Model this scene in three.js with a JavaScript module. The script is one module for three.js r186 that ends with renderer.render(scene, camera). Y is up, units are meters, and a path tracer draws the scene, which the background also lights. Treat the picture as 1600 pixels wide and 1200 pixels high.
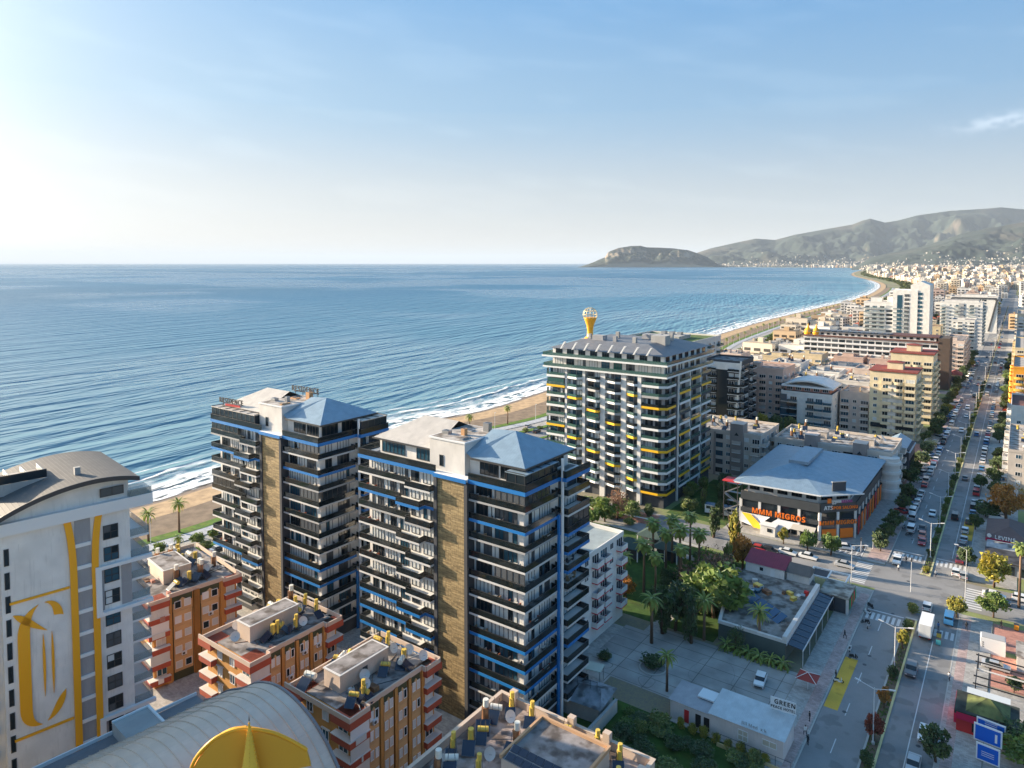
import * as THREE from 'three';
import { mergeGeometries } from 'three/addons/utils/BufferGeometryUtils.js';
import { FontLoader } from 'three/addons/loaders/FontLoader.js';
import { TextGeometry } from 'three/addons/geometries/TextGeometry.js';
import { MarchingCubes } from 'three/addons/objects/MarchingCubes.js';

// ---------------------------------------------------------------- camera, sky, sun, exposure
const scene = new THREE.Scene();
const R = THREE.MathUtils.degToRad;
const CAM_H = 75, FPX = 1090, YAW = R(36.1), PITCH = R(3), CY = 411 + FPX * Math.tan(PITCH);
const fullH = 2 * (1200 - CY);
const camera = new THREE.PerspectiveCamera(2 * Math.atan(fullH / 2 / FPX) * 180 / Math.PI, 1600 / fullH, 1, 160000);
camera.rotation.order = 'YXZ';
camera.position.set(0, CAM_H, 0);
camera.rotation.set(-PITCH, YAW, 0);
camera.setViewOffset(1600, fullH, 0, fullH - 1200, 1600, 1200);
camera.updateProjectionMatrix();

const renderer = new THREE.WebGLRenderer({ antialias: true });
renderer.toneMapping = THREE.LinearToneMapping;
renderer.toneMappingExposure = 2.7;
renderer.shadowMap.enabled = true;

const SUN_AZ = R(13), SUN_EL = R(16);
const sunDir = new THREE.Vector3(-Math.cos(SUN_AZ) * Math.cos(SUN_EL), Math.sin(SUN_EL), Math.sin(SUN_AZ) * Math.cos(SUN_EL));
const sun = new THREE.DirectionalLight(new THREE.Color(1, 0.82, 0.6), 5);
sun.position.copy(sunDir).multiplyScalar(600).add(new THREE.Vector3(-80, 0, -200));
sun.target.position.set(-80, 0, -200);
sun.castShadow = true;
sun.shadow.mapSize.set(4096, 4096);
Object.assign(sun.shadow.camera, { left: -500, right: 500, top: 300, bottom: -300, near: 1, far: 1600 });
scene.add(sun, sun.target);

const lerp = (a, b, t) => a + (b - a) * t, clamp = (v, a = 0, b = 1) => Math.min(b, Math.max(a, v));
const smooth = (a, b, v) => { const t = clamp((v - a) / (b - a)); return t * t * (3 - 2 * t); };
function rng(seed) { let s = seed >>> 0; return () => { s = (s + 0x6D2B79F5) >>> 0; let t = Math.imul(s ^ (s >>> 15), 1 | s); t = (t + Math.imul(t ^ (t >>> 7), 61 | t)) ^ t; return ((t ^ (t >>> 14)) >>> 0) / 4294967296; }; }
const hash2 = (x, y, s = 0) => { let h = Math.imul(x, 374761393) + Math.imul(y, 668265263) + Math.imul(s, 1274126177); h = Math.imul(h ^ (h >>> 13), 1274126177); return ((h ^ (h >>> 16)) >>> 0) / 4294967296; };
function vnoise(x, y, p = 0, s = 0) {                       // value noise, tiling with period p when p > 0
  const xi = Math.floor(x), yi = Math.floor(y), fx = x - xi, fy = y - yi, m = v => p ? ((v % p) + p) % p : v;
  const u = fx * fx * (3 - 2 * fx), v = fy * fy * (3 - 2 * fy);
  return lerp(lerp(hash2(m(xi), m(yi), s), hash2(m(xi + 1), m(yi), s), u), lerp(hash2(m(xi), m(yi + 1), s), hash2(m(xi + 1), m(yi + 1), s), u), v);
}
function fbm(x, y, oct = 4, p = 0, s = 0) { let a = 0, w = 0.5, n = 0; for (let i = 0; i < oct; i++) { a += w * vnoise(x, y, p, s + i); n += w; w *= 0.5; x *= 2; y *= 2; p *= 2; } return a / n; }

const CLOUD_AZ = Math.atan2(-Math.cos(YAW - Math.atan2(770, FPX)), -Math.sin(YAW - Math.atan2(770, FPX)));   // one small cloud, low over the hills
// computed clear evening sky: pale horizon, blue above, warm glow round the low sun over the sea
{
  const W = 2048, Hh = 1024, data = new Float32Array(W * Hh * 4);
  const mix3 = (a, b, t) => [lerp(a[0], b[0], t), lerp(a[1], b[1], t), lerp(a[2], b[2], t)];
  for (let j = 0; j < Hh; j++) for (let i = 0; i < W; i++) {
    const el = ((j + 0.5) / Hh - 0.5) * Math.PI, az = ((i + 0.5) / W - 0.5) * 2 * Math.PI;
    const dx = Math.cos(el) * Math.cos(az), dy = Math.sin(el), dz = Math.cos(el) * Math.sin(az);
    const cs = dx * sunDir.x + dy * sunDir.y + dz * sunDir.z, ang = Math.acos(clamp(cs, -1, 1)) * 180 / Math.PI;
    const e = Math.max(0, el * 180 / Math.PI);
    const hz = [0.31, 0.28, 0.235], lo = [0.255, 0.268, 0.268], mid = [0.118, 0.203, 0.287], hi = [0.034, 0.142, 0.29], zen = [0.045, 0.135, 0.26];
    let c = e < 4 ? mix3(hz, lo, smooth(0, 4.5, e)) : e < 12 ? mix3(lo, mid, smooth(3, 13, e)) : e < 24 ? mix3(mid, hi, smooth(10, 26, e)) : mix3(hi, zen, smooth(22, 80, e));
    const away = smooth(30, 110, ang) * (1 - smooth(110, 175, ang) * 0.5);                       // a little deeper away from the sun
    c = [c[0] * lerp(0.95, 0.76, away), c[1] * lerp(0.95, 0.83, away), c[2] * lerp(0.95, 0.9, away)];
    const g1 = Math.exp(-ang / 6.5) * 9, g2 = Math.exp(-Math.pow(ang / 6, 2)) * 6;
    const low = Math.exp(-e / 9);
    const wide = Math.exp(-ang / 27) * 0.5 * (0.6 + 0.4 * low);
    c[0] += g1 * 1.0 + g2 + wide; c[1] += g1 * 0.88 + g2 * 0.82 + wide * 0.95; c[2] += g1 * 0.66 + g2 * 0.55 + wide * 0.85;
    const wz = fbm(az * 9 + dy * 14, dy * 46 + az * 3, 4, 0, 61), wisp = smooth(0.52, 0.8, wz) * smooth(1, 6, e) * (1 - smooth(20, 40, e)) * 0.014;      // faint high veil
    const cdx = az - CLOUD_AZ, cde = e - 9.4, cl = Math.exp(-Math.pow(cdx / 0.045, 2) - Math.pow((cde - cdx * 4) / 0.42, 2)) * smooth(0.3, 0.62, fbm(az * 130, e * 5, 4, 0, 66)) * 0.15;
    c[0] += wisp + cl; c[1] += wisp + cl * 0.95; c[2] += wisp * 0.9 + cl * 0.92;
    if (el < 0) { const k = smooth(0, -8 * Math.PI / 180, el); c = mix3(c, [0.16, 0.24, 0.3], k); }
    const o = (j * W + i) * 4; data[o] = c[0]; data[o + 1] = c[1]; data[o + 2] = c[2]; data[o + 3] = 1;
  }
  const t = new THREE.DataTexture(data, W, Hh, THREE.RGBAFormat, THREE.FloatType);
  t.mapping = THREE.EquirectangularReflectionMapping; t.magFilter = t.minFilter = THREE.LinearFilter; t.needsUpdate = true;
  scene.background = t; scene.environment = t;
}
scene.fog = new THREE.FogExp2(new THREE.Color(0.70, 0.83, 0.99), 0.00002);

// ---------------------------------------------------------------- pixel -> world (photograph 1600 x 1200)
const FW = new THREE.Vector3(-Math.sin(YAW) * Math.cos(PITCH), -Math.sin(PITCH), -Math.cos(YAW) * Math.cos(PITCH));
const RT = new THREE.Vector3(Math.cos(YAW), 0, -Math.sin(YAW)), UP = new THREE.Vector3(-Math.sin(YAW) * Math.sin(PITCH), Math.cos(PITCH), -Math.cos(YAW) * Math.sin(PITCH));
function ray(px, py) { return FW.clone().addScaledVector(RT, (px - 800) / FPX).addScaledVector(UP, (CY - py) / FPX); }
function G(px, py, h = 0) { const d = ray(px, py), t = (h - CAM_H) / d.y; return [t * d.x, t * d.z]; }   // point at height h
function flatAt(px, depth) { const fx = -Math.sin(YAW), fz = -Math.cos(YAW), k = (px - 800) / FPX * depth; return [fx * depth + RT.x * k, fz * depth + RT.z * k]; }

// ---------------------------------------------------------------- textures and materials
function dataTex(n, fn, srgb = true, m = n) {
  const d = new Uint8Array(n * m * 4);
  for (let j = 0; j < m; j++) for (let i = 0; i < n; i++) { const c = fn(i / n, j / m, i, j), o = (j * n + i) * 4; d[o] = clamp(c[0]) * 255; d[o + 1] = clamp(c[1]) * 255; d[o + 2] = clamp(c[2]) * 255; d[o + 3] = c[3] === undefined ? 255 : clamp(c[3]) * 255; }
  const t = new THREE.DataTexture(d, n, m); t.wrapS = t.wrapT = THREE.RepeatWrapping; t.magFilter = THREE.LinearFilter; t.minFilter = THREE.LinearMipmapLinearFilter; t.generateMipmaps = true;
  if (srgb) t.colorSpace = THREE.SRGBColorSpace; t.needsUpdate = true; return t;
}
const gray = v => [v, v, v];
const rep = (t, sx, sy = sx) => { t.repeat.set(1 / sx, 1 / sy); return t; };
const T = {
  stucco: rep(dataTex(512, (u, v) => { const big = fbm(u * 5, v * 5, 4, 5, 1), streak = fbm(u * 40, v * 3, 3, 0, 9), fine = hash2(u * 512 | 0, v * 512 | 0, 4); return gray(0.88 + 0.12 * big - 0.04 * smooth(0.6, 0.85, streak) + 0.04 * (fine - 0.5)); }), 9),
  asphalt: rep(dataTex(1024, (u, v) => { const a = fbm(u * 6, v * 6, 5, 6, 2), f = hash2(u * 1024 | 0, v * 1024 | 0, 3), w = smooth(0.62, 0.7, fbm(u * 9 + 3, v * 9, 3, 9, 12)); return gray(0.84 + 0.16 * a + 0.12 * (f - 0.5) - 0.09 * w); }), 26),
  sand: rep(dataTex(512, (u, v) => { const a = fbm(u * 8, v * 8, 5, 8, 5), f = hash2(u * 512 | 0, v * 512 | 0, 6); const k = 0.75 + 0.3 * a + 0.12 * (f - 0.5); return [k, k * 0.97, k * 0.92]; }), 16),
  grass: rep(dataTex(512, (u, v) => { const a = fbm(u * 10, v * 10, 5, 10, 7), f = hash2(u * 512 | 0, v * 512 | 0, 8), dry = smooth(0.5, 0.8, fbm(u * 4, v * 4, 3, 4, 20)); return [0.5 + 0.5 * a * (0.7 + 0.5 * dry) + 0.2 * (f - 0.5), 0.6 + 0.4 * a + 0.2 * (f - 0.5), 0.35 + 0.3 * a]; }), 10),
  roofmess: rep(dataTex(512, (u, v) => { const a = fbm(u * 7, v * 7, 5, 7, 10), st = smooth(0.45, 0.75, fbm(u * 5 + 2, v * 5, 4, 5, 11)), f = hash2(u * 512 | 0, v * 512 | 0, 12); const k = 0.66 + 0.4 * a + 0.1 * (f - 0.5); return [k * (1 - 0.35 * st), k * (1 - 0.38 * st), k * (1 - 0.4 * st)]; }), 8),
  seam: rep(dataTex(512, (u, v, i) => { const s = i % 32, ridge = s < 3 ? 1 : 0, n = fbm(u * 8, v * 8, 4, 8, 13); return gray(0.84 + 0.14 * n - (s === 3 ? 0.16 : 0) + ridge * 0.05); }), 8),
  seamBump: rep(dataTex(512, (u, v, i) => gray(i % 32 < 3 ? 1 : 0.2), false), 8),
  clad: rep(dataTex(256, (u, v, i, j) => { const b = j >> 3, k = 0.7 + 0.3 * hash2(b, (i + b * 37) >> 6, 14), line = (j & 7) < 1 ? 0.5 : 1, g = fbm(u * 60, v * 6, 2, 0, 15); return [k * line * (0.85 + 0.25 * g), k * line * (0.84 + 0.25 * g), k * line * (0.8 + 0.25 * g)]; }), 6),
  paver: rep(dataTex(512, (u, v, i, j) => { const r = j >> 4, c = (i + (r & 1) * 16) >> 5, line = (j & 15) < 1 || ((i + (r & 1) * 16) & 31) < 1, k = 0.86 + 0.14 * hash2(c, r, 16), n = fbm(u * 6, v * 6, 4, 6, 17); return gray((line ? 0.82 : 1) * k * (0.86 + 0.25 * n)); }), 9),
  slabs: rep(dataTex(512, (u, v, i, j) => { const line = (i & 127) < 2 || (j & 63) < 2, k = 0.9 + 0.1 * hash2(i >> 7, j >> 7, 18), n = fbm(u * 8, v * 8, 5, 8, 19), cr = Math.abs(fbm(u * 3, v * 3, 3, 3, 21) - 0.5) < 0.003; return gray((line ? 0.6 : cr ? 0.78 : 1) * k * (0.8 + 0.34 * n)); }), 26),
  urban: rep(dataTex(1024, (u, v) => { const a = fbm(u * 4, v * 4, 6, 4, 24), b = smooth(0.45, 0.6, fbm(u * 11, v * 11, 4, 11, 25)), f = hash2(u * 1024 | 0, v * 1024 | 0, 26); return [0.55 + 0.4 * a + 0.1 * (f - 0.5), 0.54 + 0.4 * a + 0.1 * b + 0.1 * (f - 0.5), 0.5 + 0.35 * a - 0.1 * b]; }), 210),
  tiles: rep(dataTex(256, (u, v, i, j) => { const k = 0.75 + 0.25 * hash2(i >> 3, j >> 4, 22); return gray(((j & 15) < 2 || (i & 7) < 1 ? 0.7 : 1) * k); }), 4),
};
function mat(color, o = {}) {
  const c = Array.isArray(color) ? new THREE.Color().setRGB(...color) : new THREE.Color(color);
  const { tex, bump, bs = 0.02, ...rest } = o;
  const m = new (rest.transmission || rest.clearcoat ? THREE.MeshPhysicalMaterial : THREE.MeshStandardMaterial)({ color: c, roughness: 0.85, metalness: 0, ...rest });
  if (tex) { m.map = T[tex]; m.userData.metric = true; }
  if (bump) { m.bumpMap = T[bump]; m.bumpScale = bs; m.userData.metric = true; }
  return m;
}
const wallMats = {};
const wall = (r, g, b) => wallMats[[r, g, b]] ??= mat([r, g, b], { tex: 'stucco', roughness: 0.9 });
const M = {
  white: wall(0.80, 0.78, 0.74), offwhite: wall(0.70, 0.67, 0.63), greyWall: wall(0.36, 0.36, 0.37), darkWall: wall(0.07, 0.075, 0.085), cream: wall(0.68, 0.56, 0.36),
  concrete: wall(0.42, 0.41, 0.39), slabWhite: mat([0.72, 0.72, 0.71]), slabMid: mat([0.56, 0.555, 0.545]), slabGrey: mat([0.36, 0.36, 0.36]), blue: mat([0.010, 0.17, 0.48], { roughness: 0.45 }), yellow: mat([0.84, 0.47, 0.012], { roughness: 0.5 }),
  frame: mat([0.035, 0.037, 0.04], { roughness: 0.5 }), whiteFrame: mat([0.75, 0.75, 0.74], { roughness: 0.5 }),
  glassDark: mat([0.014, 0.024, 0.032], { roughness: 0.06 }), glassBlue: mat([0.03, 0.085, 0.125], { roughness: 0.07 }), glassGreen: mat([0.025, 0.11, 0.095], { roughness: 0.08 }), glassGrey: mat([0.09, 0.10, 0.11], { roughness: 0.12 }),
  curtain: mat([0.60, 0.62, 0.61], { roughness: 0.35 }), curtainWarm: mat([0.55, 0.49, 0.38], { roughness: 0.4 }),
  rail: mat([0.010, 0.017, 0.020], { roughness: 0.06, transparent: true, opacity: 0.86 }), railGreen: mat([0.05, 0.12, 0.105], { roughness: 0.08, transparent: true, opacity: 0.72 }), railClear: mat([0.30, 0.36, 0.36], { roughness: 0.08, transparent: true, opacity: 0.5 }),
  metal: mat([0.36, 0.37, 0.38], { roughness: 0.4, metalness: 0.8 }), pole: mat([0.62, 0.62, 0.62], { roughness: 0.45 }), darkMetal: mat([0.05, 0.05, 0.055], { roughness: 0.5 }),
  clad: mat([0.50, 0.37, 0.19], { tex: 'clad', bump: 'clad', bs: 0.03, roughness: 0.7 }),
  roofBlue: mat([0.30, 0.41, 0.50], { tex: 'seam', bump: 'seamBump', bs: 0.04, roughness: 0.42, metalness: 0.25 }), roofBeige: mat([0.62, 0.57, 0.51], { tex: 'seam', bump: 'seamBump', bs: 0.05, roughness: 0.45, metalness: 0.2 }), roofGrey: mat([0.20, 0.205, 0.22], { tex: 'seam', bump: 'seamBump', bs: 0.03, roughness: 0.5 }),
  roofDark: mat([0.13, 0.125, 0.12], { tex: 'seam', bump: 'seamBump', bs: 0.03, roughness: 0.7 }), roofFelt: mat([0.36, 0.33, 0.32], { tex: 'roofmess', roughness: 0.95 }), roofPale: mat([0.58, 0.53, 0.48], { tex: 'roofmess', roughness: 0.95 }), roofRed: mat([0.40, 0.075, 0.05], { tex: 'tiles', bump: 'tiles', bs: 0.05, roughness: 0.8 }), roofBrown: mat([0.17, 0.07, 0.06], { tex: 'tiles', roughness: 0.8 }),
  asphalt: mat([0.285, 0.28, 0.275], { tex: 'asphalt', roughness: 0.9 }), paverPink: mat([0.50, 0.37, 0.34], { tex: 'paver', bump: 'paver', bs: 0.006 }), paverGrey: mat([0.44, 0.42, 0.39], { tex: 'paver' }), lot: mat([0.40, 0.385, 0.36], { tex: 'slabs', roughness: 0.95 }), redPave: mat([0.52, 0.25, 0.19], { tex: 'paver' }), promenade: mat([0.50, 0.52, 0.56], { tex: 'paver' }),
  kerb: mat([0.48, 0.47, 0.44], { tex: 'stucco' }), kerbYellow: mat([0.62, 0.56, 0.28], { tex: 'stucco' }), paint: mat([0.66, 0.66, 0.65], { tex: 'stucco', roughness: 0.8 }), paintYellow: mat([0.74, 0.45, 0.05], { tex: 'asphalt', roughness: 0.8 }),
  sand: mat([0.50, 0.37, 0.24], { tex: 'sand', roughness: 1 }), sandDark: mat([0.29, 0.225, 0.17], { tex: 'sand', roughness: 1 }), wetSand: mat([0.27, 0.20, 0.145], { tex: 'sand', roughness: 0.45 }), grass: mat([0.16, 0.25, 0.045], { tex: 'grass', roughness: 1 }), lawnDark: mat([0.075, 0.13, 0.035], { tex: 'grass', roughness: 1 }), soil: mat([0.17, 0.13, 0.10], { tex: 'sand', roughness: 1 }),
  urban: mat([0.36, 0.33, 0.28], { tex: 'urban', roughness: 1 }),
  gold: mat([0.90, 0.41, 0.018], { roughness: 0.36, metalness: 0.08 }), tankYellow: mat([0.72, 0.50, 0.09], { roughness: 0.42 }), tankWhite: mat([0.72, 0.70, 0.62], { roughness: 0.45 }), tankRust: mat([0.42, 0.20, 0.09], { tex: 'roofmess', roughness: 0.7 }),
  solar: mat([0.02, 0.03, 0.055], { roughness: 0.18 }), solarBlue: mat([0.04, 0.10, 0.19], { roughness: 0.2 }), red: mat([0.55, 0.03, 0.03], { roughness: 0.5 }), orange: mat([0.95, 0.21, 0.015], { roughness: 0.5 }), black: mat([0.02, 0.02, 0.022], { roughness: 0.6 }), tyre: mat([0.02, 0.02, 0.02], { roughness: 0.9 }), trunk: mat([0.20, 0.13, 0.085], { tex: 'roofmess', roughness: 1 }),
};

// ---------------------------------------------------------------- building blocks
const taken = {};
function numbered(n) { const k = taken[n] = (taken[n] ?? -1) + 1; return k ? `${n}_${String(k).padStart(3, '0')}` : n; }
const unit = new THREE.BoxGeometry(1, 1, 1), boxes = new Map();
function metricBox(w, h, d) {
  const k = `${w.toFixed(2)},${h.toFixed(2)},${d.toFixed(2)}`; let g = boxes.get(k); if (g) return g;
  g = new THREE.BoxGeometry(w, h, d); const uv = g.attributes.uv, p = g.attributes.position, n = g.attributes.normal;
  for (let i = 0; i < uv.count; i++) { const X = p.getX(i), Y = p.getY(i), Z = p.getZ(i); if (Math.abs(n.getX(i)) > 0.5) uv.setXY(i, Z + 3.1, Y); else if (Math.abs(n.getY(i)) > 0.5) uv.setXY(i, X, Z); else uv.setXY(i, X, Y); }
  boxes.set(k, g); return g;
}
const shade = m => { m.castShadow = m.receiveShadow = true; return m; };
function add(name, geo, m, parent, x = 0, y = 0, z = 0, ry = 0) {
  const o = shade(new THREE.Mesh(geo, m)); o.name = parent === scene ? numbered(name) : name; o.position.set(x, y, z); if (ry) o.rotation.y = ry; parent.add(o); return o;
}
function box(name, m, parent, x0, x1, y0, y1, z0, z1) {                   // an axis-aligned piece between two corners, in its parent's frame
  const w = Math.abs(x1 - x0), h = Math.abs(y1 - y0), d = Math.abs(z1 - z0), metric = m.userData.metric;
  const o = add(name, metric ? metricBox(w, h, d) : unit, m, parent, (x0 + x1) / 2, (y0 + y1) / 2, (z0 + z1) / 2);
  if (!metric) o.scale.set(w, h, d); return o;
}
// a child of a scaled box would inherit its scale: sub-parts hang on an unscaled mesh instead
function solid(name, m, parent, x0, x1, y0, y1, z0, z1) { return add(name, metricBox(Math.abs(x1 - x0), Math.abs(y1 - y0), Math.abs(z1 - z0)), m, parent, (x0 + x1) / 2, (y0 + y1) / 2, (z0 + z1) / 2); }
function tag(o, label, category, group, kind) { o.userData.label = label; if (category) o.userData.category = category; if (group) o.userData.group = group; if (kind) o.userData.kind = kind; return o; }
function thing(name, label, category, x, y, z, ry = 0, group) { const o = new THREE.Group(); o.name = numbered(name); o.position.set(x, y, z); o.rotation.y = ry; scene.add(o); return tag(o, label, category, group); }
function copy(src, x, y, z, ry = 0, label, group) { const c = src.clone(); c.name = numbered(src.name.replace(/_\d{3}$/, '')); c.userData = { ...src.userData }; if (label) c.userData.label = label; if (group) c.userData.group = group; c.position.set(x, y, z); c.rotation.y = ry; scene.add(c); return c; }
function struct(name, geo, m, x = 0, y = 0, z = 0) { const o = add(name, geo, m, scene, x, y, z); o.userData.kind = 'structure'; return o; }
function bag() {                                                          // collects boxes into one geometry
  const list = [];
  return { box(x0, x1, y0, y1, z0, z1, ry = 0, px = 0, pz = 0) { const g = new THREE.BoxGeometry(Math.abs(x1 - x0), Math.abs(y1 - y0), Math.abs(z1 - z0)); g.translate((x0 + x1) / 2, (y0 + y1) / 2, (z0 + z1) / 2); if (ry) g.rotateY(ry); g.translate(px, 0, pz); list.push(g); return this; },
    geo(g) { list.push(g.index ? g.toNonIndexed() : g); return this; }, tube(a, b, r0, r1 = r0, n = 6) { list.push(limb(a, b, r0, r1, n)); return this; },
    done() { return mergeGeometries(list.map(g => { const q = g.index ? g.toNonIndexed() : g; if (!q.attributes.uv) q.setAttribute('uv', new THREE.BufferAttribute(new Float32Array(q.attributes.position.count * 2), 2)); if (!q.attributes.normal) q.computeVertexNormals(); for (const k of Object.keys(q.attributes)) if (!['position', 'normal', 'uv'].includes(k)) q.deleteAttribute(k); return q; })); } };
}
function limb(a, b, r0, r1 = r0, n = 6) {
  const A = new THREE.Vector3(...a), Bv = new THREE.Vector3(...b), d = Bv.clone().sub(A), L = d.length(), g = new THREE.CylinderGeometry(r1, r0, L, n, 1);
  g.translate(0, L / 2, 0); g.applyQuaternion(new THREE.Quaternion().setFromUnitVectors(new THREE.Vector3(0, 1, 0), d.normalize())); g.translate(...a); return g;
}
function poly(pts, tris, uvMode = 'xz') {                                  // flat facets with metric uv; each facet a list of point indices
  const pos = [], uv = [];
  for (const f of tris) {
    const v = f.map(i => new THREE.Vector3(...pts[i])), e = v[1].clone().sub(v[0]).normalize(), n = e.clone().cross(v[2].clone().sub(v[0])).normalize(), t = n.clone().cross(e);
    for (let k = 1; k < f.length - 1; k++) for (const q of [v[0], v[k], v[k + 1]]) { pos.push(q.x, q.y, q.z); uv.push(q.clone().sub(v[0]).dot(e), q.clone().sub(v[0]).dot(t)); }
  }
  const g = new THREE.BufferGeometry(); g.setAttribute('position', new THREE.Float32BufferAttribute(pos, 3)); g.setAttribute('uv', new THREE.Float32BufferAttribute(uv, 2)); g.computeVertexNormals(); return g;
}
function sheet(pts, y = 0) {                                               // flat polygon of [x, z] points, uv in metres
  const s = new THREE.Shape(pts.map(([x, z]) => new THREE.Vector2(x, -z))), g = new THREE.ShapeGeometry(s); g.rotateX(-Math.PI / 2); g.translate(0, y, 0);
  const p = g.attributes.position, uv = g.attributes.uv; for (let i = 0; i < p.count; i++) uv.setXY(i, p.getX(i), p.getZ(i)); return g;
}
function slab(pts, y0, y1) {                                               // the same with thickness
  const s = new THREE.Shape(pts.map(([x, z]) => new THREE.Vector2(x, -z))), g = new THREE.ExtrudeGeometry(s, { depth: y1 - y0, bevelEnabled: false }); g.rotateX(-Math.PI / 2); g.translate(0, y0, 0);
  return g;
}
const rect = (x0, x1, z0, z1) => [[x0, z0], [x1, z0], [x1, z1], [x0, z1]];
// ================================================================ land, sea, hills
const shore = [[-219, 500], [-221, 120], [-226, -40], [-219, -103], [-221, -129], [-228, -222], [-220, -278], [-224, -335], [-228, -450], [-238, -569], [-251, -665], [-268, -926], [-273, -1176], [-281, -1670], [-352, -2408], [-430, -2900], [-560, -3495], [-796, -4487], [-1000, -5600], [-1192, -6930], [-1500, -9200], [-1900, -11300], [-2700, -12300], [-3700, -12650], flatAt(1110, 13300), flatAt(1090, 13800)];
const coastCurve = new THREE.CatmullRomCurve3(shore.map(([x, z]) => new THREE.Vector3(x, 0, z)), false, 'centripetal');
const coast = coastCurve.getPoints(260).map(v => [v.x, v.z]);
function coastX(z) { for (let i = 1; i < coast.length; i++) if (coast[i][1] <= z) { const [x0, z0] = coast[i - 1], [x1, z1] = coast[i]; return lerp(x0, x1, clamp((z - z0) / (z1 - z0 || 1))); } return coast.at(-1)[0]; }
struct('ground', sheet([...coast.map(([x, z]) => [x + 4, z]), flatAt(1060, 19000), flatAt(1500, 26000), [9000, -22000], [9000, 500]], 0), M.urban);

function ribbon(o0, y0, o1, y1, zEnd, zStart = 500) {                         // strip along the coast between two inland offsets
  const pos = [], uv = [], idx = []; let L = 0, n = 0;
  for (let i = 0; i < coast.length; i++) {
    const [x, z] = coast[i]; if (z > zStart || z < zEnd) continue;
    if (i) L += Math.hypot(x - coast[i - 1][0], z - coast[i - 1][1]);
    pos.push(x + o0, y0, z, x + o1, y1, z); uv.push(o0, L, o1, L); if (n) { const k = n * 2; idx.push(k - 2, k - 1, k, k - 1, k + 1, k); } n++;
  }
  const g = new THREE.BufferGeometry(); g.setAttribute('position', new THREE.Float32BufferAttribute(pos, 3)); g.setAttribute('uv', new THREE.Float32BufferAttribute(uv, 2)); g.setIndex(idx); g.computeVertexNormals(); return g;
}
struct('wet_sand', ribbon(-7, -1.0, 3.5, 0.12, -11000), M.wetSand);
struct('beach', ribbon(3.3, 0.1, 17.5, 0.9, -11000), M.sand);
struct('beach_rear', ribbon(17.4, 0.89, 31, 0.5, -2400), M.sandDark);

// sea: a real water sheet with swell near the shore, rippled by a bump map, out to the horizon
{
  const N = 1024, waves = [], r = rng(5);
  for (let i = 0; i < 90; i++) {                                            // tiling directional ripples
    const k = 3 + Math.floor(Math.pow(r(), 1.6) * 70), a = (r() + r() - 1) * 0.75, kx = Math.round(k * Math.cos(a)), kz = Math.round(k * Math.sin(a));
    waves.push([kx, kz, 1 / Math.pow(Math.hypot(kx, kz), 0.85), r() * 6.28]);
  }
  const colS = [];                                                          // separable tables keep this fast
  const acc = new Float32Array(N * N);
  for (const [kx, kz, a, ph] of waves) {
    const cx = new Float32Array(N), sx = new Float32Array(N); for (let i = 0; i < N; i++) { const t = 2 * Math.PI * kx * i / N + ph; cx[i] = Math.cos(t) * a; sx[i] = Math.sin(t) * a; }
    for (let j = 0; j < N; j++) { const t = 2 * Math.PI * kz * j / N, c = Math.cos(t), s = Math.sin(t), o = j * N; for (let i = 0; i < N; i++) acc[o + i] += cx[i] * c - sx[i] * s; }
  }
  let mx = 0; for (const v of acc) mx = Math.max(mx, Math.abs(v));
  T.ripple = rep(dataTex(N, (u, v, i, j) => { const h = acc[j * N + i] / mx; return gray(0.5 + 0.5 * (h > 0 ? Math.pow(h, 1.15) : -Math.pow(-h, 0.8))); }, false), 190, 260);
  T.slick = rep(dataTex(512, (u, v) => { const n = fbm(u * 6, v * 14, 5, 0, 31), m = smooth(0.42, 0.62, n); return gray(lerp(0.26, 0.42, m)); }, false), 2600, 5200);
  T.slick.wrapS = T.slick.wrapT = THREE.MirroredRepeatWrapping;
  const m = new THREE.MeshStandardMaterial({ color: new THREE.Color().setRGB(1, 1, 1), vertexColors: true, roughness: 1, bumpMap: T.ripple, bumpScale: 3.6, roughnessMap: T.slick });
  const rings = 300, segs = 330, pos = [], uv = [], idx = [], col = [];
  for (let i = 0; i <= rings; i++) {
    const rad = 120 * Math.pow(95000 / 120, i / rings), step = rad * (Math.pow(95000 / 120, 1 / rings) - 1);
    for (let j = 0; j <= segs; j++) {
      const a = R(60) + R(205) * j / segs, x = -rad * Math.sin(a), z = -rad * Math.cos(a) * -1;
      const fade = clamp(1.6 - step / 9), cxz = z < 480 && z > -12000 ? x - coastX(z) : -999;
      let y = -0.55; if (fade > 0) { const d = x * 0.97 + z * 0.05 + 9 * fbm(x * 0.012, z * 0.006, 2); y += fade * (0.32 * Math.sin(d * 0.21) + 0.2 * Math.sin(d * 0.37 + z * 0.03 + 1)) * clamp(-cxz / 30, 0.1, 1); }
      pos.push(x, y, z); uv.push(x, z);
      { const off = cxz > -900 ? -cxz : 2000, k = 0.75 * Math.exp(-Math.max(0, off) / 420) + 0.25 * Math.exp(-Math.max(0, off) / 60), n = 0.85 + 0.3 * fbm(x / 900, z / 1600, 3, 0, 83); col.push(lerp(0.016, 0.13, k) * n, lerp(0.125, 0.27, k) * n, lerp(0.225, 0.325, k) * n); }   // water colour paler inshore, deeper blue offshore
      if (i && j) { const k = i * (segs + 1) + j, q = k - segs - 1; idx.push(q - 1, k - 1, q, q, k - 1, k); }
    }
  }
  const g = new THREE.BufferGeometry(); g.setAttribute('position', new THREE.Float32BufferAttribute(pos, 3)); g.setAttribute('uv', new THREE.Float32BufferAttribute(uv, 2)); g.setAttribute('color', new THREE.Float32BufferAttribute(col, 3)); g.setIndex(idx); g.computeVertexNormals();
  struct('sea', g, m);
}
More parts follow.
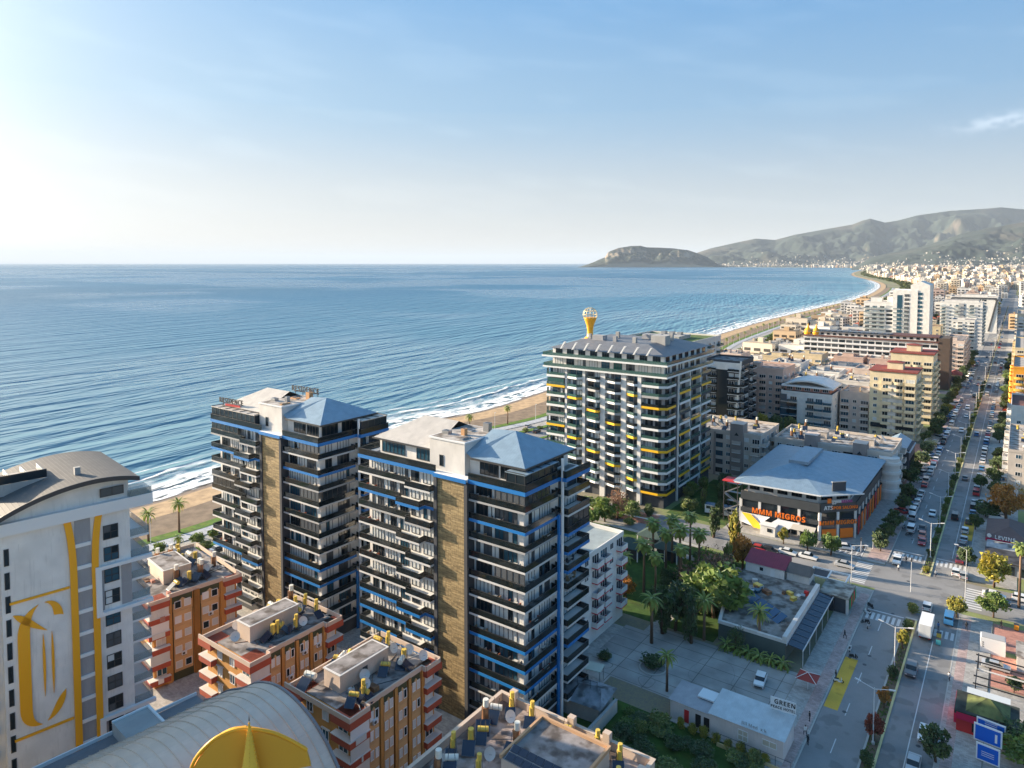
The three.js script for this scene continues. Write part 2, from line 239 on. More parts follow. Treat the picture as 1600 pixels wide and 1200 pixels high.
// surf: sheets of white foam lying on the water along the beach, with ragged gaps
{
  const foamTex = dataTex(1024, (u, v) => {
    const w = fbm(u * 6, v * 24, 4, 0, 41) - 0.5, d = u + w * 0.22, n = fbm(u * 26, v * 90, 4, 0, 42), fine = fbm(u * 90, v * 300, 2, 0, 45);
    let a = 0; for (const [c, s, k] of [[0.9, 0.05, 1], [0.66, 0.045, 0.95], [0.42, 0.022, 0.8], [0.2, 0.014, 0.6]]) a = Math.max(a, k * Math.exp(-Math.pow((d - c) / s, 2)));
    a *= 0.35 + 0.9 * smooth(0.3, 0.7, fbm(u * 3, v * 40, 3, 0, 47)); a = Math.max(a, 0.95 * smooth(0.42, 0.85, u + w * 0.3) * smooth(0.40, 0.6, n)); a *= 0.55 + 0.9 * fine; a *= smooth(0, 0.08, u) * (1 - smooth(0.97, 1, u));
    return [1, 1, 1, clamp(a * 1.25)];
  });
  foamTex.repeat.set(1, 1 / 420);
  const m = new THREE.MeshStandardMaterial({ color: new THREE.Color().setRGB(0.85, 0.87, 0.87), roughness: 0.8, map: foamTex, transparent: true });
  const g = ribbon(-42, -0.05, 1.5, 0.03, -3400), uv = g.attributes.uv; for (let i = 0; i < uv.count; i++) uv.setX(i, (uv.getX(i) + 42) / 43.5);
  struct('surf_foam', g, m);
}

// hills: ridges with real depth, profile read from the photograph at each bearing
function profileAt(p, x) { if (x <= p[0][0]) return p[0][1]; for (let i = 1; i < p.length; i++) if (x <= p[i][0]) return lerp(p[i - 1][1], p[i][1], (x - p[i - 1][0]) / (p[i][0] - p[i - 1][0])); return p.at(-1)[1]; }
const hillSurfaces = [];
function ridge(name, prof, front, top, back, o) {
  const x0 = prof[0][0], x1 = prof.at(-1)[0], NX = o.nx ?? 220, NY = o.ny ?? 60, pos = [], uv = [], col = [], idx = [];
  const at = (u, t) => {
    const px = lerp(x0, x1, u), dep = t < 0.7 ? lerp(front, top, t / 0.7) : lerp(top, back, (t - 0.7) / 0.3), [X, Z] = flatAt(px, dep);
    const peak = Math.max(0, (411 - profileAt(prof, px)) / FPX * top + CAM_H * smooth(0, 10, 411 - profileAt(prof, px)));
    const s = t < 0.7 ? Math.pow(t / 0.7, o.pow ?? 1.25) : 1 - Math.pow((t - 0.7) / 0.3, 1.3);
    const gul = (Math.abs(fbm(X / (o.sc ?? 900), Z / (o.sc ?? 900), 5, 0, o.seed) - 0.5) * 2 - 0.35) * (o.rough ?? 0.45) * 1.7 + (fbm(X / 240, Z / 240, 4, 0, o.seed + 7) - 0.5) * 0.16 + (Math.abs(fbm(X / 420, Z / 420, 4, 0, o.seed + 9) - 0.5) - 0.12) * 0.35;
    const k = Math.sin(Math.PI * clamp(t / 0.7)) * (t < 0.7 ? 1 : 0);
    return [X, Math.max(-2, peak * (s + gul * k * Math.max(0, s) ** 0.4)) - (t === 0 || t === 1 ? 3 : 0), Z];
  };
  for (let j = 0; j <= NY; j++) for (let i = 0; i <= NX; i++) {
    const p = at(i / NX, j / NY); pos.push(...p); uv.push(p[0], p[2]);
    if (i && j) { const k = j * (NX + 1) + i, q = k - NX - 1; idx.push(q - 1, q, k - 1, q, k, k - 1); }
  }
  const g = new THREE.BufferGeometry(); g.setAttribute('position', new THREE.Float32BufferAttribute(pos, 3)); g.setAttribute('uv', new THREE.Float32BufferAttribute(uv, 2)); g.setIndex(idx); g.computeVertexNormals();
  const nm = g.attributes.normal;
  for (let i = 0; i < nm.count; i++) {
    const X = pos[i * 3], Z = pos[i * 3 + 2], n = fbm(X / 260, Z / 260, 5, 0, o.seed + 3), rock = smooth(o.r0 ?? 0.62, o.r1 ?? 0.38, Math.abs(nm.getY(i)) + (n - 0.5) * 0.5), bare = smooth(0.55, 0.72, fbm(X / 700, Z / 700, 4, 0, o.seed + 5)) * 0.7;
    let c = [0.016 + 0.022 * n, 0.03 + 0.026 * n, 0.026 + 0.02 * n]; c = c.map((v, k) => lerp(v, [0.085, 0.075, 0.055][k], bare)); c = c.map((v, k) => lerp(v, [0.34, 0.27, 0.20][k] * (0.7 + 0.6 * n), rock)); col.push(...c);
  }
  g.setAttribute('color', new THREE.Float32BufferAttribute(col, 3));
  struct(name, g, new THREE.MeshStandardMaterial({ vertexColors: true, roughness: 1 }));
  hillSurfaces.push({ at });
  return at;
}
const backHill = ridge('hill', [[1062, 411], [1075, 404], [1085, 396], [1110, 388], [1150, 379], [1180, 373], [1210, 375], [1240, 367], [1290, 358], [1330, 351], [1345, 345], [1357, 342], [1380, 348], [1400, 345], [1430, 337], [1480, 330], [1530, 327], [1560, 324.5], [1600, 328], [1680, 340], [1800, 352], [1950, 380]], 13800, 17500, 20500, { seed: 51, nx: 520, ny: 150, sc: 1100, rough: 0.55, r0: 0.42, r1: 0.25 });
const frontHill = ridge('hill', [[1330, 411], [1365, 401], [1400, 393], [1440, 385], [1480, 373], [1500, 365], [1540, 357], [1570, 352], [1600, 347], [1660, 338], [1760, 345], [1900, 370]], 7600, 10800, 13500, { seed: 71, nx: 420, ny: 130, sc: 800, rough: 0.5, r0: 0.42, r1: 0.25 });
ridge('headland', [[903, 411], [915, 408.5], [926, 406.5], [945, 402], [950, 394], [957, 391], [966, 387.5], [985, 384.5], [1000, 384], [1010, 386.5], [1030, 387], [1050, 388], [1075, 391], [1090, 396], [1110, 404], [1122, 408], [1140, 411]], 12300, 12900, 13600, { seed: 91, nx: 240, ny: 70, pow: 0.55, sc: 420, rough: 0.5, r0: 0.8, r1: 0.45 });
// ================================================================ roads, pavements, lots, lawns
const flat = (name, m, x0, x1, z0, z1, y) => struct(name, sheet(rect(x0, x1, z0, z1), y), m);
const raised = (name, m, x0, x1, z0, z1, h, y = 0) => { const o = struct(name, metricBox(Math.abs(x1 - x0), h, Math.abs(z1 - z0)), m, (x0 + x1) / 2, y + h / 2, (z0 + z1) / 2); return o; };
// coast strips, following the shore by their distance inland
struct('verge', ribbon(31, 0.52, 35, 0.52, -2400), M.grass);
struct('promenade', ribbon(35, 0.45, 40, 0.45, -2400), M.promenade);
struct('forecourt', ribbon(40, 0.3, 46, 0.2, -2400), M.paverGrey);
struct('verge', ribbon(46, 0.3, 49, 0.3, -2400), M.grass);
struct('road', ribbon(49, 0.06, 60, 0.06, -2400), M.asphalt);
struct('verge', ribbon(60, 0.25, 62, 0.25, -2400), M.grass);
struct('road', ribbon(62, 0.06, 71, 0.06, -2400), M.asphalt);
struct('pavement', ribbon(71, 0.2, 76, 0.2, -2400), M.paverGrey);
// the boulevard and its cross street
const boulevard = flat('road', M.asphalt, -25, -8.3, 60, -2600, 0.04);
const crossRoad = flat('road', M.asphalt, -146, -24.9, -176.5, -191.5, 0.03);
flat('road', M.asphalt, -8.4, 60, -176.5, -192, 0.03);
flat('road', M.asphalt, -146, -25, -478, -466, 0.03);
const kerbs = [];
raised('pavement', M.paverGrey, -30.4, -25.15, 60, -175, 0.13); raised('pavement', M.paverPink, -29.4, -25.15, -193.5, -465, 0.13); raised('pavement', M.paverGrey, -30.5, -25.15, -479, -2000, 0.13);
raised('pavement', M.paverGrey, -8.15, -2.5, 60, -174, 0.13); raised('pavement', M.paverGrey, -8.15, 1.5, -194, -2000, 0.13);
flat('paving_band', M.paverPink, -27.2, -25.4, 58, -172, 0.136); flat('paving_band', M.paverPink, -7.6, -6.1, 58, -172, 0.136);
flat('forecourt', M.redPave, -2.4, 14, -147, -160, 0.02); flat('forecourt', M.redPave, -2.4, 14, -162, -173.5, 0.02); flat('forecourt', M.paverGrey, -2.4, 14, -120, -146.8, 0.016); flat('road', M.asphalt, -2.4, 20, -100, -119.8, 0.02);
for (const [x0, x1, z0, z1] of [[-25.15, -24.95, 60, -175], [-25.15, -24.95, -193.5, -2000], [-8.35, -8.15, 60, -174], [-8.35, -8.15, -194, -2000]]) raised('kerb', M.kerb, x0, x1, z0, z1, 0.15);
for (const [z0, z1] of [[60, -165], [-191.5, -462], [-480, -1500]]) {                          // planted median
  raised('median_strip', M.soil, -17.15, -15.65, z0, z1, 0.16); raised('kerb', M.kerb, -17.45, -17.15, z0, z1, 0.2); raised('kerb', M.kerbYellow, -15.65, -15.3, z0, z1, 0.2);
}
raised('kerb', M.kerbYellow, -17.45, -15.3, -190.9, -191.5, 0.2); raised('kerb', M.kerb, -17.45, -15.3, -165.6, -165, 0.2);
{
  const g = bag(), r = rng(12);                                                              // grass tufts of the median
  for (let i = 0; i < 5200; i++) { const z = 20 - Math.pow(r(), 1.3) * 500; if (z < -164.5 && z > -192) continue; const x = -17.05 + r() * 1.3, h = 0.1 + r() * 0.3, a = r() * 6.28, w = 0.1 + r() * 0.16; const t = new THREE.BufferGeometry(); t.setAttribute('position', new THREE.Float32BufferAttribute([x - Math.cos(a) * w, 0.15, z - Math.sin(a) * w, x + Math.cos(a) * w, 0.15, z + Math.sin(a) * w, x + (r() - 0.5) * 0.2, 0.15 + h, z + (r() - 0.5) * 0.2], 3)); t.computeVertexNormals(); g.geo(t); }
  const o = add('median_grass', g.done(), mat([0.10, 0.16, 0.035], { side: THREE.DoubleSide, roughness: 1 }), scene); tag(o, 'low green grass growing along the boulevard median', 'grass', null, 'stuff');
}
// painted markings: each stripe lies on its road
function stripe(parent, x0, x1, z0, z1, y = 0.052, m = M.paint, name = 'stripe') { const o = add(name, sheet(rect(x0, x1, z0, z1), y), m, parent); return o; }
for (let i = 0; i < 7; i++) { stripe(boulevard, -24.5 + i * 0.97, -23.95 + i * 0.97, -160.5, -163.8); stripe(boulevard, -15 + i * 0.97, -14.45 + i * 0.97, -160.5, -163.8); stripe(boulevard, -24.5 + i * 0.97, -23.95 + i * 0.97, -199, -202.4); stripe(boulevard, -15 + i * 0.97, -14.45 + i * 0.97, -199, -202.4); }
for (let i = 0; i < 13; i++) { stripe(crossRoad, -31, -27.4, -177.5 - i * 1.05, -178.05 - i * 1.05, 0.044); }
for (let i = 0; i < 9; i++) stripe(boulevard, -7.9, -4.6, -178.2 - i * 1.3, -178.8 - i * 1.3, 0.044);
for (let i = 0; i < 60; i++) { const z = 20 - i * 11; if (z < -158 && z > -206) continue; stripe(boulevard, -21.4, -21.26, z, z - 4); }
stripe(boulevard, -11.95, -11.8, 40, -158); stripe(boulevard, -11.95, -11.8, -206, -700); stripe(boulevard, -24.6, -17.8, -164.8, -165.2); stripe(boulevard, -15, -8.6, -203.6, -204); stripe(boulevard, -24.6, -17.8, -203.6, -204);
stripe(boulevard, -24.8, -22.6, -123.6, -142, 0.05, M.paintYellow, 'bus_stop_marking'); stripe(boulevard, -11, -8.5, -222, -242, 0.05, M.paintYellow, 'bus_stop_marking');
{ const r = rng(77); for (let i = 0; i < 9; i++) add('manhole_cover', new THREE.CylinderGeometry(0.35, 0.35, 0.02, 14), M.darkMetal, boulevard, r() < 0.5 ? -22 + r() * 3 : -13 + r() * 3, 0.05, -115 - r() * 120); }
// the car park, garden, waste plot and park behind the towers
flat('parking_lot', M.lot, -58, -30.5, -110, -131, 0.024);
flat('parking_lot', M.lot, -64, -58, -108, -128, 0.02);
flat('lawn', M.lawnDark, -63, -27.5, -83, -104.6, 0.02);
flat('path', M.paverGrey, -30.6, -27.4, -40, -110, 0.03);
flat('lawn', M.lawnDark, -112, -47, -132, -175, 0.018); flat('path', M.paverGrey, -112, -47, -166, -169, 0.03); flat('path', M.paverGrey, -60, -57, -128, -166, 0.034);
flat('forecourt', M.redPave, -122, -84, -183, -190, 0.04); flat('forecourt', M.paverGrey, -66, -25.2, -192, -246, 0.02);
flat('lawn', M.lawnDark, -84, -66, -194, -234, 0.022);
flat('forecourt', M.redPave, -33, -29.4, -262, -330, 0.026); flat('forecourt', M.paverGrey, -160, -60, -84, -30, 0.016); flat('forecourt', M.paverGrey, -150, -58, -84, -127, 0.014);
// chequered paving of bands in front of the supermarket
{ const plaza = flat('plaza', mat([0.10, 0.10, 0.11], { tex: 'paver' }), -41.5, -30.6, -192.6, -201, 0.03); for (let i = 0; i < 8; i++) { add('paving_band', sheet(rect(-41.2 + i * 0.62, -30.9, -192.9 - i * 1.0, -193.25 - i * 1.0), 0.036), M.paint, plaza); add('paving_band', sheet(rect(-31 - i * 1.25, -30.7 - i * 1.25, -193.6, -200.6), 0.041), M.paint, plaza); } }
raised('paving_step', M.paverGrey, -146, -66, -174.5, -176, 0.14); raised('pavement', M.paverGrey, -66, -30.6, -191.7, -193, 0.12);
// ================================================================ facade builders
const rand = rng(2024), pick = a => a[Math.floor(rand() * a.length)];
const frameCache = new Map();
function frameGeo(w, h, nx, ny, t = 0.09, d = 0.1) {
  const k = [w.toFixed(2), h.toFixed(2), nx, ny, t, d].join(); let g = frameCache.get(k); if (g) return g;
  const b = bag(); b.box(-w / 2, w / 2, h / 2 - t, h / 2, -d / 2, d / 2).box(-w / 2, w / 2, -h / 2, -h / 2 + t, -d / 2, d / 2).box(-w / 2, -w / 2 + t, -h / 2, h / 2, -d / 2, d / 2).box(w / 2 - t, w / 2, -h / 2, h / 2, -d / 2, d / 2);
  for (let i = 1; i < nx; i++) { const x = -w / 2 + w * i / nx; b.box(x - t / 2, x + t / 2, -h / 2 + t, h / 2 - t, -d / 2, d / 2); }
  for (let i = 1; i < ny; i++) { const y = -h / 2 + h * i / ny; b.box(-w / 2 + t, w / 2 - t, y - t / 2, y + t / 2, -d / 2.2, d / 2.2); }
  g = b.done(); frameCache.set(k, g); return g;
}
const paneMix = [M.glassDark, M.glassBlue, M.glassGrey, M.curtain, M.curtain, M.curtain];
// a window on a wall: frame, with each pane a sub-part behind it
function win(parent, x, y, z, w, h, ry = 0, o = {}) {
  const nx = o.nx ?? Math.max(1, Math.round(w / 0.95)), ny = o.ny ?? 1, f = add(o.name ?? 'window', frameGeo(w, h, nx, ny, o.t ?? 0.09), o.frame ?? M.frame, parent, x, y, z, ry);
  const cw = w / nx, ch = h / ny, pm = o.pane; const base = pm ?? pick(o.mix ?? paneMix);
  if (o.single) { const p = add('pane', unit, base, f, 0, 0, -0.02); p.scale.set(w - 0.1, h - 0.1, 0.04); return f; }
  for (let i = 0; i < nx; i++) for (let j = 0; j < ny; j++) { const p = add('pane', unit, pm ?? (rand() < 0.25 ? pick(paneMix) : base), f, -w / 2 + cw * (i + 0.5), -h / 2 + ch * (j + 0.5), -0.02); p.scale.set(cw - 0.05, ch - 0.05, 0.04); }
  return f;
}
// face frame: f front (+z), r (+x), l (-x), b (-z) of a footprint
function faceOf(x0, x1, z0, z1, f) {
  return { f: { ox: x0, oz: z1, ax: 1, az: 0, nx: 0, nz: 1, ry: 0, len: x1 - x0 }, r: { ox: x1, oz: z1, ax: 0, az: -1, nx: 1, nz: 0, ry: Math.PI / 2, len: z1 - z0 }, l: { ox: x0, oz: z0, ax: 0, az: 1, nx: -1, nz: 0, ry: -Math.PI / 2, len: z1 - z0 }, b: { ox: x1, oz: z0, ax: -1, az: 0, nx: 0, nz: -1, ry: Math.PI, len: x1 - x0 } }[f];
}
const railCache = new Map();
function railGeo(w, d, h, t, curve = 0) {
  const k = [w.toFixed(2), d.toFixed(2), h, t, curve].join(); let g = railCache.get(k); if (g) return g;
  const b = bag();
  if (curve) { const n = 6; for (let i = 0; i < n; i++) { const a = i / n * 2 - 1, c = (i + 1) / n * 2 - 1, za = d - curve * a * a, zc = d - curve * c * c; const x0 = a * w / 2, x1 = c * w / 2, L = Math.hypot(x1 - x0, zc - za); const q = new THREE.BoxGeometry(L + 0.02, h, t); q.rotateY(-Math.atan2(zc - za, x1 - x0)); q.translate((x0 + x1) / 2, h / 2, (za + zc) / 2); b.geo(q); } b.box(-w / 2, -w / 2 + t, 0, h, 0, d - curve).box(w / 2 - t, w / 2, 0, h, 0, d - curve); }
  else b.box(-w / 2, w / 2, 0, h, d - t, d).box(-w / 2, -w / 2 + t, 0, h, 0, d - t).box(w / 2 - t, w / 2, 0, h, 0, d - t);
  g = b.done(); railCache.set(k, g); return g;
}
function slabGeoCurve(w, d, th, curve) {
  const k = ['s', w.toFixed(2), d, th, curve].join(); let g = railCache.get(k); if (g) return g;
  const pts = [[-w / 2, 0], [w / 2, 0]]; for (let i = 6; i >= 0; i--) { const a = i / 6 * 2 - 1; pts.push([a * w / 2, d - curve * a * a]); }
  const s = new THREE.Shape(pts.map(p => new THREE.Vector2(p[0], p[1]))); g = new THREE.ExtrudeGeometry(s, { depth: th, bevelEnabled: false }); g.rotateX(Math.PI / 2); railCache.set(k, g); return g;
}
function balcony(parent, F, s, y, w, o = {}) {
  const d = o.d ?? 1.4, px = F.ox + F.ax * s, pz = F.oz + F.az * s;
  const b = o.curve ? add('balcony', slabGeoCurve(w, d, 0.22, o.curve), o.slab ?? M.slabWhite, parent, px, y, pz, F.ry) : add('balcony', metricBox(w, 0.22, d), o.slab ?? M.slabWhite, parent, px + F.nx * d / 2, y - 0.11, pz + F.nz * d / 2, F.ry);
  const r = add('parapet', railGeo(w, d, o.h ?? 1.0, o.t ?? 0.12, o.curve ?? 0), o.rail ?? M.white, b, 0, o.curve ? 0.0 : 0.11, o.curve ? 0 : -d / 2);
  return b;
}
function facade(parent, F, bays, floors, y0, fh, o = {}) {
  const n = bays.length, bw = F.len / n;
  for (let k = 0; k < floors; k++) for (let i = 0; i < n; i++) {
    const c = bays[i], s = bw * (i + 0.5), y = y0 + k * fh, P = (dy, out) => [F.ox + F.ax * s + F.nx * out, y + dy, F.oz + F.az * s + F.nz * out];
    if (o.skip && o.skip(k, i)) continue;
    if (c === 'w') win(parent, ...P(1.6, 0.03), Math.min(1.5, bw * 0.55), 1.35, F.ry, { frame: o.frame ?? M.whiteFrame, single: o.single, nx: 2, mix: o.mix });
    else if (c === 'n') win(parent, ...P(1.6, 0.03), 0.7, 1.4, F.ry, { frame: o.frame ?? M.whiteFrame, single: true, nx: 1, mix: o.mix });
    else if (c === 'W') win(parent, ...P(1.55, 0.03), bw * 0.82, 1.7, F.ry, { frame: o.frame ?? M.frame, single: o.single, mix: o.mix });
    else if (c === 'd') { win(parent, ...P(1.9, 0.03), 0.9, 0.9, F.ry, { frame: o.frame ?? M.whiteFrame, single: true, nx: 1 }); }
    else if (c === 'b' || c === 'g' || c === 'c') {
      win(parent, ...P(1.2, 0.03), Math.min(bw * 0.8, 3.2), 2.1, F.ry, { frame: o.frame ?? M.whiteFrame, single: o.single, mix: o.mix });
      balcony(parent, F, s, y, bw * (o.bw ?? 0.9), { d: o.bd ?? 1.6, rail: c === 'g' ? (o.rail ?? M.railGreen) : (o.parapet ?? M.white), slab: o.slab, curve: c === 'c' ? (o.curve ?? 0.6) : 0, h: o.ph ?? 1.0, t: c === 'g' ? 0.05 : 0.13 });
    } else if (c === 'e') {
      balcony(parent, F, s, y, bw * 0.9, { d: o.bd ?? 1.4, rail: o.parapet ?? M.white, slab: o.slab }); const [X, Y, Z] = P(1.75, (o.bd ?? 1.4) - 0.08); win(parent, X, Y, Z, bw * 0.88, 1.45, F.ry, { frame: M.whiteFrame, single: true, mix: [M.glassDark, M.glassGrey, M.curtain] });
    }
  }
}
// a block of flats: wall body, parapet, roof deck, stair head, faces by bay codes
function block(name, label, x0, x1, zb, zf, h, o) {
  const cx = (x0 + x1) / 2, cz = (zb + zf) / 2, b = thing(name, label, o.category ?? 'building', cx, 0, cz, o.ry ?? 0, o.group), w = x1 - x0, d = zf - zb;
  const X0 = -w / 2, X1 = w / 2, Z0 = -d / 2, Z1 = d / 2, wm = o.wall ?? M.white;
  box('wall', wm, b, X0, X1, 0, h, Z0, Z1);
  if (!o.noRoof) {
    const ph = o.parapetH ?? 0.9, pg = bag().box(X0 - 0.1, X1 + 0.1, h, h + ph, Z1 - 0.15, Z1 + 0.1).box(X0 - 0.1, X1 + 0.1, h, h + ph, Z0 - 0.1, Z0 + 0.15).box(X0 - 0.1, X0 + 0.15, h, h + ph, Z0 + 0.15, Z1 - 0.15).box(X1 - 0.15, X1 + 0.1, h, h + ph, Z0 + 0.15, Z1 - 0.15).done();
    add('parapet', pg, o.trim ?? wm, b); box('roof', o.roof ?? M.roofFelt, b, X0 + 0.15, X1 - 0.15, h, h + 0.12, Z0 + 0.15, Z1 - 0.15);
  }
  if (o.head) for (const [a0, a1, c0, c1, hh] of o.head) { const hd = solid('stair_head', o.headWall ?? wm, b, X0 + a0, X0 + a1, h, h + hh, Z1 - c1, Z1 - c0); box('cap', o.headRoof ?? M.roofPale, hd, -(a1 - a0) / 2 - 0.15, (a1 - a0) / 2 + 0.15, hh / 2, hh / 2 + 0.15, -(c1 - c0) / 2 - 0.15, (c1 - c0) / 2 + 0.15); }
  o = { mix: [M.glassDark, M.glassDark, M.glassGrey, M.glassBlue, M.curtain], ...o };
  const fh = o.fh ?? 2.9, y0 = o.y0 ?? 0.4, fl = o.floors ?? Math.floor((h - y0) / fh);
  for (const f of ['f', 'r', 'l', 'b']) if (o[f]) facade(b, faceOf(X0, X1, Z0, Z1, f), o[f], fl, y0, fh, { ...o, ...(o[f + 'o'] ?? {}) });
  b.userData.L = undefined; delete b.userData.L;
  return { b, X0, X1, Z0, Z1, h };
}
function hipRoof(name, m, parent, x0, x1, z0, z1, y, top, o = {}) {       // ridge along the longer side
  const w = x1 - x0, d = z1 - z0, ins = Math.min(w, d) / 2 * (o.inset ?? 1), A = [[x0, y, z1], [x1, y, z1], [x1, y, z0], [x0, y, z0]];
  const Rg = w >= d ? [[x0 + ins, top, (z0 + z1) / 2], [x1 - ins, top, (z0 + z1) / 2]] : [[(x0 + x1) / 2, top, z1 - ins], [(x0 + x1) / 2, top, z0 + ins]];
  const pts = [...A, ...Rg], f = w >= d ? [[0, 1, 5, 4], [1, 2, 5], [2, 3, 4, 5], [3, 0, 4]] : [[0, 1, 4], [1, 2, 5, 4], [2, 3, 5], [3, 0, 4, 5]];
  return add(name, poly(pts, [...f, [3, 2, 1, 0]]), m, parent);
}
// ================================================================ lettering
const font = await new FontLoader().loadAsync('fonts/droid/droid_sans_bold.typeface.json');
function letters(name, text, size, m, parent, x, y, z, ry = 0, depth = 0.12, rx = 0, spread = 1) {
  const g = new TextGeometry(text, { font, size, depth, curveSegments: 3, bevelEnabled: false }); g.computeBoundingBox(); g.translate(-(g.boundingBox.max.x + g.boundingBox.min.x) / 2, 0, 0); g.scale(spread, 1, 1);
  const o = add(name, g, m, parent, x, y, z, ry); o.rotation.order = 'YXZ'; o.rotation.x = rx; return o;
}
// ================================================================ the two blue-banded towers
function tower(label, X, o) {
  const t = thing('apartment_tower', label, 'building', X, 0, -85, 0, 'blue-banded twin towers'), r = rng(o.seed), TOP = 40.3, FH = 3.1;
  box('wall', M.white, t, 1.4, 36, 0, TOP, -17.4, -1.35);
  box('plinth', M.darkWall, t, 0.6, 36.8, 0, 3.0, -17.7, -0.7);
  const strip = solid('cladding', M.clad, t, 19.6, 25.5, 0, TOP - 0.5, -1.8, 0.25);
  box('corner_trim', M.darkWall, t, 18.9, 19.6, 0, TOP - 0.5, -1.8, 0.5); box('corner_trim', M.darkWall, t, 25.5, 26.15, 0, TOP - 0.5, -1.8, 0.5);
  const slabM = (wing, k) => (k === 0 || o.blue[wing]?.includes(k)) ? M.blue : (r() < 0.2 ? M.slabGrey : M.slabMid);
  const slabPiece = (m, x0, x1, z0, z1, y) => { const s = solid('balcony', M.slabWhite, t, x0, x1, y - 0.24, y, z0, z1); return s; };
  for (let k = 0; k <= 12; k++) {
    const y = TOP - FH * k; if (k === 0) continue;
    // left wing: long balcony with a bulging bay that steps from floor to floor
    const wide = k % 2 === 0, b0 = wide ? 10.9 : 13.1, b1 = wide ? 16.4 : 18.9, out = 1.35;
    const parts = [['left', [[0, 0], [b0, 0], [b0, out], [b1, out], [b1, 0], [18.9, 0], [18.9, -1.8], [1.8, -1.8], [1.8, -17], [0, -17]]], ['right', [[26.15, 0], [37.2, 0], [37.2, -9.2], [35.5, -9.2], [35.5, -1.8], [26.15, -1.8]]], ['bay', [[35.5, -10.3], [38.5, -10.3], [38.5, -17.2], [35.5, -17.2]]]];
    for (const [wing, P] of parts) {
      const s = add('balcony', slab(P, y - 0.26, y), M.slabWhite, t), fm = slabM(wing, k);
      const edges = wing === 'left' ? [[9, 0], [0, 1], [1, 2], [2, 3], [3, 4], [4, 5]] : wing === 'right' ? [[0, 1], [1, 2], [2, 3]] : [[0, 1], [1, 2], [2, 3]];
      const rb = bag(), fb = bag(), tb = bag();
      for (const [a, c] of edges) {
        const [xa, za] = P[a], [xc, zc] = P[c], L = Math.hypot(xc - xa, zc - za), ang = -Math.atan2(zc - za, xc - xa), mx = (xa + xc) / 2, mz = (za + zc) / 2;
        rb.box(-L / 2, L / 2, y + 0.02, y + 0.96, -0.035, 0.025, ang, mx, mz); tb.box(-L / 2, L / 2, y + 0.96, y + 1.01, -0.05, 0.04, ang, mx, mz);
        const bh = fm === M.blue ? 0.44 : 0.26; fb.box(-L / 2 - 0.04, L / 2 + 0.04, y - 0.05 - bh, y - 0.01, -0.02, 0.07, ang, mx, mz);
      }
      add('railing', rb.done(), M.rail, s); add('handrail', tb.done(), M.frame, s); add('fascia', fb.done(), fm, s);
    }
    // windows behind the balconies
    const wy = y + 1.25; const wz = -1.31;
    for (const [a, c] of [[2.2, 5.2], [6.2, 8.4], [9.3, 11.3]]) win(t, (a + c) / 2, wy, wz, c - a, 2.3, 0, { nx: Math.round((c - a) / 0.75) });
    win(t, 13, wy, wz, 1.9, 2.3, 0, { nx: 2 }); win(t, 16.6, wy, wz, 3.4, 2.3, 0, { nx: 4 });
    win(t, 28.2, wy, wz, 3.2, 2.3, 0, { nx: 4 }); win(t, 32.6, wy, wz, 4.4, 2.3, 0, { nx: 5 });
    for (const [a, c] of [[-2.6, -4.2], [-5.6, -8.6]]) win(t, 36.04, wy, (a + c) / 2, a - c, 2.3, Math.PI / 2, { nx: Math.round((a - c) / 0.8) });
    win(t, 36.04, wy, -14, 5.6, 2.3, Math.PI / 2, { nx: 6 });
    for (const [a, c] of [[-4, -8], [-10, -14]]) win(t, 1.36, wy, (a + c) / 2, 4, 2.3, -Math.PI / 2, { nx: 4, single: true });
    // some balconies are glazed in
    if (o.glazed.left?.includes(k)) { win(t, 5.3, y + 1.95, -0.1, 10, 1.75, 0, { nx: 6, pane: M.glassDark, name: 'glazed_balcony' }); }
    if (o.glazed.right?.includes(k)) { win(t, 34.2, y + 1.9, -0.06, 5.8, 1.7, 0, { nx: 5, pane: M.glassGrey, name: 'glazed_balcony' }); }
    if (o.glazed.corner?.includes(k)) { win(t, 37.1, y + 1.9, -4, 6, 1.7, Math.PI / 2, { nx: 5, pane: M.glassDark, name: 'glazed_balcony' }); }
    if (o.glazed.bay?.includes(k)) { win(t, 38.4, y + 1.6, -13.8, 6.8, 2.9, Math.PI / 2, { nx: 4, pane: M.glassDark, name: 'glazed_balcony' }); win(t, 37.2, y + 1.6, -10.4, 2.5, 2.9, 0, { nx: 2, pane: M.glassDark, name: 'glazed_balcony' }); }
    if (k < 11 && r() < 0.5) box('air_conditioner', M.whiteFrame, t, 12.2 + r() * 5, 13.0 + r() * 4.2, y + 0.05, y + 0.6, -1.7, -1.4);
  }
  // terrace level
  const ring = slab([[0, 0], [19, 0], [19, 0.6], [26, 0.6], [26, 0], [37.2, 0], [37.2, -9.6], [38.5, -9.6], [38.5, -17.2], [0, -17.2]], TOP - 0.45, TOP), terr = add('terrace', ring, M.slabWhite, t);
  const fb = bag(), rb = bag(), hb = bag(); for (const [xa, za, xc, zc] of [[0, -17.2, 0, 0], [0, 0, 19, 0], [19, 0.6, 26, 0.6], [26, 0, 37.2, 0], [37.2, 0, 37.2, -9.6], [37.2, -9.6, 38.5, -9.6], [38.5, -9.6, 38.5, -17.2]]) { const L = Math.hypot(xc - xa, zc - za), ang = -Math.atan2(zc - za, xc - xa), mx = (xa + xc) / 2, mz = (za + zc) / 2; fb.box(-L / 2 - 0.05, L / 2 + 0.05, TOP - 0.6, TOP + 0.02, -0.03, 0.09, ang, mx, mz); if (!(xa === 19)) { rb.box(-L / 2, L / 2, TOP + 0.03, TOP + 1.1, -0.04, 0.02, ang, mx, mz); hb.box(-L / 2, L / 2, TOP + 1.1, TOP + 1.16, -0.06, 0.04, ang, mx, mz); } }
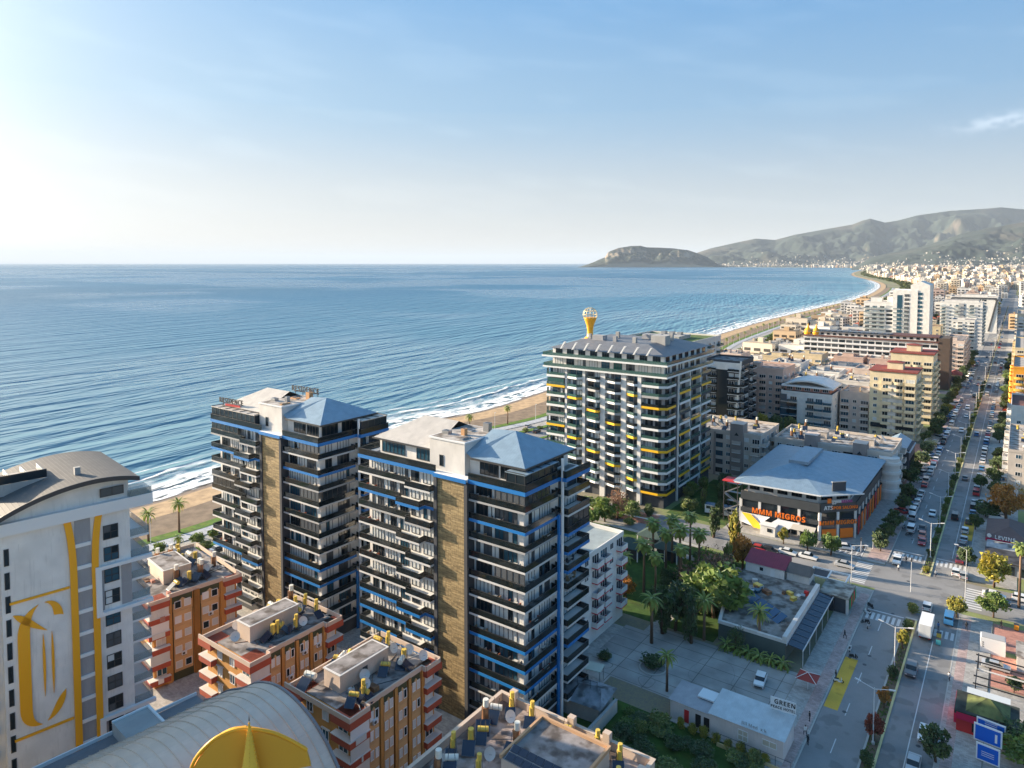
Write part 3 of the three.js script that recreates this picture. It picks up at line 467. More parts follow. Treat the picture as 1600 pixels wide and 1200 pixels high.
  add('fascia', fb.done(), M.blue, terr); add('railing', rb.done(), M.rail, terr); add('handrail', hb.done(), M.frame, terr);
  // penthouses, lift core and metal roofs
  const PY = 43.4;
  box('penthouse_wall', M.white, t, 3, 16.6, TOP, PY, -16.5, -2.6); box('penthouse_wall', M.white, t, 24.3, 34.6, TOP, PY, -16.5, -2.6);
  for (const [a, c] of [[3.6, 9.4], [12.2, 15.8]]) win(t, (a + c) / 2, TOP + 1.65, -2.55, c - a, 2.3, 0, { pane: M.glassBlue });
  for (const [a, c] of [[26.4, 30.2], [30.6, 34.2]]) win(t, (a + c) / 2, TOP + 1.5, -2.55, c - a, 2.2, 0, { pane: M.glassDark });
  for (const [a, c] of [[-3, -7], [-8, -15]]) win(t, 34.64, TOP + 1.5, (a + c) / 2, a - c, 2.2, Math.PI / 2, { pane: M.glassDark });
  const core = solid('lift_core', M.offwhite, t, 16.6, 24.3, TOP, 45.5, -11.5, -1.2); box('coping', M.slabWhite, core, -4, 4, 2.6, 2.85, -5.3, 5.3); box('deck', M.roofPale, core, -3.7, 3.7, 2.85, 2.9, -5, 5); win(core, -1.2, -0.9, 5.18, 0.9, 1.9, 0, { nx: 1, pane: M.glassDark, name: 'door' });
  for (const dz of [1.2, 2]) box('vent', M.black, core, 3.86, 3.9, 1.9, 2.2, -dz - 1.3, -dz - 1);
  const leftPts = [[2, PY - 0.1, -1.8], [16.6, PY - 0.1, -1.8], [16.6, 46.9, -8.8], [8.5, 46.9, -8.8], [2, PY - 0.1, -16.8], [16.6, PY - 0.1, -16.8]];
  add('metal_roof', poly(leftPts, [[0, 1, 2, 3], [5, 4, 3, 2], [4, 0, 3], [4, 5, 1, 0]]), M.roofBeige, t);
  const rx0 = 24.3, ap = [29.2, 47.0, -8.6], rp = [[25.6, PY, -1.4], [36.2, PY, -1.4], [36.2, PY, -16.4], [rx0, PY, -16.4], [rx0, PY + 0.6, -1.6], ap, [rx0, 46.6, -8.6]];
  add('metal_roof', poly(rp, [[0, 1, 5], [1, 2, 5], [2, 3, 6, 5], [4, 0, 5, 6], [3, 2, 1, 0]]), M.roofBlue, t);
  for (const [xa, xb, ya, yb, za, zb] of [[25.4, 36.4, PY - 0.22, PY + 0.06, -1.42, -1.2], [36.2, 36.42, PY - 0.22, PY + 0.06, -16.4, -1.43], [1.9, 16.6, PY - 0.3, PY - 0.05, -1.84, -1.6]]) box('eaves', M.frame, t, xa, xb, ya, yb, za, zb);
  //.box(25.4, 36.4, PY - 0.22, PY + 0.06, -1.42, -1.2).box(36.2, 36.42, PY - 0.22, PY + 0.06, -16.4, -1.3).box(1.9, 16.6, PY - 0.3, PY - 0.05, -1.84, -1.6).done(); add('eaves', eave, M.frame, t);
  // glazed terrace shelters
  for (const [x0, x1, z0, z1, hh, rm] of o.shelters) {
    const s = solid('shelter_roof', rm, t, x0 - 0.1, x1 + 0.1, TOP + hh, TOP + hh + 0.12, z0 - 0.1, z1 + 0.1), cx = (x0 + x1) / 2, cz = (z0 + z1) / 2;
    win(t, cx, TOP + hh / 2, z1 - 0.06, x1 - x0 - 0.1, hh - 0.05, 0, { pane: M.glassDark, nx: Math.max(1, Math.round((x1 - x0) / 1.7)), name: 'glass_screen' }); win(t, x1 - 0.06, TOP + hh / 2, cz, z1 - z0 - 0.16, hh - 0.05, Math.PI / 2, { pane: M.glassDark, nx: Math.max(1, Math.round((z1 - z0) / 2)), name: 'glass_screen' });
    const bars = bag(), alongX = x1 - x0 > z1 - z0, n = Math.max(2, Math.round(Math.max(x1 - x0, z1 - z0) / 2.6)); for (let i = 0; i <= n; i++) { const q = i / n; if (alongX) { const x = lerp(x0, x1, q); bars.box(x - 0.09 - cx, x + 0.09 - cx, 0.07, 0.16, z0 - cz, z1 - cz); } else { const z = lerp(z0, z1, q); bars.box(x0 - cx, x1 - cx, 0.07, 0.16, z - 0.09 - cz, z + 0.09 - cz); } } add('roof_bar', bars.done(), M.frame, s);
  }
  // posts at the corner of the inland face
  add('post', new THREE.CylinderGeometry(0.26, 0.26, 43.4, 10), M.slabWhite, t, 37.75, 21.7, -9.75); box('blue_post', M.blue, t, 37.2, 37.55, 0, o.bluePost, -9.5, -9.05);
  return t;
}
const tw2 = tower('dark glass apartment tower with blue bands and a tall white post, nearer the boulevard', -96.7, { seed: 3, blue: { left: [2, 8, 9, 10], right: [2, 8, 9, 10], bay: [3, 4, 5, 9] }, glazed: { right: [1, 5], corner: [1], bay: [3], left: [] }, bluePost: 34.2, shelters: [[33.4, 37.05, -9.4, -0.15, 2.5, M.roofBlue]] });
const tw1 = tower('dark glass apartment tower with blue bands and rooftop letter signs, nearer the beach', -145.3, { seed: 8, blue: { left: [2, 9], right: [2, 8, 9], bay: [3, 4, 5, 10] }, glazed: { right: [1, 4, 6], corner: [4], left: [1, 5], bay: [] }, bluePost: 12, shelters: [[0.2, 16.4, -3.2, -0.15, 2.7, M.roofBeige], [35.2, 38.3, -17, -10, 2.6, M.roofBeige]] });
{
  const s1 = thing('roof_sign', 'black letters over a red board standing on a glazed terrace roof', 'sign', -143.6, 43.1, -86.6, 0.06); letters('lettering', 'RESIDENCE', 1.15, M.black, s1, 3.6, 0.85, 0); box('board', M.red, s1, 1.4, 6.6, 0.1, 0.75, -0.1, 0); for (const x of [0.4, 3.4, 6.6]) box('post', M.darkMetal, s1, x, x + 0.1, 0, 1.9, -0.3, -0.2);
  const s2 = thing('roof_sign', 'grey letters on a dark rack on top of a white lift core', 'sign', -125.2, 46.0, -95.3, 0.05); letters('lettering', 'RESIDENCE', 1.2, M.darkMetal, s2, 0, 0.9, 0); for (const x of [-3.6, -1.2, 1.2, 3.6]) box('post', M.darkMetal, s2, x, x + 0.1, 0, 2, -0.3, -0.2); box('rail', M.darkMetal, s2, -4, 4, 0.75, 0.85, -0.25, -0.15);
}
// ================================================================ yellow-banded tower with gold rooftop sculpture
{
  const t = thing('apartment_tower', 'white and charcoal apartment tower with yellow balcony bands and a grey metal roof', 'building', -128, 0, -196), W = 42, D = 38, TOP = 40.6, FH = 3.3, r = rng(14);
  box('wall', M.greyWall, t, 0.8, W - 0.8, 0, TOP, -D, -0.8); box('plinth', M.darkWall, t, 0, W, 0, 3.2, -D - 0.3, -0.4);
  // pale piers
  for (const [a, c, out] of [[7.0, 7.8, 0.3], [20.2, 22.0, 0.25], [27.6, 29.4, 0.25], [33.6, 34.8, 0.9], [13.6, 14.6, 0.2]]) box('pier', M.white, t, a, c, 0, TOP, -0.8, out);
  for (const [a, c] of [[-9.6, -10.3], [-19, -19.8], [-28, -28.8]]) box('pier', M.white, t, W - 0.8, W + 0.5, 0, TOP, c, a);
  box('dark_panel', M.darkWall, t, W - 0.8, W + 0.2, 3.2, TOP, -9.6, -7.4); box('dark_panel', M.darkWall, t, W - 0.8, W + 0.2, 3.2, 20, -28, -24.4);
  const yel = { 0: [1, 5], 1: [2, 6, 10], 2: [3, 7, 11], 3: [4, 8, 12], 4: [1, 5, 9], 5: [2, 6, 10], 6: [1, 5, 6, 9], 7: [0, 2, 4, 8], 8: [1, 5, 9, 10] };
  // balcony stacks: [axis start, end, outline] on the front, then on the inland face
  const stacks = [[0, 7, [[0, 0], [0, 1.4], [7, 1.4], [7, 0]]], [7.8, 13.6, [[0, 0], [0.4, 1.3], [4.2, 2.1], [5.8, 0.6], [5.8, 0]]], [14.6, 20.2, [[0, 0], [0.6, 1.0], [4.6, 2.2], [5.6, 2.0], [5.6, 0]]], [22, 27.6, [[0, 0], [0.2, 1.0], [4.0, 2.2], [5.6, 1.6], [5.6, 0]]], [29.4, 33.6, [[0, 0], [0.2, 1.0], [3.2, 2.2], [4.2, 1.8], [4.2, 0]]], [34.8, 42, [[0, 0], [0, 1.6], [5.8, 1.6], [8, 0.2], [8, -6.2], [6.6, -6.2], [6.6, 0]]]];
  for (let k = 0; k < 12; k++) {
    const y = TOP - FH * (k + 1) + 0.35; if (y < 3) break;
    stacks.forEach(([a, c, P], si) => {
      const Q = P.map(([x, z]) => [a + x, z - 0.8]), s = add('balcony', slab(Q, y - 0.3, y), M.slabWhite, t), fm = yel[si].includes(k) ? M.yellow : (r() < 0.12 ? M.slabGrey : M.slabWhite), rb = bag(), fb = bag();
      const last = si === 5 ? 5 : Q.length - 1; for (let i = 0; i < last; i++) { const [xa, za] = Q[i], [xc, zc] = Q[i + 1], L = Math.hypot(xc - xa, zc - za), ang = -Math.atan2(zc - za, xc - xa), mx = (xa + xc) / 2, mz = (za + zc) / 2; rb.box(-L / 2, L / 2, y + 0.02, y + 1.02, -0.03, 0.03, ang, mx, mz); fb.box(-L / 2 - 0.04, L / 2 + 0.04, y - 0.6, y + 0.12, -0.03, 0.08, ang, mx, mz); }
      add('railing', rb.done(), si < 2 ? M.railGreen : r() < 0.5 ? M.rail : M.railGreen, s); add('fascia', fb.done(), fm, s);
      const x0 = a + 0.5, x1 = c - 0.4, mid = (x0 + x1) / 2; if (si === 5) { win(t, a + 2, y + 1.2, -0.74, 2.6, 2.2, 0); win(t, a + 5, y + 1.2, -0.74, 2.0, 2.2, 0, { pane: M.glassDark }); win(t, W - 0.76, y + 1.3, -4, 3, 2, Math.PI / 2, { pane: M.glassDark }); } else { win(t, (x0 + mid) / 2, y + 1.2, -0.74, mid - x0 - 0.3, 2.2, 0, { single: false, mix: [M.glassDark, M.glassBlue, M.glassGrey] }); win(t, (x1 + mid) / 2, y + 1.2, -0.74, x1 - mid - 0.4, 2.2, 0); }
      if ((si === 0 && (k === 1)) || (si === 2 && k === 4)) win(t, (a + c) / 2, y + 1.75, si === 0 ? 0.55 : 0.7, c - a - 0.6, 1.5, 0, { pane: M.glassGreen, nx: 7, name: 'glazed_balcony' });
      else if (si === 0) box('side_screen', M.railGreen, t, 0.02, 0.08, y + 1.02, y + 2.2, -0.7, 0.5);
    });
    // inland face
    const segs = [[-10.3, -19, 6], [-19.8, -28, 7], [-28.8, -37.6, 8]];
    for (const [a, c, id] of segs) {
      const s = solid('balcony', M.slabWhite, t, W - 0.8, W + 0.7, y - 0.3, y, c, a), fm = yel[id].includes(k) ? M.yellow : r() < 0.3 ? M.darkWall : M.slabWhite;
      add('fascia', metricBox(0.1, 0.7, a - c), fm, s, 0.8, -0.1, 0); add('railing', metricBox(0.06, 1, a - c), M.railGreen, s, 0.72, 0.65, 0); win(t, W - 0.76, y + 1.2, (a + c) / 2 + 2, 3.2, 2.2, Math.PI / 2); win(t, W - 0.76, y + 1.2, (a + c) / 2 - 2, 2.6, 2.2, Math.PI / 2, { pane: M.glassDark });
    }
  }
  // attic and roof
  const slabTop = solid('cornice', M.slabWhite, t, -1.2, W + 1.4, TOP - 0.4, TOP + 0.1, -D - 1, 1.2); const slab2 = solid('cornice', M.slabWhite, t, -1.4, W + 1.6, TOP + 3.2, TOP + 3.7, -D - 1, 1.5);
  box('attic_wall', M.white, t, 1, W - 0.8, TOP, TOP + 6.2, -D + 1, -1.6);
  const atticRail = (y, o0) => { const rb = bag(); rb.box(-1 - o0, W + 1.2 + o0, y, y + 1, 1.0 + o0, 1.06 + o0).box(W + 1.2 + o0, W + 1.26 + o0, y, y + 1, -D, 1 + o0).box(-1.06 - o0, -1 - o0, y, y + 1, -D, 1 + o0); return rb.done(); };
  add('railing', atticRail(TOP + 0.12, 0), M.railGreen, slabTop, -slabTop.position.x, -slabTop.position.y, -slabTop.position.z); add('railing', atticRail(TOP + 3.72, 0.2), M.railGreen, slab2, -slab2.position.x, -slab2.position.y, -slab2.position.z);
  for (let i = 0; i < 9; i++) { win(t, 3.5 + i * 4.4, TOP + 1.6, -1.55, 3.0, 2.2, 0, { pane: i === 5 ? M.glassGreen : undefined }); win(t, 3.5 + i * 4.4, TOP + 5, -1.55, 2.6, 1.9, 0, { pane: M.glassDark }); }
  for (let i = 0; i < 7; i++) { win(t, W - 0.76, TOP + 1.6, -4 - i * 5, 3, 2.2, Math.PI / 2); win(t, W - 0.76, TOP + 5, -4 - i * 5, 2.8, 1.9, Math.PI / 2, { pane: M.glassDark }); }
  for (let i = 0; i < 8; i++) { const f = add('fin', slab([[0, 0], [0.5, 0], [2.0, 2.4], [1.5, 2.4]].map(([a, c]) => [a, -c]), -0.9, 0), M.slabWhite, t, 5.4 + i * 4.4, TOP + 3.7, 0.9); f.rotation.x = Math.PI / 2; f.position.y = TOP + 6.1; f.rotation.x = Math.PI / 2; }
  const Y0 = TOP + 6.0, Y1 = TOP + 8.6, rp = [[0.2, Y0, -0.4], [W + 0.2, Y0, -0.4], [W + 0.2, Y0, -D], [0.2, Y0, -D], [8, Y1, -8], [W - 9, Y1, -8], [W - 9, Y1, -D + 8], [8, Y1, -D + 8]];
  add('metal_roof', poly(rp, [[0, 1, 5, 4], [1, 2, 6, 5], [2, 3, 7, 6], [3, 0, 4, 7], [4, 5, 6, 7], [3, 2, 1, 0]]), M.roofGrey, t);
  for (const [x, z, w, h, d] of [[12, -9, 4, 1.6, 3], [20, -8.5, 1.2, 1.8, 1.2], [27, -8.6, 1.2, 1.8, 1.2], [31, -14, 5, 2.2, 4], [8.6, -12, 1, 1.6, 1], [15, -20, 1.2, 2, 1.2], [24, -22, 6, 1.6, 4], [33, -24, 1.2, 2, 1.2]]) box('vent_housing', r() < 0.4 ? M.greyWall : M.concrete, t, x, x + w, Y1 - 0.9, Y1 + h, z - d, z);
  const sc = thing('gold_sculpture', 'golden vase-like sculpture with a lattice globe, on the grey metal roof', 'sculpture', -120.6, Y1 - 0.5, -211.5);
  const pr = [[2.0, 0], [1.9, 0.4], [1.1, 0.9], [1.05, 3], [1.3, 4.6], [1.9, 6.2], [2.3, 7.2], [2.2, 7.5], [0, 7.4]]; add('stem', new THREE.LatheGeometry(pr.map(p => new THREE.Vector2(...p)), 9), M.gold, sc);
  const lb = bag(); for (let i = 0; i < 6; i++) { const q = new THREE.TorusGeometry(2.45, 0.09, 4, 20); q.rotateY(i * Math.PI / 6); q.translate(0, 8.4, 0); lb.geo(q); } for (const dy of [-1.2, 0, 1.2]) { const q = new THREE.TorusGeometry(Math.sqrt(2.45 ** 2 - dy * dy), 0.09, 4, 22); q.rotateX(Math.PI / 2); q.translate(0, 8.4 + dy, 0); lb.geo(q); } add('lattice_globe', lb.done(), mat([0.75, 0.62, 0.36], { roughness: 0.45, metalness: 0.3 }), sc);
  box('base', M.concrete, sc, -2.4, 2.4, -0.6, 0.05, -2.4, 2.4);
}
// dark slab tower standing behind it, nearer the beach
{
  const q = block('apartment_tower', 'low topped tower with a green roof terrace behind the yellow-banded tower', -152, -116, -330, -288, 39.5, { wall: M.offwhite, roof: mat([0.16, 0.2, 0.1], { tex: 'grass' }), floors: 12, fh: 3.2, f: 'gwgwgw', r: 'gwgwgwg', single: true, rail: M.railGreen });
  box('deck', M.concrete, q.b, -6, 8, 39.5, 41.2, -8, 6); for (const x of [-4, 0, 4]) box('air_unit', M.metal, q.b, x, x + 2, 41.2, 42.6, -4, -1);
}

// furniture on the tower balconies and plant on the lift cores
{
  const r = rng(515), fm = [mat([0.42, 0.28, 0.16]), mat([0.10, 0.10, 0.11]), mat([0.6, 0.58, 0.54]), mat([0.46, 0.12, 0.05])];
  const setProto = (() => { const t = new THREE.Group(); box('table', fm[2], t, -0.45, 0.45, 0.68, 0.73, -0.35, 0.35); box('table_leg', M.darkMetal, t, -0.05, 0.05, 0, 0.68, -0.05, 0.05); for (const s of [-1, 1]) { box('seat', fm[0], t, s * 0.85 - 0.25, s * 0.85 + 0.25, 0.1, 0.45, -0.25, 0.25); box('backrest', fm[0], t, s * 1.1 - 0.06, s * 1.1 + 0.06, 0.45, 0.95, -0.25, 0.25); } return t; })();
  const spots = [[3, -0.65], [7.5, -0.65], [28, -0.65], [31, -0.65], [34.6, -0.65], [36.6, -3], [36.6, -6.5], [37.2, -13.8]];
  for (const [X, w] of [[-96.7, 'tower nearer the boulevard'], [-145.3, 'tower nearer the beach']]) for (let k = 1; k <= 11; k++) for (const [x, z] of spots) { if (r() > 0.36) continue; const t = setProto.clone(), c = Math.floor(r() * 4); t.name = numbered('balcony_furniture'); t.position.set(X + x + (r() - 0.5), 40.3 - 3.1 * k, -85 + z); t.rotation.y = z < -1 ? Math.PI / 2 : 0; t.scale.setScalar(0.85 + r() * 0.2); for (const q of t.children) if (q.name === 'seat' || q.name === 'backrest') q.material = fm[c]; scene.add(t); tag(t, `${['brown', 'black', 'pale', 'rust-red'][c]} balcony chairs with a table on the blue-banded ${w}`, 'furniture', `${['brown', 'black', 'pale', 'rust-red'][c]} balcony sets on the ${w}`); }
  for (const X of [-96.7, -145.3]) for (const [x, z, w, h, d] of [[18, -4, 1.4, 0.9, 1], [21, -5, 0.8, 1.4, 0.8], [19.5, -8, 2.2, 0.5, 1.2], [23, -3, 0.5, 0.5, 2.2], [22.6, -9.4, 1.2, 1.8, 1]]) { const u = thing('roof_unit', X < -120 ? 'metal air unit on the lift core of the tower with roof signs' : 'metal air unit on the lift core of the tower nearer the boulevard', 'air unit', X + x, 45.5, -85 + z, 0, X < -120 ? 'air units under the roof sign' : 'air units on the nearer lift core'); box('casing', r() < 0.4 ? mat([0.55, 0.3, 0.14]) : M.metal, u, -w / 2, w / 2, 0.05, h, -d / 2, d / 2); box('foot', M.darkMetal, u, -w / 2 + 0.05, w / 2 - 0.05, 0, 0.05, -d / 2 + 0.05, d / 2 - 0.05); box('grille', M.darkMetal, u, -w * 0.3, w * 0.3, h, h + 0.02, -d * 0.3, d * 0.3); }
}
// ================================================================ white tower with the gold emblem (rotated off the grid)
{
  const dir = new THREE.Vector2(0.149, -0.989).normalize(), ry = Math.atan2(-dir.y, dir.x) ;          // local +x runs along the facade to its far end, local +z faces inland
  const t = thing('apartment_tower', 'white apartment tower with gold strips and a gold letter emblem under a curved grey roof', 'building', -102, 0, -47, ry), L = 34, D = 17;
  box('wall', M.white, t, -15.2, 0, 0, 41.2, -D, 0); box('wall', M.white, t, -L, -15.2, 0, 39, -D, -0.9);
  // arched gable and barrel roof
  const arc = x => 45.3 - Math.pow(Math.abs(x + 4.2) / 13, 2) * 3.6 - (x > -4.2 ? 0.006 * (x + 4.2) ** 2 : 0), pts = []; for (let i = 0; i <= 24; i++) { const x = -19 + i * 20.2 / 24; pts.push([x, arc(x)]); }
  const gs = new THREE.Shape([new THREE.Vector2(-18.6, 40.9), new THREE.Vector2(0, 40.9), ...pts.slice().reverse().map(p => new THREE.Vector2(clamp(p[0], -18.6, 0), p[1] - 0.35))]), gg = new THREE.ExtrudeGeometry(gs, { depth: D - 0.4, bevelEnabled: false }); gg.translate(0, 0, -D + 0.1); add('gable', gg, M.white, t);
  const band = (off, th, z0, z1) => { const s = new THREE.Shape([...pts.map(p => new THREE.Vector2(p[0], p[1] + off)), ...pts.slice().reverse().map(p => new THREE.Vector2(p[0], p[1] + off - th))]), g = new THREE.ExtrudeGeometry(s, { depth: z1 - z0, bevelEnabled: false }); g.translate(0, 0, z0); return g; };
  add('metal_roof', band(0, 0.34, -D - 1, 0.75), M.roofDark, t); add('roof_edge', band(0.08, 0.62, 0.75, 0.95), M.darkMetal, t);
  const well = solid('roof_terrace', M.concrete, t, -15, -8.5, 43.4, 45.0, -12, -6.4); box('floor', M.roofPale, well, -3.0, 3.0, 0.8, 0.84, -2.6, 2.6); box('glass_screen', M.glassDark, well, -3.2, 3.2, 0.84, 2.0, 2.72, 2.8); for (const x of [-3, -1, 1, 3]) box('bracket', M.metal, well, x, x + 0.1, 0.8, 1.7, -2.7, 2.7);
  box('vent', M.concrete, t, -5.8, -5.1, 45, 46.3, -4.2, -3.5);
  const corn = solid('cornice', M.slabWhite, t, -18.7, 3.0, 40.1, 41.7, -3.2, 0.5); box('railing', M.railClear, corn, 7.7, 10.7, 0.8, 1.6, -1.7, 1.7);
  win(t, -2.2, 43.0, 0.06, 3.0, 1.2, 0, { nx: 2, pane: M.glassGrey });
  const gable2 = box('railing', M.railClear, t, 0.1, 2.9, 41.7, 42.7, 0.35, 0.42);
  // recessed charcoal strip between the two gold ribbons
  box('recess', M.greyWall, t, -6.9, -5.0, 4, 40.1, 0.01, 0.06); for (let k = 0; k < 11; k++) box('sill_band', M.slabWhite, t, -6.9, -5, 5.2 + k * 3.1, 5.7 + k * 3.1, 0.06, 0.22);
  for (const [x, w0] of [[-7.6, 1], [-5.0, -1]]) { const top = []; const s = new THREE.Shape(); s.moveTo(0, 4); s.lineTo(0.85, 4); s.lineTo(0.85, 32); s.quadraticCurveTo(0.85, 37, 0.85 - 0.75 * w0 * 0.8, 40.05); s.lineTo(-0.75 * w0 * 0.8, 40.05); s.quadraticCurveTo(0, 37, 0, 32); const g = new THREE.ExtrudeGeometry(s, { depth: 0.2, bevelEnabled: false }); add('gold_ribbon', g, M.gold, t, x, 0, 0.08); }
  // emblem panel: rails above and below, a gold letter C with leaf strokes
  const rail = (y) => { const g = box('emblem_rail', M.gold, t, -14.4, -7.7, y, y + 0.3, 0.02, 0.22); return g; }; rail(30.9); rail(12.6);
  const E = (f) => { const s = new THREE.Shape(); f(s); const g = new THREE.ExtrudeGeometry(s, { depth: 0.14, bevelEnabled: false, curveSegments: 8 }); add('emblem_stroke', g, M.gold, t, -11.1, 21.8, 0.03); };
  E(s => { s.moveTo(-2.6, -5.4); s.bezierCurveTo(-2.6, -7.3, -1.6, -8.2, -0.2, -8.2); s.bezierCurveTo(-1.1, -7.6, -1.25, -6.8, -1.25, -5.4); s.lineTo(-1.25, 4.2); s.bezierCurveTo(-1.25, 6.4, -0.9, 7.4, -0.2, 8.1); s.bezierCurveTo(-1.8, 7.6, -2.6, 6.2, -2.6, 4.2); });
  E(s => { s.moveTo(0.5, 8.2); s.bezierCurveTo(1.6, 8.4, 2.5, 7.4, 2.6, 5.8); s.bezierCurveTo(2.0, 6.2, 1.5, 6.0, 1.5, 6.2); s.bezierCurveTo(1.4, 7.4, 1.1, 7.9, 0.5, 8.2); });
  E(s => { s.moveTo(0.4, -8.0); s.bezierCurveTo(1.2, -7.0, 1.3, -5.6, 2.6, -4.6); s.bezierCurveTo(2.7, -6.2, 1.7, -7.8, 0.4, -8.0); });
  E(s => { s.moveTo(-3.0, 7.6); s.bezierCurveTo(-2.2, 7.5, -1.4, 6.9, -0.9, 6.2); s.lineTo(0.7, 4.3); s.bezierCurveTo(-0.6, 5.0, -2.4, 6.0, -3.0, 7.6); });
  for (const x of [0.2, 1.2]) E(s => { s.moveTo(x, 4); s.bezierCurveTo(x + 0.26, 2, x + 0.26, -2, x, -4.6); s.bezierCurveTo(x - 0.16, -2, x - 0.16, 2, x, 4); });
  // windows: narrow column, wide column, and balcony end
  for (let k = 0; k < 13; k++) {
    const y = 1.6 + k * 3.1; if (k > 11) continue;
    win(t, -14.55, y + 1.5, 0.04, 0.55, 2.2, 0, { nx: 1, pane: M.glassDark });
    win(t, -2.5, y + 1.6, 0.05, 1.9, 2.0, 0, { nx: 2, ny: 2, mix: [M.glassBlue, M.glassGrey, M.glassDark], frame: M.frame });
    const framed = [9, 8, 2, 1].includes(k);
    if (framed) { box('grey_panel', M.greyWall, t, -1.3, 0.05, y, y + 3.1, 0.02, 0.08); box('grey_panel', M.greyWall, t, -3.9, -3.5, y, y + 3.1, 0.02, 0.08); }
    const s = solid('balcony', M.slabWhite, t, 0, 2.6, y - 0.3, y, -9, -0.3); add('railing', bag().box(1.24, 1.3, 0.15, 1.2, -4.3, 4.3).box(-1.3, 1.24, 0.15, 1.2, 4.24, 4.3).done(), M.railClear, s); win(t, 0.05, y + 1.2, -3, 3.6, 2.3, Math.PI / 2);
    for (const x of [-18, -21.5, -25]) { const q = solid('balcony', M.slabWhite, t, x - 1.5, x + 1.5, y - 0.3, y, -0.9, 0.5); add('railing', bag().box(-1.5, 1.5, 0.15, 1.2, 0.6, 0.66).done(), M.railClear, q); win(t, x, y + 1.3, -0.85, 2, 2.2, 0); }
  }
  for (const [ka, kb] of [[8, 10], [1, 3]]) { const y0 = 1.6 + ka * 3.1 - 0.2, y1 = 1.6 + kb * 3.1 + 0.2; box('frame_band', M.slabWhite, t, -4.6, 2.7, y1 - 0.5, y1, 0.02, 0.6); box('frame_band', M.slabWhite, t, -4.6, 2.7, y0 - 0.5, y0, 0.02, 0.6); box('frame_band', M.slabWhite, t, -4.6, -3.9, y0, y1 - 0.5, 0.02, 0.6); }
}
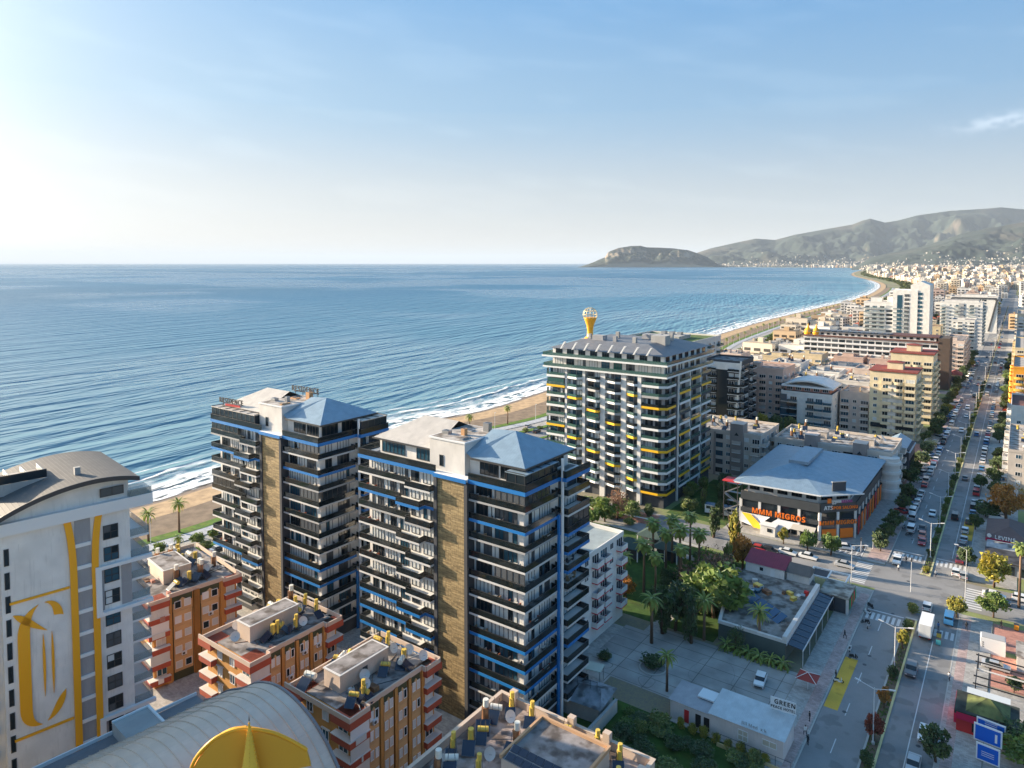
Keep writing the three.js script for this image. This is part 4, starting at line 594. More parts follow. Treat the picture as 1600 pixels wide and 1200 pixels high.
// ================================================================ barrel-roofed building with the gold arch, close below the camera
{
  const rr = R(-5), t = thing('barrel_roof_building', 'pale building under a wide barrel metal roof of ribbed sheets', 'building', -68, 0, -47, rr), W = 27, Lz = 48;
  // profile across x, measured on its far end
  const P = [[-18.4, 16.6], [-15.5, 18.2], [-12, 20.6], [-8, 22.6], [-4.6, 24.7], [-1, 26.0], [2, 26.3], [5, 26.0], [8, 25.0], [10.5, 23.4], [12.6, 21.2], [14, 18.6], [14.8, 15.5]];
  const cv = new THREE.SplineCurve(P.map(p => new THREE.Vector2(...p))), N = 40, pts = cv.getPoints(N);
  const shellM = mat([0.56, 0.49, 0.41], { tex: 'stucco', roughness: 0.5, metalness: 0.1 });
  const core = new THREE.ExtrudeGeometry(new THREE.Shape([...pts.map(p => new THREE.Vector2(p.x * 0.985, p.y - 0.4)), new THREE.Vector2(14, 0), new THREE.Vector2(-17.6, 0)]), { depth: Lz - 1, bevelEnabled: false }); core.translate(0, 0, 0.6); add('wall', core, M.cream, t);
  const sheetW = 1.15; for (let i = 0; i * sheetW < Lz - 0.1; i++) {                                         // each ribbed roof sheet is a piece with a raised seam
    if (i === 0) continue; const z0 = (i - 1) * sheetW, s = new THREE.Shape([...pts.map(p => new THREE.Vector2(p.x, p.y)), ...pts.slice().reverse().map(p => new THREE.Vector2(p.x * 0.99, p.y - 0.22))]), g = i === 1 ? new THREE.ExtrudeGeometry(s, { depth: sheetW - 0.05, bevelEnabled: false }) : t.userData.g; if (i === 1) t.userData.g = g;
    const o = add('roof_sheet', g, shellM, t, 0, (i % 3 - 1) * 0.012, z0);
    const s2 = t.userData.s ?? (t.userData.s = (() => { const q = new THREE.ExtrudeGeometry(new THREE.Shape([...pts.map(p => new THREE.Vector2(p.x * 1.004, p.y + 0.09)), ...pts.slice().reverse().map(p => new THREE.Vector2(p.x * 0.99, p.y - 0.2))]), { depth: 0.07, bevelEnabled: false }); return q; })()); add('seam', s2, shellM, o, 0, 0, sheetW - 0.06);
  }
  delete t.userData.g; delete t.userData.s;
  const edge = new THREE.ExtrudeGeometry(new THREE.Shape([...pts.map(p => new THREE.Vector2(p.x * 1.01, p.y + 0.14)), ...pts.slice().reverse().map(p => new THREE.Vector2(p.x * 0.985, p.y - 0.5))]), { depth: 0.3, bevelEnabled: false }); add('roof_edge', edge, M.roofGrey, t, 0, 0, -0.32);
  const gut = solid('gutter', M.roofGrey, t, -20.4, -17.9, 16.0, 16.6, 0, Lz); box('lip', M.whiteFrame, gut, -1.5, -1.3, 0.3, 0.7, -Lz / 2, Lz / 2);
  const dormer = solid('roof_bay', M.concrete, t, -20.4, -15.4, 16.2, 18.2, 6.2, 10.5); box('rim', M.whiteFrame, dormer, -2.5, -2.2, 0.9, 1.2, -2.2, 2.2); box('rim', M.whiteFrame, dormer, -2.2, 2.4, 0.9, 1.2, -2.2, -1.9);
  for (const [x, y, z] of [[-10, 21.8, 24], [-6.5, 24.2, 26]]) { const v = solid('roof_vent', M.metal, t, x - 0.5, x + 0.5, y - 1, y + 0.7, z - 0.5, z + 0.5); box('cowl', M.darkMetal, v, -0.65, 0.65, 0.85, 1.1, -0.65, 0.65); }
  // gold arch and spire in front of the roof
  const a = thing('gold_arch', 'golden pointed arch with a beaded spire, rising in front of the barrel roof', 'ornament', -56.6, 15.7, -35.8, R(52)), ay = 22.0;
  const shp = new THREE.Shape(); shp.moveTo(-8.2, 0); shp.bezierCurveTo(-7.6, 4.2, -4.4, 7.4, -1.6, 7.6); shp.lineTo(0, 7.5); shp.bezierCurveTo(3.4, 6.4, 6.2, 4.6, 8.8, 2.4); shp.lineTo(9.4, 0); const rim = new THREE.ExtrudeGeometry(shp, { depth: 0.8, bevelEnabled: true, bevelSize: 0.18, bevelThickness: 0.18, bevelSegments: 2 }); add('panel', rim, mat([0.80, 0.38, 0.03], { roughness: 0.5 }), a, 0, ay - 2.6, -1);
  const tube = new THREE.TubeGeometry(new THREE.CatmullRomCurve3([[-8.3, 0, 0], [-7.4, 3.9, 0], [-4.6, 6.8, 0], [-1.6, 7.75, 0], [0.2, 7.6, 0], [3.6, 6.5, 0], [6.4, 4.7, 0], [9.0, 2.5, 0]].map(p => new THREE.Vector3(...p))), 40, 0.3, 6); add('rim', tube, M.gold, a, 0, ay - 2.6, -0.2);
  const spire = add('spire', new THREE.ConeGeometry(1.7, 9.5, 6), mat([0.95, 0.55, 0.06], { roughness: 0.35 }), a, 0.7, ay + 2.6, 1.3); const bb = bag(); for (let e = 0; e < 6; e++) for (let i = 0; i < 16; i++) { const q = new THREE.OctahedronGeometry(0.11), f = i / 16, an = e * Math.PI / 3; q.translate(Math.sin(an) * 1.72 * (1 - f), -4.7 + 9.5 * f, Math.cos(an) * 1.72 * (1 - f)); bb.geo(q); } add('beading', bb.done(), M.gold, spire); add('finial', new THREE.ConeGeometry(0.12, 1.1, 6), M.darkMetal, spire, 0, 5.2, 0);
  box('mast', M.cream, a, -1, 2.4, 0, ay - 2.6, -1.4, 0); a.scale.setScalar(0.6);
}
// ================================================================ rooftop equipment
const heaterYellow = (() => {
  const t = new THREE.Group(); const tank = add('tank', new THREE.CylinderGeometry(0.42, 0.42, 1.7, 12), M.tankYellow, t, 0, 1.75, 0); const cold = add('cold_tank', new THREE.CylinderGeometry(0.36, 0.36, 0.9, 12), M.tankWhite, t, 0.1, 3.1, -0.1);
  const p = add('collector', metricBox(1.7, 0.09, 1.9), M.solar, t, -0.2, 0.75, 1.25); p.rotation.x = 0.62; box('rim', M.metal, p, -0.88, 0.88, -0.06, -0.045, -0.98, 0.98);
  const g = bag(); for (const [x, z] of [[-0.6, -0.5], [0.6, -0.5], [-0.6, 0.5], [0.6, 0.5]]) g.tube([x, 0, z], [x * 0.6, 2.7, z * 0.6], 0.035, 0.035, 4); g.box(-0.5, 0.5, 0.78, 0.84, -0.35, 0.35); add('stand', g.done(), M.darkMetal, t); return t;
})();
function heater(x, y, z, ry, kind, label, group) {
  const t = heaterYellow.clone(); t.name = numbered('solar_water_heater'); t.position.set(x, y, z); t.rotation.y = ry; scene.add(t); tag(t, label, 'water heater', group);
  const tk = t.children[0], ct = t.children[1]; tk.material = [M.tankYellow, M.tankWhite, M.tankRust, M.tankYellow][kind % 4]; ct.material = [M.tankYellow, M.tankYellow, M.tankWhite, M.tankRust][kind % 4]; const hz = kind % 2 === 1; if (hz || kind === 4) t.remove(ct); if (hz) { tk.rotation.z = Math.PI / 2; tk.position.y = 1.5; } t.scale.setScalar(0.78 + 0.12 * (kind % 3)); return t;
}
const dishProto = (() => { const t = new THREE.Group(); const pr = []; for (let i = 0; i <= 6; i++) pr.push(new THREE.Vector2(0.75 * i / 6, 0.24 * (i / 6) ** 2)); const d = add('dish', new THREE.LatheGeometry(pr, 14), mat([0.62, 0.60, 0.56], { side: THREE.DoubleSide, roughness: 0.5 }), t, 0, 1.15, 0); d.rotation.x = 1.05; add('feed_arm', limb([0, 0, 0.1], [0, 0.72, 0.1], 0.02), M.darkMetal, d); add('mount', limb([0, 0, -0.1], [0, 1.15, -0.1], 0.04), M.metal, t); return t; })();
function dish(x, y, z, ry, label, group) { const t = dishProto.clone(); t.name = numbered('satellite_dish'); t.position.set(x, y, z); t.rotation.y = ry; scene.add(t); return tag(t, label, 'satellite dish', group); }
const acProto = (() => { const t = new THREE.Group(); const b = add('casing', metricBox(0.85, 0.62, 0.34), M.whiteFrame, t, 0, 0.42, 0); add('fan_grille', new THREE.CylinderGeometry(0.23, 0.23, 0.03, 12).rotateX(Math.PI / 2), M.darkMetal, b, -0.12, 0, 0.18); box('foot', M.darkMetal, t, -0.35, 0.35, 0, 0.11, -0.1, 0.1); return t; })();
function rooftop(x0, x1, z0, z1, y, n, nd, seed, where, avoid) {
  const r = rng(seed), g = `water heaters on ${where}`;
  const spot = () => { for (let i = 0; i < 30; i++) { const x = lerp(x0, x1, r()), z = lerp(z0, z1, r()); if (!avoid || !(x > avoid[0] && x < avoid[1] && z > avoid[2] && z < avoid[3])) return [x, z]; } return null; };
  for (let i = 0; i < n; i++) { const s = spot(); if (!s) continue; const k = Math.floor(r() * 6); heater(s[0], y, s[1], r() * 0.8 - 0.2 + (r() < 0.3 ? 1.6 : 0), k, `solar water heater tank and collector on ${where}`, g); }
  for (let i = 0; i < nd; i++) { const s = spot(); if (s) dish(s[0], y, s[1], 0.9 + r() * 0.7, `pale satellite dish on ${where}`, `dishes on ${where}`); }
}
// ================================================================ orange flats with red balconies
const orange = wall(0.60, 0.30, 0.085), orangePale = wall(0.66, 0.42, 0.20), redTrim = mat([0.42, 0.085, 0.045], { tex: 'stucco' }), greenTrim = wall(0.075, 0.085, 0.04), pinkRoofWall = wall(0.66, 0.52, 0.42);
const archShape = (() => { const s = new THREE.Shape(); s.moveTo(-0.95, 0); s.lineTo(0.95, 0); s.lineTo(0.95, 1.5); s.lineTo(0.62, 1.5); s.lineTo(0, 2.3); s.lineTo(-0.62, 1.5); s.lineTo(-0.95, 1.5); const g = new THREE.ExtrudeGeometry(s, { depth: 0.12, bevelEnabled: false }); return g; })();
function orangeBlock(label, x0, x1, zb, zf, h, o) {
  const w = x1 - x0, d = zf - zb, t = thing('apartment_block', label, 'building', (x0 + x1) / 2, 0, (zb + zf) / 2, o.ry ?? 0, 'orange apartment blocks'), X0 = -w / 2, X1 = w / 2, Z0 = -d / 2, Z1 = d / 2, fh = 2.75, n = Math.floor(h / fh), y0 = h - n * fh;
  box('wall', orange, t, X0, X1, 0, h, Z0, Z1);
  // inland face: pilasters, dark green bays topped with little gables, paired windows
  const nb = o.bays ?? 4, bw = (d - 5.2) / nb;
  for (let i = 0; i < nb; i++) {
    const zc = Z1 - 2.6 - bw * (i + 0.5); box('bay_recess', greenTrim, t, X1, X1 + 0.06, 0, h, zc - bw * 0.36, zc + bw * 0.36);
    for (let k = 0; k < n; k++) {
      const y = y0 + k * fh; if (k === n - 1) { const g = add('gable_panel', archShape, orangePale, t, X1 + 0.05, y - 0.05, zc, Math.PI / 2); g.scale.set(bw * 0.36, 1, 1); } else box('infill', orangePale, t, X1 + 0.06, X1 + 0.16, y - 0.1, y + fh - 0.1, zc - bw * 0.33, zc + bw * 0.33);
      for (const s of [-1, 1]) win(t, X1 + 0.2, y + 1.15, zc + s * bw * 0.17, bw * 0.24, 1.35, Math.PI / 2, { nx: 1, frame: M.whiteFrame, single: true, mix: [M.glassDark, M.curtain, M.curtain, M.whiteFrame] });
      if (rand() < 0.18) { const ac = acProto.clone(); ac.name = 'air_conditioner'; ac.position.set(X1 + 0.4, y - 0.1, zc); ac.rotation.y = Math.PI / 2; t.add(ac); }
    }
    for (const s of [-1, 1]) box('pilaster', orange, t, X1, X1 + 0.3, 0, h + 0.1, zc + s * bw * 0.5 - bw * 0.1, zc + s * bw * 0.5 + bw * 0.1);
  }
  // red balconies at the corners
  for (let k = 0; k < n; k++) {
    const y = y0 + k * fh;
    const corner = (xa, xb, za, zb2) => { const s = solid('balcony', redTrim, t, xa, xb, y - 0.75, y + 0.18, za, zb2); box('coping', M.offwhite, s, -(xb - xa) / 2 - 0.06, (xb - xa) / 2 + 0.06, 0.465, 0.56, -(zb2 - za) / 2 - 0.06, (zb2 - za) / 2 + 0.06); return s; };
    corner(X1 - 2.8, X1 + 1.0, Z1 - 2.5, Z1 + 1.0); corner(X1 - 1.2, X1 + 1.0, Z0 - 0.6, Z0 + 2.5); corner(X0 - 0.9, X0 + 2.6, Z1 - 2.2, Z1 + 1.0);
    win(t, X1 + 0.08, y + 1.3, Z1 - 1.3, 1.7, 1.9, Math.PI / 2, { frame: M.whiteFrame, nx: 2, single: true }); win(t, X1 - 1.4, y + 1.3, Z1 + 0.06, 1.8, 1.9, 0, { frame: M.whiteFrame, nx: 2, single: true }); win(t, X1 + 0.08, y + 1.3, Z0 + 1.2, 1.6, 1.9, Math.PI / 2, { frame: M.whiteFrame, nx: 2, single: true });
    if (k && rand() < 0.55) box('shutter', pick([M.curtain, M.offwhite, M.whiteFrame]), t, X1 + 0.85, X1 + 0.92, y + 0.2, y + 1.95, Z1 - 2.4, Z1 + 0.8);
    if (k && rand() < 0.4) { box('awning', pick([M.offwhite, M.redPave]), t, X1 - 2.6, X1 + 0.9, y + 1.1, y + 1.95, Z1 + 0.82, Z1 + 0.88); }
    for (const q of [0.30, 0.58]) { const xw = lerp(X0, X1, q); win(t, xw, y + 1.25, Z1 + 0.08, 1.3, 1.5, 0, { frame: M.whiteFrame, nx: 2, single: true }); box('lintel', M.offwhite, t, xw - 0.85, xw + 0.85, y + 2.05, y + 2.2, Z1, Z1 + 0.25); }
    if (rand() < 0.4) box('laundry', pick([M.curtain, M.solarBlue, M.whiteFrame, M.redPave]), t, X1 + 1.05, X1 + 1.1, y - 0.55, y + 0.35, Z1 - 2 + rand(), Z1 - 0.9 + rand() * 1.4);
  }
  // roof: red edge band, parapet, felt deck, long stair head
  const roofM = o.roof ?? M.roofFelt; box('roof', roofM, t, X0 + 0.1, X1 - 0.1, h, h + 0.1, Z0 + 0.1, Z1 - 0.1);
  const pb = bag(); const seg = (a, b, c, d2) => pb.box(a, b, h, h + 0.75, c, d2); seg(X0 - 0.9, X1 + 1.0, Z1 + 0.82, Z1 + 1.0); seg(X0 - 0.1, X0 + 0.12, Z0, Z1 + 0.82); seg(X1 - 0.1, X1 + 0.12, Z0 + 2.5, Z1 - 2.5); seg(X1 + 0.82, X1 + 1.0, Z1 - 2.5, Z1 + 0.82); seg(X1 + 0.82, X1 + 1.0, Z0 - 0.6, Z0 + 2.5); seg(X0, X1 + 1.0, Z0 - 0.6, Z0 - 0.42); seg(X1 + 0.12, X1 + 0.82, Z1 - 2.7, Z1 - 2.5); seg(X1 + 0.12, X1 + 0.82, Z0 + 2.5, Z0 + 2.7); add('parapet', pb.done(), pinkRoofWall, t);
  box('edge_band', redTrim, t, X1 - 2.8, X1 + 1.06, h - 0.9, h + 0.1, Z1 - 2.6, Z1 + 1.06); box('edge_band', redTrim, t, X1 - 1.2, X1 + 1.06, h - 0.9, h + 0.1, Z0 - 0.66, Z0 + 2.6); box('edge_band', redTrim, t, X0 - 0.96, X0 + 2.6, h - 0.9, h + 0.1, Z1 - 2.3, Z1 + 1.06);
  for (let i = 0; i < 9; i++) { const px = lerp(X0 + 1, X1 - 1, rand()), pz = lerp(Z0 + 1, Z1 - 1, rand()), L = 0.8 + rand() * 2.4; const q = box('pipe', pick([M.darkMetal, M.tankWhite, M.tankRust, M.metal]), t, px - L, px + L, h + 0.1, h + 0.17, pz - 0.04, pz + 0.04); q.rotation.y = rand() * 3.1; } for (let i = 0; i < 7; i++) { const px = lerp(X0 + 1, X1 - 1, rand()), pz = lerp(Z0 + 1, Z1 - 1, rand()), w2 = 0.2 + rand() * 0.5; box('rubble_box', pick([M.tankRust, M.offwhite, M.redPave, M.concrete]), t, px - w2, px + w2, h + 0.1, h + 0.3 + rand() * 0.5, pz - w2 * 0.7, pz + w2 * 0.7); }
  const [a0, a1, c0, c1] = o.head; const hd = solid('stair_head', pinkRoofWall, t, X0 + a0, X0 + a1, h, h + 2.6, Z1 - c1, Z1 - c0); box('coping', M.offwhite, hd, -(a1 - a0) / 2 - 0.12, (a1 - a0) / 2 + 0.12, 1.3, 1.42, -(c1 - c0) / 2 - 0.12, (c1 - c0) / 2 + 0.12); box('deck', M.roofFelt, hd, -(a1 - a0) / 2 + 0.2, (a1 - a0) / 2 - 0.2, 1.42, 1.45, -(c1 - c0) / 2 + 0.2, (c1 - c0) / 2 - 0.2); box('door', M.darkMetal, hd, (a1 - a0) / 2, (a1 - a0) / 2 + 0.04, -1.3, 0.6, -0.5, 0.4);
  return t;
}
orangeBlock('orange apartment block beside the white emblem tower, long red balconies stacked on its inland side', -140, -120, -75.5, -60.5, 15.4, { ry: R(-8), bays: 2, head: [6, 14, 4, 9] });
orangeBlock('orange apartment block between two others, one long pale stair head on its roof', -102.6, -90.6, -74.4, -58.6, 15.6, { bays: 4, head: [3.6, 7, 3, 12] });
orangeBlock('orange apartment block beside the cladded strip of the towers, brown-topped stair head on its roof', -80.8, -69, -74.8, -58.8, 15.6, { bays: 4, head: [3.4, 6.8, 2.5, 11.5] });
rooftop(-138, -122, -73.5, -62.5, 15.5, 15, 5, 21, 'the roof beside the white emblem tower', [-135, -125, -70, -63]); rooftop(-101.6, -91.6, -73.4, -60, 15.7, 12, 5, 22, 'the middle orange roof', [-99.4, -95, -71, -61]); rooftop(-79.8, -70, -73.8, -60, 15.7, 13, 5, 23, 'the orange roof beside the towers', [-78, -73.5, -71, -61]);
{
  const h = 16, t = thing('apartment_block', 'flat-roofed apartment block crowded with yellow water tanks, solar panels on its stair head', 'building', -44.5, 0, -64.2), X0 = -10.6, X1 = 11.6, Z0 = -9, Z1 = 14;
  box('wall', orange, t, X0, X1, 0, h, Z0, Z1); box('roof', mat([0.46, 0.37, 0.33], { tex: 'roofmess' }), t, X0 + 0.3, X1 - 0.3, h, h + 0.1, Z0 + 0.3, Z1 - 0.3);
  add('parapet', bag().box(X0 - 0.1, X1 + 0.1, h, h + 1.05, Z0 - 0.1, Z0 + 0.22).box(X0 - 0.1, X0 + 0.22, h, h + 1.05, Z0 + 0.22, Z1).box(X1 - 0.22, X1 + 0.1, h, h + 1.05, Z0 + 0.22, Z1).done(), pinkRoofWall, t); add('coping', bag().box(X0 - 0.2, X1 + 0.2, h + 1.05, h + 1.14, Z0 - 0.2, Z0 + 0.3).box(X0 - 0.2, X0 + 0.3, h + 1.05, h + 1.14, Z0 + 0.3, Z1).box(X1 - 0.3, X1 + 0.2, h + 1.05, h + 1.14, Z0 + 0.3, Z1).done(), wall(0.62, 0.5, 0.4), t);
  for (const [x, z] of [[X0 + 2.2, Z0], [X1 - 6, Z0], [X1 - 11, Z0], [X1, Z0 + 3]]) box('chimney', pinkRoofWall, t, x - 0.45, x + 0.45, h, h + 2.1, z - 0.2, z + 0.6);
  const hd = solid('stair_head', pinkRoofWall, t, -1.5, 7.8, h, h + 2.9, -5.2, 3.2); add('coping', bag().box(-4.8, 4.8, 1.45, 1.9, -4.35, -4.05).box(-4.8, -4.5, 1.45, 1.9, -4.05, 4.35).box(4.5, 4.8, 1.45, 1.9, -4.05, 4.35).done(), wall(0.6, 0.36, 0.2), hd); box('deck', M.roofFelt, hd, -4.5, 4.5, 1.45, 1.5, -4.05, 4.2); box('door', M.darkMetal, hd, -3.4, -2.5, -1.4, 0.6, 4.21, 4.25);
  const pv = thing('solar_array', 'row of twelve dark solar panels sloping on the stair head of the tank-crowded roof', 'solar panels', -42.2, 18.9, -61.9); const fr = box('frame', M.metal, pv, -3.4, 3.4, 0.3, 0.36, -1.0, 1.0); fr.rotation.x = 0.35; for (let i = 0; i < 6; i++) for (let j = 0; j < 2; j++) { const p = box('panel', M.solar, pv, -3.3 + i * 1.1, -2.26 + i * 1.1, 0.4, 0.44, -0.95 + j * 0.97, -0.05 + j * 0.97); p.rotation.x = 0.35; p.position.y -= (p.position.z) * Math.tan(0.35); p.position.y += 0.02; }
  for (const [x, z] of [[-3.2, 0.6], [3.2, 0.6], [0, 0.6]]) box('leg', M.metal, pv, x - 0.04, x + 0.04, 0, 0.2, z - 0.04, z + 0.04); for (const [x, z] of [[-3.2, -0.8], [3.2, -0.8]]) box('leg', M.metal, pv, x - 0.04, x + 0.04, 0, 0.6, z - 0.04, z + 0.04);
  const r = rng(31); const g = 'water heaters on the tank-crowded roof'; for (let i = 0; i < 11; i++) { heater(-53.4 + r() * 1.8, 16.1, -72 + i * 2.1 + r() * 0.6, 0.2 + r() * 0.5, i % 5, 'solar water heater in the row along the beach-side parapet of the tank-crowded roof', g + ' by the beach-side parapet'); } for (const [x, z, k] of [[-49, -71.5, 0], [-44, -71.8, 3], [-39.5, -71.6, 0], [-36.2, -71, 0], [-34.6, -67.5, 0], [-34.8, -63, 3], [-47.5, -66, 2], [-48.5, -60, 0], [-37.5, -70, 4]]) heater(x, 16.1, z, r() * 0.6, k, 'solar water heater by the boulevard-side parapet of the tank-crowded roof', g + ' by the boulevard-side parapet');
  for (let i = 0; i < 6; i++) dish(-53 + r() * 5, 16.1, -70 + r() * 14, 1 + r() * 0.5, 'pale satellite dish on the tank-crowded roof', 'dishes on the tank-crowded roof');
}
// ================================================================ blocks behind the towers
const beige = wall(0.60, 0.53, 0.46), pinkW = wall(0.62, 0.44, 0.36), pinkPale = wall(0.68, 0.55, 0.47), stairGrey = wall(0.30, 0.26, 0.24), yellowW = wall(0.78, 0.66, 0.44), blueW = wall(0.22, 0.33, 0.40), redRim = mat([0.55, 0.05, 0.08]);
block('apartment_block', 'plain pale apartment block standing behind the nearer blue-banded tower', -121, -96.5, -155.5, -133, 25, { wall: M.offwhite, f: 'wbwb', r: 'bwbw', floors: 8, single: true, roof: M.roofPale, head: [[8, 12, 8, 12, 1.6]] });
block('apartment_block', 'white apartment block with red-edged balconies behind the nearer blue-banded tower', -76, -66.4, -131, -110.5, 17.5, { roof: mat([0.36, 0.42, 0.43], { tex: 'seam' }), r: 'bwbbwb', ro: { slab: redRim, bw: 0.8, bd: 1.3 }, f: 'wbw', floors: 5, fh: 3.0, y0: 3.2, single: true, head: [[2, 6, 3, 8, 1.6]] });
const triG = (() => { const s = new THREE.Shape(); s.moveTo(-0.8, 0); s.lineTo(0.8, 0); s.lineTo(0, 1.1); const g = new THREE.ExtrudeGeometry(s, { depth: 0.08, bevelEnabled: false }); return g; })();
function stairTower(q, x0, x1, h, floors, fh) { const t = solid('stair_tower', stairGrey, q.b, x0, x1, 0, h, q.Z1 - 4, q.Z1 + 0.9); box('cap', pinkPale, t, -(x1 - x0) / 2 - 0.1, (x1 - x0) / 2 + 0.1, h / 2, h / 2 + 0.12, -2.55, 2.55); for (let k = 1; k <= floors; k++) add('triangle_window', triG, M.glassDark, t, 0, -h / 2 + k * fh + 0.2, 2.42); }
{
  const q = block('apartment_block', 'pinkish grey flats beside the yellow-banded tower, stair tower with triangular windows', -95.5, -70, -262, -240, 15.4, { wall: beige, roof: M.roofPale, f: '.wnWwbwb', r: 'bwbw', floors: 5, fh: 3, parapet: beige, single: true }); stairTower(q, 2.5, 7, 19.2, 5, 3); box('dark_pilaster', stairGrey, q.b, -3.6, -2.8, 0, 15.4, q.Z1, q.Z1 + 0.2);
  const q2 = block('apartment_block', 'pinkish grey flats behind the supermarket roof, two stair towers', -68, -31.5, -272, -249, 13.6, { wall: beige, roof: M.roofPale, f: 'wbw.wbWwbw', r: 'bwbwb', floors: 4, fh: 3.1, y0: 1, parapet: beige, single: true, head: [[12, 15, 10, 14, 2.2], [26, 30, 9, 13, 2]] }); stairTower(q2, -8, -4, 16.8, 4, 3.1); stairTower(q2, 7, 11, 16.2, 4, 3.1);
  const cyl = new THREE.CylinderGeometry(3, 3, 13.2, 16); add('round_corner', cyl, M.offwhite, q2.b, 17.6, 6.6, q2.Z1 + 0.4); for (let k = 1; k < 5; k++) add('ring_balcony', new THREE.CylinderGeometry(3.5, 3.5, 0.9, 16), M.white, q2.b, 17.6, k * 2.9, q2.Z1 + 0.4);
  rooftop(-94, -72, -260, -243, 15.6, 8, 3, 41, 'the pinkish flats beside the yellow-banded tower'); rooftop(-66, -34, -270, -252, 13.7, 13, 4, 42, 'the pinkish flats behind the supermarket');
  const g = thing('metal_roof_building', 'low hall with a pale grey curved metal roof beside the boulevard pavement', 'building', -33, 0, -281); box('wall', M.darkWall, g, -4, 3.6, 0, 10.2, -9, 7.5); add('metal_roof', poly([[-4.5, 10.2, 8], [4, 9.4, 8], [4, 9.4, -9.5], [-4.5, 10.2, -9.5], [-1, 12.4, 8], [-1, 12.4, -9.5]], [[0, 4, 5, 3], [4, 1, 2, 5], [0, 1, 4], [2, 3, 5], [3, 2, 1, 0]]), M.roofBlue, g); for (let i = 0; i < 4; i++) win(g, 3.66, 5, 5 - i * 4, 3, 3, Math.PI / 2, { pane: M.glassDark });
}
{ // dark glazed tower with a slanting white edge
  const q = block('apartment_tower', 'slim dark glass tower with white side balconies and a slanting white fin', -111.5, -96, -316, -298, 32, { wall: M.darkWall, roof: M.roofFelt, f: 'gg..gg', floors: 9, fh: 3.3, y0: 2, slab: M.slabWhite, rail: M.rail, single: true, r: 'gWg' }); box('glass_strip', M.glassDark, q.b, -2.6, 2.4, 0, 28.5, q.Z1, q.Z1 + 0.2); box('crown_wall', M.white, q.b, -7.9, 7.9, 28.8, 32, q.Z1 - 1, q.Z1 + 0.6); const fin = box('fin', M.white, q.b, 6.6, 7.1, 0, 33, q.Z1, q.Z1 + 1.2); fin.rotation.z = -0.08;
}
{ // white and blue block with a white vaulted roof
  const q = block('apartment_block', 'white block with blue glass corner under a low white vaulted roof', -86.5, -65, -346, -326.5, 16.5, { wall: M.white, f: 'gg.ggg', floors: 5, fh: 3.1, slab: M.slabWhite, rail: M.glassBlue, single: true, r: '.w.w' }); box('blue_corner', M.glassBlue, q.b, -11, -8.2, 0, 15.8, q.Z1 - 5, q.Z1 + 0.5); box('dark_recess', M.glassDark, q.b, -8.2, -3.8, 0, 12, q.Z1 + 0.02, q.Z1 + 0.12);
  box('attic', M.redPave, q.b, -9.6, 9.6, 17.4, 19.8, -8, 7.6); for (let i = 0; i < 5; i++) win(q.b, -7.6 + i * 3.8, 18.6, 7.65, 2.4, 1.7, 0, { frame: M.whiteFrame, pane: M.glassDark, single: true }); const s = new THREE.Shape(); s.moveTo(-11, 0); s.quadraticCurveTo(0, 5.4, 11, 0); s.lineTo(10.4, -0.4); s.quadraticCurveTo(0, 4.4, -10.4, -0.4); const g = new THREE.ExtrudeGeometry(s, { depth: 17, bevelEnabled: false }); g.translate(0, 19.8, -8.4); add('vault_roof', g, M.white, q.b); box('eave', M.slabWhite, q.b, -11, 11, 19.2, 19.9, -8.6, 8.8);
}
// pink and cream rows further along
const rowLooks = [
  ['pink apartment block with rounded balconies behind the slim dark tower', -105.5, -87, -352, -331, 25.5, { wall: pinkW, f: 'bwcwb', r: 'bwb', floors: 8, parapet: pinkW, slab: pinkPale, roof: mat([0.5, 0.36, 0.3], { tex: 'roofmess' }) }],
  ['pale pink apartment block beside the white vaulted block', -64, -52, -356, -338, 17, { wall: pinkPale, f: 'bwb', r: 'bwb', parapet: pinkPale }],
  ['low pink block in the row with a blue awning at its foot', -104, -86, -330, -325, 4, { wall: pinkPale, f: 'W.W.', r: 'w' }],
];
for (const [l, a, b2, c, d2, h, o] of rowLooks) block('apartment_block', l, a, b2, c, d2, h, { floors: Math.floor(h / 2.95), single: true, roof: M.roofPale, head: h > 8 ? [[3, 7, 4, 8, 2.2]] : undefined, ...o });
{
  const aw = thing('awning', 'bright blue awning over the foot of the pink block', 'awning', -91, 3.0, -323.8); box('canvas', M.blue, aw, -5, 4, 0, 0.15, -1, 1.6).rotation.x = 0.2; for (const x of [-4.8, 3.8]) box('post', M.metal, aw, x, x + 0.1, -3, 0, 1.3, 1.4);
  const r = rng(61), tones = [['pink', pinkW], ['pale pink', pinkPale], ['beige', beige], ['white', M.offwhite], ['white', M.white], ['cream', M.cream]];
  let n = 0; for (let z = -372; z > -470; z -= 24) for (let x = -150; x < -56; x += 19) {
    if (z > -380 && x > -70) continue; const [tn, w] = tones[Math.floor(r() * tones.length)], h = 11 + Math.floor(r() * 4) * 2.9, x0 = x + r() * 2, z1 = z + r() * 3, wd = 15 + r() * 2, dp = 16 + r() * 3;
    block('apartment_block', `${tn} apartment block in the dense rows before the long white hotel`, x0, x0 + wd, z1 - dp, z1, h, { wall: w, roof: M.roofPale, f: pick(['bwb', 'wbwb', 'bWb']), r: pick(['bwb', 'wbw', 'wb']), floors: Math.floor(h / 2.9), single: true, parapet: w, group: `${tn} blocks before the long white hotel`, head: [[3 + r() * 4, 7 + r() * 4, 4, 8, 2.4], ...(r() < 0.5 ? [[10, 12.5, 9, 12, 1.8]] : [])] });
    if (n++ < 14) rooftop(x0 + 1, x0 + wd - 1, z1 - dp + 1, z1 - 1, h + 0.12, 4, 0, 70 + n, 'the dense rows before the long white hotel');
  }
}
